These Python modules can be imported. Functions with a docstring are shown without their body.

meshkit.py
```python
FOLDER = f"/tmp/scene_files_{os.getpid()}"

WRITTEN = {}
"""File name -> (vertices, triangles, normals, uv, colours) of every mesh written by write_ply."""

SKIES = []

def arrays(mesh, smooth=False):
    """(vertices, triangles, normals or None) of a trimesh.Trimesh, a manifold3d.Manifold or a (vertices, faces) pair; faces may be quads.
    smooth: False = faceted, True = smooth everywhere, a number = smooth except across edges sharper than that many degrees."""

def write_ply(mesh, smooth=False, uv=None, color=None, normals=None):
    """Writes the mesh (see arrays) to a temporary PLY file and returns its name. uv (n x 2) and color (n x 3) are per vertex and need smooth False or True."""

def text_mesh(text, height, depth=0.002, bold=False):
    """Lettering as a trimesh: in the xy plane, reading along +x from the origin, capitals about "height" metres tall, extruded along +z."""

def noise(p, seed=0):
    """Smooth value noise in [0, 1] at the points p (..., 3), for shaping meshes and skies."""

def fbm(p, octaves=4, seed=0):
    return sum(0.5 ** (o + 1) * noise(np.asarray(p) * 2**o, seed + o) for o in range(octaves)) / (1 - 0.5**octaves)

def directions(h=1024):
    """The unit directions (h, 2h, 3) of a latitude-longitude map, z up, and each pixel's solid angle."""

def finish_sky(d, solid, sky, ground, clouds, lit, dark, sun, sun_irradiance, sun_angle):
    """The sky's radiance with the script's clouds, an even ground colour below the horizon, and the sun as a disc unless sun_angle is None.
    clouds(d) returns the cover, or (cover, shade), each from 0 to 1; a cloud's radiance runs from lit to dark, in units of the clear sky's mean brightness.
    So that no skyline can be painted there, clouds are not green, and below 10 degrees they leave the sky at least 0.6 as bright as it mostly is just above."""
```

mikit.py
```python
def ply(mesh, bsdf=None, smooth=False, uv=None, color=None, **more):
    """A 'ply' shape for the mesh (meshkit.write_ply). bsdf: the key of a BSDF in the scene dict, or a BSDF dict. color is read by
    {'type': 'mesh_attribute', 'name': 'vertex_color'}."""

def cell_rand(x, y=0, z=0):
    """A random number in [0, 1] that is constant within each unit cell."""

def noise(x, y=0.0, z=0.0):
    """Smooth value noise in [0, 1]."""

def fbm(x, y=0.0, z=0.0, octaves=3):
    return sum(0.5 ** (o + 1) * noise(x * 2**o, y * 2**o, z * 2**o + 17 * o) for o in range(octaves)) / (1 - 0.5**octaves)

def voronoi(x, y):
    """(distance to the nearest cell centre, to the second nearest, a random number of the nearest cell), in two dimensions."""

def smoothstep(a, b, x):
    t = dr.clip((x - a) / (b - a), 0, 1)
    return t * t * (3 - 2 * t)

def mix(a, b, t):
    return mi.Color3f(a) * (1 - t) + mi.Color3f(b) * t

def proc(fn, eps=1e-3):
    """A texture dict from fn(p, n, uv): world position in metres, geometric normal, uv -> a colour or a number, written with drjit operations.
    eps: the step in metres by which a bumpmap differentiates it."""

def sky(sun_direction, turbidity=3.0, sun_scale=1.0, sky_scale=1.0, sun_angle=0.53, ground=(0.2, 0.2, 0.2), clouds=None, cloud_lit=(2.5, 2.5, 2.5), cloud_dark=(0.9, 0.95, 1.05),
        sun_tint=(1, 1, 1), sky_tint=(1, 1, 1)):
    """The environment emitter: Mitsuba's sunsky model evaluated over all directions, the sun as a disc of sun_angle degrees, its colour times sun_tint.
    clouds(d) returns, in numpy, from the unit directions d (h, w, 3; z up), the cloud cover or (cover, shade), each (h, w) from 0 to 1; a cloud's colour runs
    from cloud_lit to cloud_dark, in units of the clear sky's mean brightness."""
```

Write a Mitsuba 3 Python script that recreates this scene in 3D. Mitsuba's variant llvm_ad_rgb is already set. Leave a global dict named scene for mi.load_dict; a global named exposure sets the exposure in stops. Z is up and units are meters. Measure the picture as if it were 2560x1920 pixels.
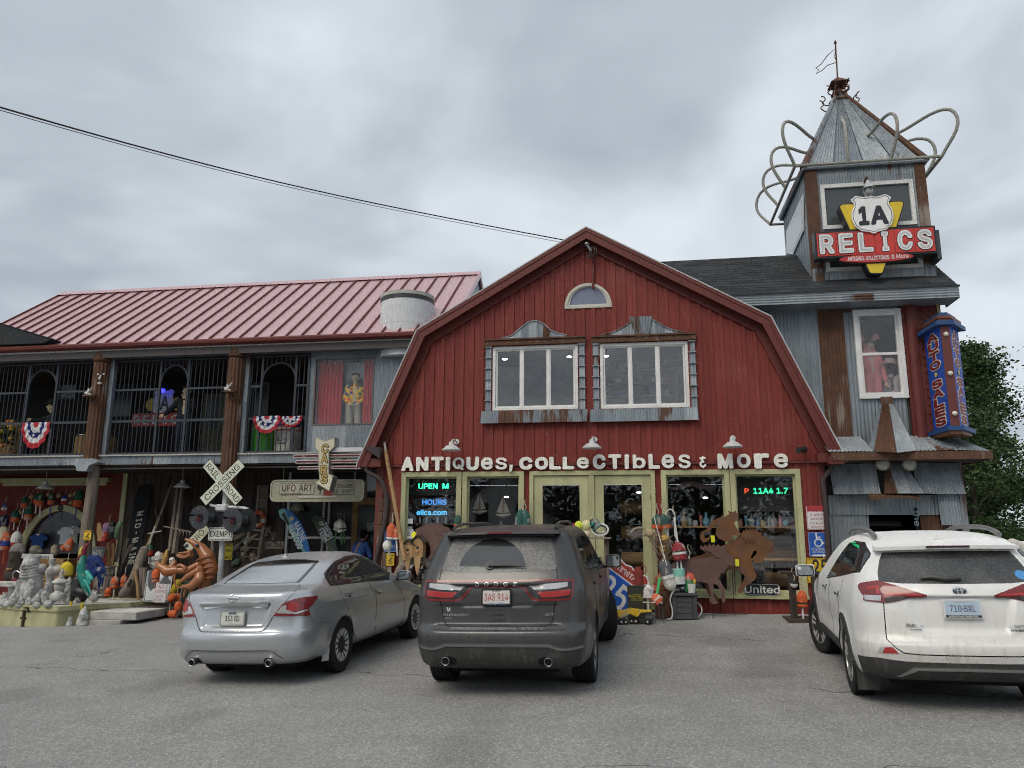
import math,random,numpy as np,trimesh,mitsuba as mi,mikit,meshkit
import manifold3d as m3
import drjit as dr
from scipy.interpolate import PchipInterpolator
from shapely.geometry import Polygon,LineString,Point,MultiPolygon,box as sbox
from shapely import affinity,union_all
from mikit import noise,fbm,voronoi,cell_rand,smoothstep,mix
T=mi.ScalarTransform4f
random.seed(7)
rng=np.random.default_rng(11)
scene,labels={'type':'scene'},{}
# ---------------------------------------------------------------- camera, sky, exposure
EYE=np.array([0.0,-14.6,1.36])
YAW,PITCH,ROLL,FOC=0.1598,0.1997,0.0053,1924.0/2560.0
fw=np.array([-math.sin(YAW)*math.cos(PITCH),math.cos(YAW)*math.cos(PITCH),math.sin(PITCH)])
rt=np.array([math.cos(YAW),math.sin(YAW),0.0])
up=np.cross(rt,fw)
up=up*math.cos(ROLL)-rt*math.sin(ROLL)
scene['camera']={'type':'perspective','fov_axis':'x','fov':math.degrees(2*math.atan(0.5/FOC)),'near_clip':0.1,'far_clip':900.0,'to_world':T().look_at(origin=EYE.tolist(),target=(EYE+fw).tolist(),up=up.tolist())}
exposure=2.15
def cloud_cover(d):
 z=np.maximum(d[...,2],0.02)+0.12
 p=np.stack([d[...,0]/z*0.85,d[...,1]/z*0.75,0.6*d[...,2]],-1)
 warp=meshkit.fbm(p*0.8+5,3,3)[...,None]
 q=p+1.1*warp
 a=meshkit.fbm(q*1.3+11.3,6,5)
 b=meshkit.fbm(q*3.4+2.0,5,9)
 s=np.clip((a-0.36)/0.26,0,1)
 shade=np.clip(0.12+0.72*s*s*(3-2*s)+0.95*(b-0.5),0,1)
 return np.ones_like(a),shade
scene['sky']=mikit.sky((-0.30,-0.62,0.72),turbidity=4,sun_scale=0.30,sky_scale=1.0,sun_angle=34.0,clouds=cloud_cover,sun_tint=(0.90,0.98,1.10),cloud_lit=(1.74,1.88,2.02),cloud_dark=(0.94,1.08,1.22),ground=(0.11,0.11,0.11))
# ---------------------------------------------------------------- materials
def two(b):return{'type':'twosided','b':b}
def rgb(c):return{'type':'rgb','value':[float(x)for x in c]}
def pri(base,rough=0.5,**k):return two({'type':'principled','base_color':base,'roughness':rough,**k})
def bump(b,fn,scale=1.0,eps=1e-3):return two({'type':'bumpmap','b':b['b'],'t':mikit.proc(fn,eps),'scale':scale})
def f_asphalt(p,n,uv):
 big=fbm(p.x*0.22,p.y*0.22,0,3)
 mid=fbm(p.x*1.7+3,p.y*2.6,2,3)
 d1,d2,r=voronoi(p.x*62,p.y*62)
 grit=noise(p.x*45,p.y*45,7)
 v=0.205+0.06*(big-0.5)+0.05*(mid-0.5)
 v*=0.74+0.42*r*r+0.24*grit
 stone=smoothstep(0.86,0.93,r)*smoothstep(0.42,0.30,d1)
 v=v+stone*0.08
 oil=smoothstep(0.60,0.78,fbm(p.x*0.7+8,p.y*0.55+4,5,3))
 v*=1-0.22*oil
 wob=0.9*(fbm(p.x*0.35,p.y*0.35,3,4)-0.5)+0.12*(noise(p.x*5,p.y*5,1)-0.5)
 c1=dr.abs(p.y+5.1+0.06*p.x+wob*1.6)
 c2=dr.abs(p.y+8.6-0.10*p.x+wob*3.2)
 c3=dr.abs(p.x+6.4-0.55*p.y+wob*3.0)
 c4=dr.abs(p.y+1.9+0.10*p.x+wob*2.2)
 crack=dr.minimum(dr.minimum(c1,c2),dr.minimum(c3,c4))
 gap=smoothstep(0.020,0.006,crack)*smoothstep(0.30,0.45,noise(p.x*0.8,p.y*0.8,9))
 v*=1-0.7*gap
 return mix((1.0,0.995,0.98),(1.0,0.98,0.95),mid)*v
def f_asphalt_b(p,n,uv):
 d1,d2,r=voronoi(p.x*62,p.y*62)
 return 0.003*smoothstep(0.5,0.1,d1)*r+0.004*noise(p.x*20,p.y*20,3)
scene['asphalt']=pri(mikit.proc(f_asphalt),0.82,specular=0.35)
def f_redwood(p,n,uv):
 b=cell_rand(dr.floor(p.x/0.1005+300.0),3,1)
 g=fbm(p.x*55,p.y*9,p.z*2.2,3)
 w=fbm(p.x*1.1,p.y,p.z*0.9+4,3)
 c=mix((0.150,0.021,0.016),(0.215,0.036,0.027),0.55*b+0.45*w)
 c=c*(0.78+0.44*g)
 chip=smoothstep(0.93,0.97,noise(p.x*23,p.y,p.z*17))
 fade=smoothstep(0.55,0.8,w)
 c=mix(c,mi.Color3f(0.26,0.085,0.07),0.25*fade)
 return mix(c,mi.Color3f(0.30,0.22,0.20),0.35*chip)
scene['red_wood']=pri(mikit.proc(f_redwood),0.62,specular=0.35)
def f_redtrim(p,n,uv):
 w=fbm(p.x*1.7,p.y*2,p.z*1.7,3)
 g=noise(p.x*40,p.y*40,p.z*40)
 return mix((0.100,0.020,0.016),(0.140,0.030,0.024),w)*(0.88+0.24*g)
scene['red_trim']=pri(mikit.proc(f_redtrim),0.55,specular=0.4)
def rusting(p,amount):
 a=fbm(p.x*2.1+7,p.y*2.1,p.z*0.8,4)
 s=fbm(p.x*21,p.y*21,p.z*1.6,3)
 return smoothstep(0.06,-0.06,0.62*a+0.38*s-amount)
def f_galv(amount,lo=(0.125,0.150,0.175),hi=(0.31,0.35,0.385)):
 def fn(p,n,uv):
  st=fbm(p.x*17,p.y*17,p.z*0.9,3)
  sp=noise(p.x*60,p.y*60,p.z*60)
  bl=fbm(p.x*1.3+2,p.y,p.z*1.1,4)
  c=mix(lo,hi,dr.clip(0.75*st+0.75*bl-0.25+0.22*(sp-0.5),0,1))
  r=mix((0.062,0.036,0.026),(0.145,0.070,0.042),fbm(p.x*9,p.y*9,p.z*5,3))
  return mix(c,r,rusting(p,amount))
 return fn
scene['galvanised']=pri(mikit.proc(f_galv(0.30)),0.5,metallic=0.35,specular=0.5)
scene['galvanised_rusty']=pri(mikit.proc(f_galv(0.46)),0.55,metallic=0.2,specular=0.4)
scene['rusted_steel']=pri(mikit.proc(f_galv(0.66,(0.22,0.17,0.14),(0.34,0.30,0.27))),0.75,specular=0.25)
scene['galvanised_light']=pri(mikit.proc(f_galv(0.27,(0.20,0.23,0.26),(0.43,0.465,0.49))),0.5,metallic=0.3)
def f_shingle(p,n,uv):
 k=cell_rand(uv.x*400,uv.y*400,3)
 g=noise(p.x*160,p.y*160,p.z*160)
 w=fbm(p.x*0.8,p.y*0.8,p.z,3)
 return mix((0.020,0.022,0.025),(0.052,0.055,0.060),0.6*k+0.4*w)*(0.65+0.7*g)
scene['shingle']=pri(mikit.proc(f_shingle),0.9,specular=0.2)
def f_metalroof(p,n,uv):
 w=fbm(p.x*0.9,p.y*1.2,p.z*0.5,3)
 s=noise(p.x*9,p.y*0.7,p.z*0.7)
 return mix((0.60,0.38,0.40),(0.68,0.46,0.475),0.7*w+0.3*s)  # pale pink puts the sky sheen into the base; the paint is deep red
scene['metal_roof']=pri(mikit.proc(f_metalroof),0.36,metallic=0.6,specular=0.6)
def f_wood(lo,hi,k=1.0):
 def fn(p,n,uv):
 # uv.x picks the grain axis: 0 along z, 1 along x
  al=dr.select(uv.x>0.5,p.x,p.z)
  ac=dr.select(uv.x>0.5,p.z,p.x)
  g=fbm(ac*46+3*noise(al*1.1,ac*3,2),p.y*46,al*1.4,4)
  t=cell_rand(uv.y*100,2,2)
  c=mix(lo,hi,dr.clip(0.25+1.1*(g-0.35)+0.35*(t-0.5),0,1))
  cr=smoothstep(0.62,0.70,fbm(ac*30,p.y*30,al*0.7+3,2))
  return c*(1-0.45*k*cr)
 return fn
scene['wood_dark']=pri(mikit.proc(f_wood((0.035,0.028,0.024),(0.10,0.082,0.070))),0.8,specular=0.2)
scene['wood_grey']=pri(mikit.proc(f_wood((0.13,0.105,0.085),(0.34,0.30,0.26))),0.85,specular=0.2)
scene['wood_tan']=pri(mikit.proc(f_wood((0.22,0.125,0.055),(0.46,0.30,0.15),0.5)),0.7,specular=0.3)
def f_rustcut(p,n,uv):
 a=fbm(p.x*3.0,p.y,p.z*3.0,4)
 b=fbm(p.x*14,p.y,p.z*9,3)
 c=mix((0.085,0.040,0.022),(0.215,0.095,0.038),dr.clip(1.5*a-0.35,0,1))
 return mix(c,mi.Color3f(0.12,0.075,0.065),smoothstep(0.5,0.7,b)*0.6)
def f_browncut(p,n,uv):
 a=fbm(p.x*3.0,p.y,p.z*3.0,4)
 return mix((0.085,0.045,0.040),(0.15,0.085,0.075),a)
scene['rust_cutout']=pri(mikit.proc(f_rustcut),0.75,specular=0.3)
scene['brown_cutout']=pri(mikit.proc(f_browncut),0.6,specular=0.35)
def f_concrete(p,n,uv):
 a=fbm(p.x*5,p.y*5,p.z*5,4)
 g=noise(p.x*90,p.y*90,p.z*90)
 return mix((0.24,0.235,0.22),(0.50,0.49,0.46),dr.clip(a*1.3-0.12,0,1))*(0.85+0.3*g)
scene['concrete']=pri(mikit.proc(f_concrete),0.9,specular=0.2)
def f_plaster(p,n,uv):
 a=fbm(p.x*7,p.y*7,p.z*7,4)
 return mix((0.20,0.20,0.195),(0.56,0.56,0.54),dr.clip(a*1.9-0.4,0,1))
scene['cast_stone']=pri(mikit.proc(f_plaster),0.9,specular=0.2)
def f_cream(p,n,uv):
 a=fbm(p.x*2,p.y*2,p.z*2,4)
 low=smoothstep(0.35,0.75,fbm(p.x*6,p.y*6,p.z*1.2,3))
 return mix((0.36,0.36,0.20),(0.50,0.49,0.29),a)*(1-0.18*low)
scene['cream_paint']=pri(mikit.proc(f_cream),0.6,specular=0.35)
def uvcol(uv):
# plain object colours travel in the uv of each mesh (square roots, red and green packed in u)
 k=dr.floor(uv.x+0.5)
 g=dr.floor(k/256)
 r=k-g*256
 return mi.Color3f(dr.square(r/255),dr.square(g/255),dr.square(uv.y))
def f_plain(amp,fq):
 def fn(p,n,uv):
  a=noise(p.x*fq,p.y*fq,p.z*fq)
  b=noise(p.x*fq*4.3,p.y*fq*4.3,p.z*fq*2.1)
  return uvcol(uv)*(1-amp*(0.6*a+0.4*b-0.35))
 return fn
def f_worn(p,n,uv):
 a=fbm(p.x*13,p.y*13,p.z*7,3)
 b=noise(p.x*55,p.y*55,p.z*40)
 c=uvcol(uv)*(0.80+0.4*b)
 return mix(c,mi.Color3f(0.34,0.31,0.27),smoothstep(0.58,0.70,a+0.12*(b-0.5))*0.75)
def f_flat(p,n,uv):return uvcol(uv)
PLAIN=mikit.proc(f_plain(0.35,7.0))
scene['matte']=pri(PLAIN,0.85,specular=0.25)
scene['satin']=pri(mikit.proc(f_plain(0.22,5.0)),0.42,specular=0.45)
scene['gloss']=pri(mikit.proc(f_flat),0.18,specular=0.5,clearcoat=0.6)
scene['metal']=pri(mikit.proc(f_plain(0.3,9.0)),0.34,metallic=1.0)
scene['worn']=pri(mikit.proc(f_worn),0.75,specular=0.3)
scene['chrome']=pri(rgb((0.78,0.78,0.78)),0.10,metallic=1.0)
scene['glass_pane']={'type':'thindielectric','int_ior':1.52}
scene['double_pane']={'type':'thindielectric','int_ior':1.78}
def f_leaf(lo,hi):
 def fn(p,n,uv):
  a=fbm(p.x*0.55,p.y*0.55,p.z*0.55,3)
  b=cell_rand(p.x*6,p.y*6,p.z*6)
  return mix(lo,hi,dr.clip(1.4*a-0.45+0.5*b,0,1))
 return fn
scene['leaf_dark']=two({'type':'principled','base_color':mikit.proc(f_leaf((0.020,0.040,0.014),(0.060,0.105,0.030))),'roughness':0.6,'specular':0.3})
scene['leaf_light']=two({'type':'principled','base_color':mikit.proc(f_leaf((0.035,0.065,0.015),(0.105,0.165,0.035))),'roughness':0.55,'specular':0.3})
# ---------------------------------------------------------------- mesh helpers
def tm(v,f):return trimesh.Trimesh(np.asarray(v,float),np.asarray(f,int),process=False)
BOXF=np.array([[0,1,3],[0,3,2],[4,6,7],[4,7,5],[0,4,5],[0,5,1],[2,3,7],[2,7,6],[0,2,6],[0,6,4],[1,5,7],[1,7,3]])
def bx(x0,x1,y0,y1,z0,z1):
 return tm([[x,y,z]for x in(min(x0,x1),max(x0,x1))for y in(min(y0,y1),max(y0,y1))for z in(min(z0,z1),max(z0,z1))],BOXF)
def cbx(x0,x1,y0,y1,z0,z1,c=0.01):
 """box with chamfered edges"""
 lo,hi=np.minimum((x0,y0,z0),(x1,y1,z1)),np.maximum((x0,y0,z0),(x1,y1,z1))
 p=[]
 for sx in(0,1):
  for sy in(0,1):
   for sz in(0,1):
    q=np.where([sx,sy,sz],hi,lo)
    d=np.where([sx,sy,sz],-c,c)
    for k in range(3):
     e=q+d
     e[k]=q[k]
     p.append(e)
 return trimesh.convex.convex_hull(np.array(p))
def cat(*ms):
 ms=[m for g in ms for m in(g if isinstance(g,(list,tuple))else[g])]
 if len(ms)==1:return ms[0]
 v,f,k=[],[],0
 for m in ms:
  v.append(np.asarray(m.vertices));f.append(np.asarray(m.faces)+k);k+=len(m.vertices)
 return tm(np.vstack(v),np.vstack(f))
def polys(g):
 if g.is_empty:return[]
 return[q for q in getattr(g,'geoms',[g])if isinstance(q,Polygon)and q.area>1e-7]
def ext(poly,d):
 g=poly if hasattr(poly,'geom_type')else Polygon(poly).buffer(0)
 return cat([trimesh.creation.extrude_polygon(q,d,engine='earcut')for q in polys(g)])
def prism(poly,y0,y1):
 """polygon in (x, z) extruded along y from y0 (front) to y1 (back)"""
 m=ext(poly,abs(y1-y0))
 v=np.asarray(m.vertices)
 return tm(np.stack([v[:,0],max(y0,y1)-v[:,2],v[:,1]],1),m.faces)
def prismx(poly,x0,x1):
 """polygon in (y, z) extruded along x"""
 m=ext(poly,abs(x1-x0))
 v=np.asarray(m.vertices)
 return tm(np.stack([min(x0,x1)+v[:,2],v[:,0],v[:,1]],1),m.faces)
def prismz(poly,z0,z1):
 m=ext(poly,abs(z1-z0))
 v=np.asarray(m.vertices)
 return tm(np.stack([v[:,0],v[:,1],min(z0,z1)+v[:,2]],1),m.faces)
def tube(pts,r,n=8,closed=False,caps=True):
 p=np.asarray(pts,float)
 r=np.broadcast_to(np.asarray(r,float),(len(p),))
 t=np.gradient(p,axis=0)if not closed else np.roll(p,-1,0)-np.roll(p,1,0)
 t/=np.linalg.norm(t,axis=1,keepdims=True)+1e-12
 a=np.cross(t[0],[0,0,1]if abs(t[0][2])<0.9 else[1,0,0]);a/=np.linalg.norm(a)
 ring,ang=[],np.arange(n)/n*2*np.pi
 for k in range(len(p)):
  a=a-t[k]*(a@t[k]);a/=np.linalg.norm(a)
  b=np.cross(t[k],a)
  ring.append(p[k]+r[k]*(np.cos(ang)[:,None]*a+np.sin(ang)[:,None]*b))
 v,f,m=np.vstack(ring),[],len(p)
 for k in range(m if closed else m-1):
  k2=(k+1)%m
  for i in range(n):
   j=(i+1)%n
   f+=[[k*n+i,k*n+j,k2*n+j],[k*n+i,k2*n+j,k2*n+i]]
 if caps and not closed:
  v=np.vstack([v,p[0],p[-1]])
  for i in range(n):
   j=(i+1)%n
   f+=[[m*n,j,i],[m*n+1,(m-1)*n+i,(m-1)*n+j]]
 return tm(v,f)
def spline(pts,n=24):
 p=np.asarray(pts,float)
 t=np.concatenate([[0],np.cumsum(np.linalg.norm(np.diff(p,axis=0),axis=1))])
 from scipy.interpolate import CubicSpline
 return CubicSpline(t,p)(np.linspace(0,t[-1],n))if len(p)>2 else p[0]+(p[-1]-p[0])*np.linspace(0,1,n)[:,None]
def lathe(prof,n=20,loc=(0,0,0),axis=None):
 """profile of (radius, height) turned about z (or about axis, from loc)"""
 p=np.asarray(prof,float)
 ang=np.arange(n)/n*2*np.pi
 v=np.stack([np.outer(p[:,0],np.cos(ang)),np.outer(p[:,0],np.sin(ang)),np.repeat(p[:,1:2],n,1)],-1).reshape(-1,3)
 f,m=[],len(p)
 for k in range(m-1):
  for i in range(n):
   j=(i+1)%n
   f+=[[k*n+i,k*n+j,(k+1)*n+j],[k*n+i,(k+1)*n+j,(k+1)*n+i]]
 v=np.vstack([v,[0,0,p[0,1]],[0,0,p[-1,1]]])
 for i in range(n):
  j=(i+1)%n
  f+=[[m*n,j,i],[m*n+1,(m-1)*n+i,(m-1)*n+j]]
 if axis is not None:
  z=np.asarray(axis,float);z/=np.linalg.norm(z)
  x=np.cross([0,0,1]if abs(z[2])<0.9 else[0,1,0],z);x/=np.linalg.norm(x)
  v=v[:,:1]*x+v[:,1:2]*np.cross(z,x)+v[:,2:]*z
 return tm(v+np.asarray(loc,float),f)
def ball(c,r,sub=2,s=(1,1,1)):
 m=trimesh.creation.icosphere(sub)
 return tm(np.asarray(m.vertices)*r*np.asarray(s)+np.asarray(c),m.faces)
def cyl(a,b,r,n=14,r2=None):
 a,b=np.asarray(a,float),np.asarray(b,float)
 h=np.linalg.norm(b-a)
 return lathe([(r,0),(r if r2 is None else r2,h)],n,a,b-a)
def mv(m,loc=(0,0,0),rz=0,rx=0,ry=0,s=1):
 R=trimesh.transformations.euler_matrix(rx,ry,rz,'sxyz')[:3,:3]
 return tm((np.asarray(m.vertices)*s)@R.T+np.asarray(loc,float),m.faces)
def blob(bones,edge=0.02,it=8,ns=20):
 """joined tapered bones ((p, r), (q, s)) as one smooth skin"""
 out=None
 for(p,r),(q,s)in bones:
  h=m3.Manifold.hull_points(np.vstack([ball(p,r,2).vertices,ball(q,s,2).vertices]).astype(float))
  out=h if out is None else out+h
 o=out.refine_to_length(edge).to_mesh()
 m=trimesh.Trimesh(o.vert_properties[:,:3],o.tri_verts,process=True)
 trimesh.smoothing.filter_taubin(m,iterations=it)
 return m
def corr(x0,x1,z0,z1,y,pitch=0.068,amp=0.009,axis='x',cut=None,per=8):
 """a corrugated sheet in the x-z plane at depth y: ridges run along z ('x') or along x ('z')"""
 if axis=='x':
  n=max(2,int(round((x1-x0)/pitch*per)))
  xs=np.linspace(x0,x1,n+1)
  ys=y-amp*np.cos((xs)/pitch*2*np.pi)
  a=np.stack([xs,ys,np.full_like(xs,z0)],1);b=np.stack([xs,ys,np.full_like(xs,z1)],1)
  if cut is not None:
   b[:,2]=[cut(x)for x in xs]
 else:
  n=max(2,int(round((z1-z0)/pitch*per)))
  zs=np.linspace(z0,z1,n+1)
  ys=y-amp*np.cos(zs/pitch*2*np.pi)
  a=np.stack([np.full_like(zs,x1),ys,zs],1);b=np.stack([np.full_like(zs,x0),ys,zs],1)
 m=len(a)
 back=np.array([0,0.004,0])
 v=np.vstack([a,b,a+back,b+back])
 f=[]
 for i in range(m-1):
  f+=[[i,i+1,m+i+1],[i,m+i+1,m+i],[2*m+i,3*m+i+1,2*m+i+1],[2*m+i,3*m+i,3*m+i+1],[i,2*m+i+1,i+1],[i,2*m+i,2*m+i+1],[m+i,m+i+1,3*m+i+1],[m+i,3*m+i+1,3*m+i]]
 return tm(v,f)
def corrq(P00,P10,P11,P01,pitch=0.068,amp=0.008,per=8,arch=0.0):
 """corrugated quad: ridges run from the edge P00-P10 to the edge P01-P11"""
 P00,P10,P11,P01=(np.asarray(p,float)for p in(P00,P10,P11,P01))
 w=max(np.linalg.norm(P10-P00),np.linalg.norm(P11-P01))
 n=max(4,int(w/pitch*per))
 nr=np.cross(P10-P00,P01-P00);nr/=np.linalg.norm(nr)
 s=np.linspace(0,1,n+1)[:,None]
 o=nr*(amp*np.cos(s*w/pitch*2*np.pi)+arch*(1-(2*s-1)**2))
 a,b=P00+(P10-P00)*s+o,P01+(P11-P01)*s+o
 m=n+1
 v=np.vstack([a,b,a-nr*0.004,b-nr*0.004])
 f=[]
 for i in range(n):
  f+=[[i,i+1,m+i+1],[i,m+i+1,m+i],[2*m+i,3*m+i+1,2*m+i+1],[2*m+i,3*m+i,3*m+i+1],[i,2*m+i+1,i+1],[i,2*m+i,2*m+i+1],[m+i,m+i+1,3*m+i+1],[m+i,3*m+i+1,3*m+i]]
 return tm(v,f)
 # ---------------------------------------------------------------- scene helpers
def free(key):
 used=lambda k:k in scene or k in labels or k in taken
 if not used(key):taken.add(key);return key
 n=count.get(key,1)
 while used(f'{key}_{n:03d}'):n+=1
 count[key]=n+1
 taken.add(f'{key}_{n:03d}')
 return f'{key}_{n:03d}'
taken,count=set(),{}
def tag(key,label=None,cat=None,group=None,kind=None):
 d={k:v for k,v in dict(label=label,category=cat,group=group,kind=kind).items()if v}
 if d:labels[key]=d
 return key
def thing(name,label,cat,group=None):
 return tag(free(name),label,cat,group)
def shape(m,mat,color=None,smooth=25,uv=None,s=None):
 if s is not None:smooth=bool(s)
 if smooth not in(False,True):
  m=trimesh.graph.smooth_shade(m,angle=math.radians(smooth),facet_minarea=None)if len(m.faces)>14 else m
  smooth=len(m.faces)>14
 if color is not None:
  r,g,b=(math.sqrt(max(0.0,c))for c in color)
  uv=(round(r*255)+256*round(g*255),b)
 elif uv is None:uv=(0,0)
 return mikit.ply(m,mat,smooth=smooth,uv=np.tile(np.asarray(uv,float),(len(m.vertices),1)))
def part(parent,name,m,mat,color=None,smooth=25,uv=None,label=None,s=None):
 key=free(parent+'__'+name)
 scene[key]=shape(m,mat,color,smooth,uv,s)
 if label:tag(key,label)
 return key
def solo(name,m,mat,label,cat,color=None,smooth=25,uv=None,group=None,s=None):
 key=free(name)
 scene[key]=shape(m,mat,color,smooth,uv,s)
 return tag(key,label,cat,group)
def text(s,h,depth=0.004,bold=False,w=None,center=True):
 """lettering in the x-z plane facing -y, centred on the origin"""
 m=meshkit.text_mesh(s,h,depth,bold)
 v=np.asarray(m.vertices).copy()
 lo,hi=v.min(0),v.max(0)
 if center:v[:,0]-=(lo[0]+hi[0])/2;v[:,1]-=h/2
 else:v[:,0]-=lo[0]
 if w:v[:,0]*=w/(hi[0]-lo[0])
 return tm(np.stack([v[:,0],-v[:,2],v[:,1]],1),m.faces)
def rrect(w,h,r):
 return sbox(-w/2+r,-h/2+r,w/2-r,h/2-r).buffer(r,6)
def at(m,x,y,z,rz=0,rx=0,ry=0):return mv(m,(x,y,z),rz,rx,ry)
def zg(x,y):
 """height of the sloping lot"""
 x,y=np.asarray(x,float),np.asarray(y,float)
 s=np.clip((y+2.9)/2.9,0,1);s=s*s*(3-2*s)
 e=np.clip((x+6.2)/2.6,0,1);e=e*e*(3-2*e)
 return-0.215+0.024*np.clip(x,-40,9)-0.0011*np.clip(-x-6,0,12)**2+0.02*(np.clip(y,-40,6)+4.4)+0.17*s*e
 # ================================================================ the lot
gx=np.unique(np.round(np.concatenate([-np.geomspace(20,420,14),np.arange(-20,10,0.3),np.geomspace(10,420,14)]),3))
gy=np.unique(np.round(np.concatenate([-np.geomspace(17,420,12),np.arange(-17,2.2,0.25),np.geomspace(2.4,420,14)]),3))
GX,GY=np.meshgrid(gx,gy,indexing='ij')
gv=np.stack([GX,GY,zg(GX,GY)],-1).reshape(-1,3)
ny=len(gy)
gi=(np.arange(len(gx)-1)[:,None]*ny+np.arange(ny-1)[None]).ravel()
scene['parking_lot']=shape(tm(gv,np.vstack([np.stack([gi,gi+ny,gi+ny+1],1),np.stack([gi,gi+ny+1,gi+1],1)])),'asphalt',s=1)
tag('parking_lot','grey weathered asphalt lot with cracks in front of the shop','parking lot',kind='structure')
def leaf_cloud(centres,per,size,flat=0.0,seed=0):
 """many small leaf-clump quads spread through ellipsoids (centre, radii)"""
 g=np.random.default_rng(seed)
 vs,fs,k=[],[],0
 for c,r in centres:
  n=int(per*r[0]*r[2])
  d=g.normal(size=(n,3));d/=np.linalg.norm(d,axis=1,keepdims=True)
  p=np.asarray(c)+d*(g.random((n,1))**0.4)*np.asarray(r)*(1+0.22*g.normal(size=(n,1)))
  a=g.normal(size=(n,3));a/=np.linalg.norm(a,axis=1,keepdims=True)
  a[:,2]*=1-flat
  b=np.cross(a,g.normal(size=(n,3)));b/=np.linalg.norm(b,axis=1,keepdims=True)
  s=size*(0.55+0.9*g.random((n,1)))
  q=np.stack([p-a*s,p+b*s*0.55,p+a*s,p-b*s*0.55],1).reshape(-1,3)
  vs.append(q)
  i=k+4*np.arange(n)
  fs.append(np.vstack([np.stack([i,i+1,i+2],1),np.stack([i,i+2,i+3],1)]))
  k+=4*n
 return tm(np.vstack(vs),np.vstack(fs))
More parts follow.
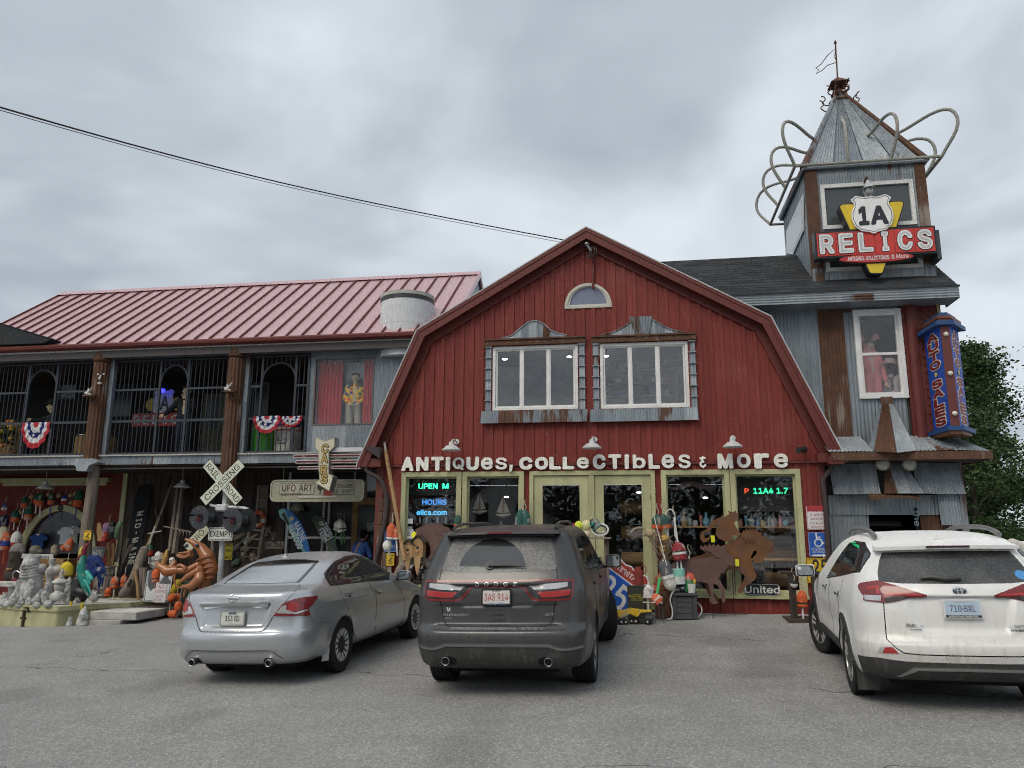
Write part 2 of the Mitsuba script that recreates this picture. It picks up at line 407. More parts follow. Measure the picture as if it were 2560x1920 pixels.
def tree(x,y,h,w,label,mat='leaf_dark',seed=0,group=None,base=0.15,size=0.2,per=150,conifer=False,zb=None):
 g=np.random.default_rng(seed)
 z=float(zg(x,y))if zb is None else zb
 key=thing('tree',label,'tree',group)
 lean=g.normal(size=2)*0.02*h
 axis_=lambda t:np.array([x+lean[0]*t,y+lean[1]*t,z+h*t])
 trunk=[tube([axis_(t)for t in np.linspace(0,0.94,8)],np.linspace(0.028*h**0.9,0.01,8)+0.02,8)]
 cl=[]
 n=34 if conifer else 26
 for i in range(n):
  t=base+(1-base)*(i+0.5)/n
  a=g.random()*6.283
  if conifer:
   reach=w*(1.06-t)**0.75*(0.5+0.6*g.random())
  else:
   reach=w*math.sin(math.pi*min(1,(0.12+0.86*(t-base)/(1-base))))**0.6*(0.5+0.6*g.random())
  c=axis_(t)+np.array([math.cos(a),math.sin(a),0])*reach*0.72+[0,0,0.02*h*g.normal()]
  trunk.append(tube(spline([axis_(max(0.03,t-0.10)),(axis_(t-0.03)+c)/2+[0,0,0.15],c],5),np.linspace(0.035+0.002*h,0.012,5),5))
  rr=w*(0.23+0.13*g.random())
  cl.append((c,(rr*1.15,rr*1.15,rr*(0.55 if conifer else 0.7))))
 part(key,'trunk',cat(trunk),'matte',(0.09,0.075,0.06),s=1)
 part(key,'crown',leaf_cloud(cl,per,size,0.3,seed+1),mat,s=0)
 return key
tree(11.6,14.5,7.9,2.3,'tall dark green tree rising right beside the tall blue hanging sign','leaf_dark',3,conifer=True,base=0.05,size=0.065,per=1700)
tree(15.6,14.0,7.9,2.7,'bright green leafy tree at the right edge of the photo','leaf_light',4,base=0.04,size=0.07,per=1300)
tree(9.6,9.6,4.6,2.1,'lower bushy green tree just right of the tin clad entrance','leaf_dark',5,base=0.02,size=0.06,per=1700)
tree(12.6,9.6,4.6,2.2,'light green young tree low in front of the taller trees','leaf_light',6,base=0.02,size=0.06,per=1700)
tree(14.0,19.0,8.8,2.8,'thin topped tree behind the two tall trees at the right','leaf_dark',8,conifer=True,base=0.05,size=0.08,per=1000)
tree(19.0,16.5,7.8,3.2,'broad dark tree at the far right behind the white car','leaf_dark',9,base=0.03,size=0.08,per=900)
for i,(x,y,h,w)in enumerate([(-26,-44,11,5),(-18,-49,12,5),(-12,-52,12,5),(-6,-51,11,5),(-1,-44,9,4.4),(4.5,-45,10,4.6),(10,-44,10,4.6),(15.5,-46,11,4.8),(21,-43,10,4.8),(27,-45,11,5),(34,-42,11,5),(-33,-42,11,5)]):
 tree(x,y,h,w,'dark tree across the road, mirrored in the shop windows','leaf_dark',30+i,'trees across the road',base=0.05,size=0.26,per=70)
hk=thing('white_house','white gabled house across the road, mirrored in the shop windows','house')
part(hk,'wall',cat(bx(-12.5,-6.5,-47,-40,-1,3.6),prism([(-12.5,3.6),(-6.5,3.6),(-9.5,6.2)],-47,-40)),'matte',(0.7,0.7,0.68),s=0)
for s in(-1,1):
 part(hk,'roof',prism([(-9.5,6.22),(-9.5,6.42),(-9.5+s*3.4,3.5),(-9.5+s*3.4,3.3)],-47.3,-39.7),'matte',(0.07,0.07,0.075),s=0)
for x in(-11.4,-8.5):
 for z in(0.6,2.6):
  part(hk,'window',bx(x,x+0.9,-39.99,-39.95,z,z+1.3),'gloss',(0.02,0.025,0.03),s=0)
  # ================================================================ the red barn
XC,ZA,ZK,ZE=-0.845,7.43,5.455,2.80
barn=thing('red_barn','red board and batten barn with a gambrel roof and shop front windows','barn')
outer=[(XC-4.52,ZE),(XC-3.40,ZK),(XC,ZA),(XC+3.40,ZK),(XC+4.52,ZE)]
LP=Polygon([(XC-4.52,ZE-3)]+outer+[(XC+4.52,ZE-3)])
def band(d0,d1):
 """the strip between two offsets inside the gambrel roof line"""
 a,b=(LP if d==0 else LP.buffer(-d,join_style=2)for d in(d0,d1))
 return a.difference(b).intersection(sbox(-9,ZE-0.06+0*d0,9,9))
part(barn,'roof',prism(band(0.0,0.11),-0.23,9.0),'shingle',s=0,uv=(0.3,0.1))
part(barn,'drip_edge',prism(band(-0.010,0.012),-0.275,-0.231),'satin',(0.42,0.43,0.45),s=0)
part(barn,'rake_moulding',prism(band(0.014,0.075),-0.27,-0.232),'red_trim',s=0)
part(barn,'rake_board',prism(band(0.077,0.205),-0.255,-0.228),'red_trim',s=0)
part(barn,'soffit',prism(band(0.113,0.135),-0.227,-0.02),'red_trim',s=0)
part(barn,'frieze_board',prism(band(0.14,0.29),-0.05,-0.004),'red_trim',s=0)
part(barn,'frieze_moulding',prism(band(0.295,0.325),-0.064,-0.026),'red_trim',s=0)
wall=LP.buffer(-0.13,join_style=2)
ZBELT=2.80
FRX=[[(-4.53,2.64),(-3.333,2.63)],[(-3.311,2.63),(-2.113,2.62)],[(-2.008,2.619),(-0.852,2.61)],[(0.454,2.629),(1.686,2.618)],[(1.697,2.618),(2.928,2.607)]]
ZT,ZB=(-3.365,2.645)[1],(1.535,0.391)[1]
DX0,DX1=(-2.008,2.634)[0],(0.344,2.614)[0]
holes=[sbox(a[0],ZB,b[0],ZT)for a,b in(FRX[0],FRX[1],FRX[3],FRX[4])]+[sbox(DX0,-1,DX1,ZT)]
UW=[((-2.739,5.11),(-1.059,3.83)),((-0.629,5.099),(1.035,3.82))]
uh=[sbox(a[0],b[1],b[0],a[1])for a,b in UW]
hcx,hcz,hr=(-0.843,5.906)[0],(-0.898,5.883)[1],0.46
hw=Point(hcx,hcz).buffer(hr,16).intersection(sbox(hcx-1,hcz,hcx+1,hcz+1))
upper=wall.intersection(sbox(-9,ZBELT,9,9)).difference(union_all(uh+[hw]))
ZPL=(2.003,0.097)[1]
lower=wall.intersection(sbox(XC-4.12,ZPL,XC+4.10,ZBELT+0.08)).difference(union_all(holes))
rb=random.Random(5)
def boards(reg,y,name,x0,x1,step=0.201,bat=True):
 x=x0
 while x<x1:
  g=reg.intersection(sbox(x+0.001,-3,x+step-0.001,9))
  for q in polys(g):
   if q.area>0.002:part(barn,name,prism(q,y+rb.uniform(0,0.003),y+0.025),'red_wood',s=0)
  if bat:
   b=reg.intersection(sbox(x-0.034+rb.uniform(-0.006,0.006),-3,x+0.036,9))
   for q in polys(b):
    if q.area>0.002:part(barn,'batten',prism(q,y-0.022-rb.uniform(0,0.003),y-0.0008),'red_wood',s=0)
  x+=step
boards(upper,0.0,'board',XC-4.12,XC+4.1)
boards(lower,0.045,'board',XC-4.12,XC+4.1)
part(barn,'belt_board',bx(XC-4.08,XC+4.08,-0.012,0.040,ZBELT-0.05,ZBELT-0.002),'red_trim',s=0)
back=upper.union(lower)
part(barn,'wall',prism(back.buffer(0.001),0.075,0.16),'red_trim',s=0)
for s in(-1,1):
 part(barn,'side_wall',bx(XC+s*4.12,XC+s*4.0,0.165,9,-0.4,ZE+0.1),'red_trim',s=0)
 part(barn,'corner_board',bx(XC+s*4.13-0.07,XC+s*4.13+0.07,-0.01,0.17,-0.05,ZBELT-0.06),'red_trim',s=0)
 part(barn,'eave_return',bx(XC+s*4.51,XC+s*4.05,-0.23,0.10,ZE-0.06,ZE+0.10),'red_trim',s=0)
part(barn,'plinth',bx(XC-4.1,XC+4.1,0.022,0.4,-0.6,ZPL-0.002),'concrete',s=0)
# rooms behind the glass
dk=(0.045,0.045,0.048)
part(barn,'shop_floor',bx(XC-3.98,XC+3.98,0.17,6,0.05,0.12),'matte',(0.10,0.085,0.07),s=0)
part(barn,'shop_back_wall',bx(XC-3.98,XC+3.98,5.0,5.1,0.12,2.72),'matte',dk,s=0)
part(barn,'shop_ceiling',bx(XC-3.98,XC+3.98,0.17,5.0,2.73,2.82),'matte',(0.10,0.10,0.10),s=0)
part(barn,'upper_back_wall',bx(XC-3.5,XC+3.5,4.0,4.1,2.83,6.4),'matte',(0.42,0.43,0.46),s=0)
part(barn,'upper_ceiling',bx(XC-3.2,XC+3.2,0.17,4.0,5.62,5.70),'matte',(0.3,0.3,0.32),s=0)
cream='cream_paint'
def frame(parent,x0,x1,z0,z1,w,y0,y1,mat,color=None,name='frame',sill=True):
 part(parent,name,cat(bx(x0,x1,y0,y1,z1-w,z1),bx(x0,x0+w,y0,y1,z0+(w if sill else 0),z1-w),bx(x1-w,x1,y0,y1,z0+(w if sill else 0),z1-w),*([bx(x0,x1,y0,y1,z0,z0+w)]if sill else[])),mat,color,s=0)
for k in(0,1,3,4):
 x0,x1=FRX[k][0][0],FRX[k][1][0]
 w=part(barn,'shop_window',cat(bx(x0+0.09,x0+0.12,0.075,0.12,ZB+0.09,ZT-0.09),bx(x1-0.12,x1-0.09,0.075,0.12,ZB+0.09,ZT-0.09),bx(x0+0.12,x1-0.12,0.075,0.12,ZT-0.12,ZT-0.09),bx(x0+0.12,x1-0.12,0.075,0.12,ZB+0.09,ZB+0.12)),cream,s=0)
 frame(w,x0,x1,ZB,ZT,0.09,-0.012,0.14,cream)
 part(w,'pane',prism(sbox(x0+0.12,ZB+0.12,x1-0.12,ZT-0.12),0.095,0.096)if 0 else tm([[x0+.1,.098,ZB+.1],[x1-.1,.098,ZB+.1],[x1-.1,.098,ZT-.1],[x0+.1,.098,ZT-.1]],[[0,1,2],[0,2,3]]),'glass_pane',s=0)
 part(w,'sill',bx(x0-0.01,x1+0.01,-0.05,-0.013,ZB-0.03,ZB+0.03),cream,s=0)
 # the double door
door=part(barn,'double_door',cat(bx(DX0,DX0+0.075,-0.012,0.14,0.1,ZT),bx(DX1-0.075,DX1,-0.012,0.14,0.1,ZT),bx(DX0+0.075,DX1-0.075,-0.012,0.14,ZT-0.08,ZT),bx((DX0+DX1)/2-0.05,(DX0+DX1)/2+0.05,0.0,0.14,0.1,ZT-0.08)),cream,s=0)
for s in(0,1):
 a=DX0+0.08 if s==0 else(DX0+DX1)/2+0.055
 b=(DX0+DX1)/2-0.055 if s==0 else DX1-0.08
 st,zt,zb=0.145,ZT-0.09,0.14
 part(door,'leaf',cat(bx(a,a+st,0.03,0.075,zb,zt),bx(b-st,b,0.03,0.075,zb,zt),bx(a+st,b-st,0.03,0.075,zt-0.15,zt),bx(a+st,b-st,0.03,0.075,zb,zb+0.28),bx(a+st,a+st+0.025,0.02,0.03,zb+0.28,zt-0.15),bx(b-st-0.025,b-st,0.02,0.03,zb+0.28,zt-0.15),bx(a+st+0.025,b-st-0.025,0.02,0.03,zt-0.175,zt-0.15)),cream,s=0)
 part(door,'pane',tm([[a+st,.05,zb+.28],[b-st,.05,zb+.28],[b-st,.05,zt-.15],[a+st,.05,zt-.15]],[[0,1,2],[0,2,3]]),'glass_pane',s=0)
 hx=DX0+0.078 if s==0 else DX1-0.078
 for z in(0.5,1.3,2.1):
  part(door,'hinge',cyl((hx,0.018,z),(hx,0.018,z+0.11),0.011,8),'metal',(0.12,0.11,0.10))
 hx=b-0.07 if s==0 else a+0.07
 part(door,'handle',cat(ball((hx,-0.02,1.05),0.032,2),cyl((hx,0.03,1.05),(hx,-0.02,1.05),0.012,8)),'metal',(0.35,0.33,0.28))
 # upper windows with their tin surrounds
vin=(0.72,0.72,0.70)
rw=random.Random(3)
for k,(a,b)in enumerate(UW):
 x0,x1,z0,z1=a[0],b[0],b[1],a[1]
 w=part(barn,'upper_window',cat(*[bx(x0+0.055+(x1-x0-0.11)*i/3-0.022,x0+0.055+(x1-x0-0.11)*i/3+0.022,0.01,0.07,z0+0.055,z1-0.055)for i in(1,2)]),'satin',vin,s=0,label='three paned white framed window with %s'%('an arched tin crest' if k==0 else 'a stepped tin crest'))
 frame(w,x0,x1,z0,z1,0.055,-0.015,0.09,'satin',vin)
 for i in range(3):
  p0,p1=x0+0.05+(x1-x0-0.1)*i/3,x0+0.05+(x1-x0-0.1)*(i+1)/3
  frame(w,p0+0.012,p1-0.012,z0+0.056,z1-0.056,0.03,0.02,0.06,'satin',vin,'sash')
  part(w,'pane',tm([[p0,.045,z0+.05],[p1,.045,z0+.05],[p1,.045,z1-.05],[p0,.045,z1-.05]],[[0,1,2],[0,2,3]]),'double_pane',s=0)
  # sill box of overlapping corrugated pieces
 sx0,sx1=x0-0.20,x1+0.16
 xs=sx0
 while xs<sx1-0.05:
  wd=min(rw.uniform(0.16,0.34),sx1-xs)
  sl=rw.uniform(-0.03,0.03)
  m=rw.choice(['galvanised','galvanised_light','galvanised_rusty','galvanised_rusty'])
  part(barn,'sill_sheet',corrq((xs-0.01,-0.13-rw.uniform(0,.006),z0-0.265),(xs+wd+0.012,-0.13-rw.uniform(0,.006),z0-0.265),(xs+wd+0.012+sl,-0.10,z0-0.022),(xs+sl,-0.10,z0-0.022),0.05,0.007,6),m)
  xs+=wd
 part(barn,'sill_core',bx(sx0+0.02,sx1-0.02,-0.085,-0.03,z0-0.25,z0-0.03),'rusted_steel',s=0)
 # side sheets
 for s,xa in((0,x0-0.135),(1,x1+0.025)):
  n,zz=6,z0-0.02
  hs=[(z1+0.01-z0)/n]*n
  for i in range(n):
   m=rw.choice(['galvanised','galvanised_light','galvanised','galvanised_rusty'])
   part(barn,'side_sheet',corrq((xa,-0.055,zz),(xa+0.11,-0.055,zz),(xa+0.112,-0.035,zz+hs[i]-0.012),(xa,-0.035,zz+hs[i]-0.012),0.05,0.006,6),m)
   part(barn,'side_clip',bx(xa-0.014,xa+0.125,-0.075,-0.02,zz+hs[i]-0.013,zz+hs[i]+0.006),'galvanised',s=0)
   zz+=hs[i]
 hx0,hx1=x0-0.16,x1+0.16
 part(barn,'header_strip',cat(bx(hx0,hx1,-0.085,-0.03,z1+0.012,z1+0.11),bx(hx0,hx1,-0.115,-0.03,z1+0.112,z1+0.142)),'rusted_steel',s=0)
 for i in range(14):
  part(barn,'rivet',ball((hx0+0.06+i*(hx1-hx0-0.12)/13,-0.087,z1+0.06),0.012,1),'metal',(0.4,0.36,0.32))
 xm,zt=(x0+x1)/2-(0.02 if k==0 else 0),z1+0.145
 if k==0:
  arc=[(-0.64,0.0),(-0.44,0.05),(-0.26,0.20),(-0.10,0.32),(0.06,0.34),(0.2,0.27),(0.34,0.13),(0.50,0.06),(0.66,0.02)]
  mats=['galvanised_light','galvanised_light','galvanised','galvanised_light','galvanised','rusted_steel','galvanised_rusty','galvanised_light']
  for i in range(8):
   (a0,h0),(a1,h1)=arc[i],arc[i+1]
   f0,f1=a0*0.9,a1*0.9
   part(barn,'crest_sheet',corrq((xm+f0,-0.07,zt),(xm+f1,-0.07,zt),(xm+a1,-0.045,zt+h1+.012),(xm+a0,-0.045,zt+h0+.012),0.04,0.006,6),mats[i])
  part(barn,'crest_edge',tube([(xm+a0,-0.055,zt+h0+.012)for a0,h0 in arc],0.014,6),'galvanised_rusty')
 else:
  part(barn,'keystone',corrq((xm-0.13,-0.10,zt-0.05),(xm+0.11,-0.10,zt-0.05),(xm+0.19,-0.075,zt+0.36),(xm-0.26,-0.075,zt+0.36),0.06,0.01,8),'galvanised_rusty')
  for s in(-1,1):
   ed=[(0.14,0.31),(0.26,0.24),(0.40,0.14),(0.58,0.06),(0.80,0.01)]
   for i in range(4):
    (a0,h0),(a1,h1)=ed[i],ed[i+1]
    q=[(xm+s*a0,-0.06,zt),(xm+s*a1,-0.06,zt),(xm+s*a1,-0.045,zt+h1+.01),(xm+s*a0,-0.045,zt+h0)]
    if s<0:q=[q[1],q[0],q[3],q[2]]
    part(barn,'crest_sheet',corrq(*q,0.05,0.007,6),['galvanised_rusty','galvanised_light','galvanised','galvanised_light'][(i+k)%4])
   part(barn,'crest_edge',tube([(xm+s*a0,-0.055,zt+h0+.006)for a0,h0 in ed],0.014,6),'galvanised_rusty')
   # half round window in the gable
ring=lambda r:Point(hcx,hcz).buffer(r,20).intersection(sbox(hcx-1,hcz,hcx+1,hcz+1))
hk2=part(barn,'half_round_window',prism(ring(hr).difference(ring(hr-0.055).buffer(0)).union(sbox(hcx-hr,hcz-0.05,hcx+hr,hcz)),-0.03,0.06),'satin',(0.50,0.49,0.43),smooth=40)
part(hk2,'sash',prism(ring(hr-0.056).difference(affinity.translate(ring(hr-0.10),0,0.03)),-0.005,0.05),'satin',(0.56,0.55,0.50),smooth=40)
pg=np.array(ring(hr-0.07).exterior.coords)[:-1]
part(hk2,'pane',prism(Polygon(pg),0.030,0.034),'gloss',(0.16,0.18,0.26),s=0)
# lettering over the shop front
gcache={}
def glyph(ch):
 if ch not in gcache:
  m=meshkit.text_mesh(ch,1.0,0.1,True)
  v=np.asarray(m.vertices)
  tri=[Polygon(v[f][:,:2])for f in m.faces if np.all(v[f][:,2]<1e-6)]
  gcache[ch]=union_all([t for t in tri if t.area>1e-9]).buffer(0.004)
 return gcache[ch]
def fit(g,x0,x1,z0,z1):
 a,b,c,d=g.bounds
 return affinity.affine_transform(g,[(x1-x0)/(c-a),0,0,(z1-z0)/(d-b),x0-a*(x1-x0)/(c-a),z0-b*(z1-z0)/(d-b)])
sign=thing('shop_lettering','large cut out white letters over the shop windows of the red barn','lettering')
LE=[('A',165,285,155,290),('N',305,425,150,286),('T',447,567,150,285),('i',583,632,153,284),('Q',645,765,148,281),('U',777,897,147,279),('e',907,1030,143,277),('S',1040,1160,142,276),(',',1170,1208,236,293),('C',1262,1385,138,274),('O',1405,1527,138,273),('L',1533,1643,136,272),('L',1653,1760,134,272),('e',1775,1897,133,270)]
LF=[('C',5,130,132,272),('T',153,280,130,271),('i',305,355,136,271),('b',378,512,130,270),('L',530,640,126,270),('e',648,780,126,268),('S',803,930,126,268),('&',995,1072,138,268),('M',1167,1310,126,267),('o',1337,1473,124,266),('r',1497,1635,122,266),('e',1668,1808,120,265)]
exE,exF=((-4.532,2.946),(-0.852,2.903),(-4.522,2.659),(-0.856,2.668)),((-0.8,2.95),(2.741,2.931),(-0.804,2.664),(2.723,2.646))
for LL,ex,u0,u1 in((LE,exE,165,1897),(LF,exF,5,1808)):
 (xa,za),(xb,zb),(_,zc),(_,zd)=ex
 for ch,a,b,t,bt in LL:
  X=lambda u:xa+(xb-xa)*(u-u0)/(u1-u0)
  zlo,zhi=zc+(zd-zc)*(a-u0)/(u1-u0),za+(zb-za)*(a-u0)/(u1-u0)
  if ch==',':zhi=zlo+0.11;zlo-=0.03
  if ch=='&':zhi-=0.035
  g=glyph(ch)
  if ch=='&':g=union_all([affinity.scale(glyph('3'),-1,1),affinity.translate(sbox(-.07,-.10,.07,.10),glyph('3').centroid.x,1.02),affinity.translate(sbox(-.07,-.10,.07,.10),glyph('3').centroid.x,-.02)])
  sx,sz=(X(b)-X(a)),zhi-zlo
  bb=g.bounds
  th=0.055 if ch in ',i' else 0.062
  g=fit(g.buffer(0.0),X(a)+0.018,X(b)-0.018,zlo+0.018,zhi-0.018).buffer(0.003 if ch in 'eQb&oS' else 0.014,join_style=3).simplify(0.004)
  part(sign,'letter',prism(g,-0.065,-0.028),'matte',(0.80,0.79,0.73),s=0)
  # lamps, camera, wires' mast
def gooseneck(name,x,z,y,label,group,s=1.0,up_=0.0):
 k=thing(name,label,'lamp',group)
 part(k,'shade',lathe([(0.0,0.165*s),(0.045*s,0.165*s),(0.055*s,0.10*s),(0.10*s,0.085*s),(0.135*s,0.05*s),(0.175*s,0.02*s),(0.18*s,0.0),(0.172*s,0.002),(0.13*s,0.04*s),(0.05*s,0.07*s),(0.0,0.075*s)],24,(x,y,z)),'satin',(0.52,0.52,0.52))
 part(k,'bulb',ball((x,y,z+0.045*s),0.035*s,2),'gloss',(0.8,0.8,0.76))
 return k
for u,lab in(((-3.472,3.025),'left'),((-0.794,3.028),'middle'),((1.738,3.014),'right')):
 k=gooseneck('wall_lamp',u[0],u[1]+0.005,-0.30,{'left':'grey gooseneck lamp over the left end of the shop lettering','middle':'grey gooseneck lamp above the double door','right':'grey gooseneck lamp over the right end of the shop lettering'}[lab],'grey lamps over the shop front')
 part(k,'arm',tube(spline([(u[0],-0.30,u[1]+0.165),(u[0]+0.01,-0.28,u[1]+0.20),(u[0]+0.03,-0.16,u[1]+0.215),(u[0]+0.04,-0.02,u[1]+0.20)],12),0.016,8),'satin',(0.5,0.5,0.5))
 part(k,'wall_plate',cyl((u[0]+0.04,-0.001,u[1]+0.2),(u[0]+0.04,-0.05,u[1]+0.2),0.052,16),'satin',(0.6,0.6,0.6))
cm=(2.98,2.978)
k=thing('security_camera','black bullet security camera above the end of the shop lettering','camera')
part(k,'body',cat(cyl((cm[0]+0.05,-0.10,cm[1]+0.005),(cm[0]-0.09,-0.24,cm[1]-0.02),0.048,14),cyl((cm[0]-0.082,-0.232,cm[1]-0.0185),(cm[0]-0.10,-0.252,cm[1]-0.0218),0.054,14)),'satin',(0.02,0.02,0.022))
part(k,'mount',cat(cyl((cm[0]+0.02,-0.13,cm[1]),(cm[0]+0.05,0,cm[1]+0.03),0.018,8),cyl((cm[0]+0.05,0,cm[1]+0.03),(cm[0]+0.05,-0.03,cm[1]+0.03),0.05,12)),'satin',(0.02,0.02,0.022))
mp=(-0.782,7.094)
k=thing('service_mast','small grey wire mast under the peak of the barn','mast')
part(k,'cap',cat(ball((mp[0]-0.06,-0.16,mp[1]+0.02),0.055,2,(1.2,1,0.8)),cyl((mp[0]-0.05,-0.15,mp[1]),(mp[0]+0.02,-0.12,mp[1]-0.12),0.04,12)),'metal',(0.45,0.45,0.46))
part(k,'conduit',tube(spline([(mp[0]+0.02,-0.12,mp[1]-0.1),(mp[0]+0.05,-0.07,mp[1]-0.22),(mp[0]+0.05,-0.05,mp[1]-0.6),(mp[0]+0.05,-0.05,mp[1]-0.88)],12),0.025,8),'red_trim')
part(k,'wire_loop',cat(*[tube(spline([(mp[0]+dx,-0.16,mp[1]-0.05),(mp[0]+dx+0.06,-0.2,mp[1]-0.18),(mp[0]+dx+0.02,-0.18,mp[1]-0.27),(mp[0]+dx-0.05,-0.14,mp[1]-0.16)],14),0.009,6)for dx in(-0.02,0.03,0.07)]),'satin',(0.03,0.03,0.03))
bk=(-3.579,5.468)
part(barn,'bracket',cat(bx(bk[0]-0.03,bk[0]+0.03,-0.03,-0.023,bk[1]-0.05,bk[1]+0.06),bx(bk[0]-0.03,bk[0]-0.01,-0.09,-0.03,bk[1]-0.05,bk[1]-0.02)),'red_trim',s=0)
# power lines from the peak to a pole across the lot
for i,(dz,sg,lab)in enumerate(((0.0,0.0,'thick twisted black power line'),(-0.06,-0.12,'thin lower power line'))):
 a=np.array([mp[0]-0.02,-0.16,mp[1]+dz])
 b=np.array((-7.205,-7.5,6.269))+[0,0,dz*0.6]
 c=b+(b-a)*0.9+[0,0,0.9]
 mid=np.array((-5.864,-3.2,7.314))+[0,0,dz*.8]
 solo('power_line',tube(spline([a,mid,b,c],60),0.011 if i==0 else 0.005,6),'satin',lab+' running from the barn peak to the upper left','power line',(0.03,0.03,0.032))
part(barn,'gutter_pipe',tube(spline([(3.43,-0.16,2.72),(3.43,-0.10,2.62),(3.31,-0.03,2.45),(3.30,-0.03,2.3),(3.30,-0.03,1.2),(3.30,-0.03,0.2)],30),0.045,10),'satin',(0.05,0.033,0.03))
part(barn,'gutter_end',bx(3.36,3.62,-0.34,0.05,2.70,2.83),'red_trim',s=0)
# ================================================================ the long balcony building on the left
YE,YR=2.1,5.6
lb=thing('balcony_building','long two storey building with a red metal roof, caged balcony and shop porch','building')
xr0,xr1=-17.3,(-4.195,8.68)[0]
ze,zr=(-12.34,6.025)[1]+0.05,(-14.28,8.694)[1]
sl=(zr-ze)/(YR-YE)
roofp=[(YE,ze),(YR,zr),(YR,zr-0.035),(YE,ze-0.035)]
npan=33
pw=(xr1-xr0)/npan
rr=random.Random(9)
for i in range(npan):
 dz=rr.uniform(0,0.004)
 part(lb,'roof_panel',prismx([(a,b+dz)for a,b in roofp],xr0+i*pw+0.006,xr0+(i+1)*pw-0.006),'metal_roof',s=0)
 part(lb,'roof_seam',prismx([(YE,ze+0.004),(YR,zr+0.004),(YR,zr+0.055),(YE,ze+0.055)],xr0+i*pw-0.016,xr0+i*pw+0.016),'red_trim',s=0)  # darker red than the panels: lack of sky reflection painted into the ribs
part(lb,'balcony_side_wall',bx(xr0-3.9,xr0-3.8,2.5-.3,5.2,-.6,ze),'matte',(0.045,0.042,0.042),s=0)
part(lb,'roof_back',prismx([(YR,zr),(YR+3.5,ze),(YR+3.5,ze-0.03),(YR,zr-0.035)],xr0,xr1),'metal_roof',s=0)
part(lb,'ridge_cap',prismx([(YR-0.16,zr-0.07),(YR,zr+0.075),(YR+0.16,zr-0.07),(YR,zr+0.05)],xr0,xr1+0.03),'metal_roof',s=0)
for s in(-1,1):
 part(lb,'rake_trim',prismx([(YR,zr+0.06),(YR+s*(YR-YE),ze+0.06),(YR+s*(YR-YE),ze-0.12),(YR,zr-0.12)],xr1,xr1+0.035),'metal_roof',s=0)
part(lb,'gable_wall',prismx([(YE+0.3,3),(YR*2-YE-0.3,3),(YR*2-YE-0.3,ze-0.05),(YR,zr-0.13),(YE+0.3,ze-0.05)],xr1-0.1,xr1-0.05),'galvanised_light',s=0)
part(lb,'gutter',prismx([(YE-0.10,ze+0.0),(YE-0.13,ze-0.04),(YE-0.12,ze-0.10),(YE-0.06,ze-0.14),(YE+0.02,ze-0.14),(YE+0.02,ze-0.11),(YE-0.05,ze-0.11),(YE-0.09,ze-0.08),(YE-0.10,ze-0.03)],xr0,-4.55),'red_trim',s=0)
part(lb,'drip_strip',bx(xr0,-4.55,YE+0.021,YE+0.06,ze-0.165,ze-0.14),'satin',(0.55,0.55,0.55),s=0)
zs=(-8.825,5.846)[1]
part(lb,'fascia_board',bx(xr0,-4.6,YE+0.06,YE+0.10,ze-0.34,ze-0.166),'satin',(0.075,0.06,0.058),s=0)
part(lb,'soffit',prismx([(YE+0.10,ze-0.335),(2.5+0.05,zs-0.08),(2.5+0.05,zs-0.04),(YE+0.10,ze-0.30)],xr0,-4.6),'satin',(0.10,0.125,0.15),s=0)
zhead=(-15.352,5.725)[1]
for i in range(4):
 h=(zs-0.08-zhead)/4
 part(lb,'header_board',bx(xr0-3.8,(-7.688,5.756)[0],2.5-0.02+0.012*i,2.5+0.06+0.012*i,zhead+h*i+0.006,zhead+h*(i+1)),'wood_dark',s=0,uv=(1,0.2+0.1*i))
 # balcony floor, its tin edge, ceilings and back walls
zf1,zf0=(-14.494,3.317)[1],(-14.464,3.102)[1]
XW0=(-7.68,5.629)[0]
part(lb,'balcony_floor',bx(xr0-3.8,-4.7,2.5-0.08,7.0,zf0+0.02,zf1-0.02),'wood_dark',s=0,uv=(1,0.4))
part(lb,'floor_edge',bx(xr0,-5.0,2.33,2.41,zf1-0.012,zf1+0.022),'satin',(0.42,0.40,0.37),s=0)
x,k=xr0,0
while x<-4.9:
 w=rr.uniform(0.35,0.95)
 part(lb,'edge_sheet',corr(x,min(x+w+0.02,-4.85),zf0,zf1-0.014,2.385-0.004*(k%2),0.068,0.007),rr.choice(['galvanised','galvanised_light','rusted_steel','galvanised','galvanised_rusty']))
 x+=w;k+=1
part(lb,'porch_ceiling',corr(xr0,-4.7,2.5,4.4,0,0.068,0.008)if 0 else bx(xr0,-4.7,2.42,4.4,zf0-0.03,zf0+0.015),'wood_dark',s=0,uv=(1,0.1))
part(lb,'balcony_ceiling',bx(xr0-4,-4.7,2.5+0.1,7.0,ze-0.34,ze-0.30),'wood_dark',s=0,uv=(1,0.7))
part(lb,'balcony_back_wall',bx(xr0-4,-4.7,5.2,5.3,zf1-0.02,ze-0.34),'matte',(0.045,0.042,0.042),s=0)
part(lb,'conduit',tube([(xr0,2.62,zf0-0.07),(-6,2.62,zf0-0.07)],0.022,8),'satin',(0.28,0.28,0.29))
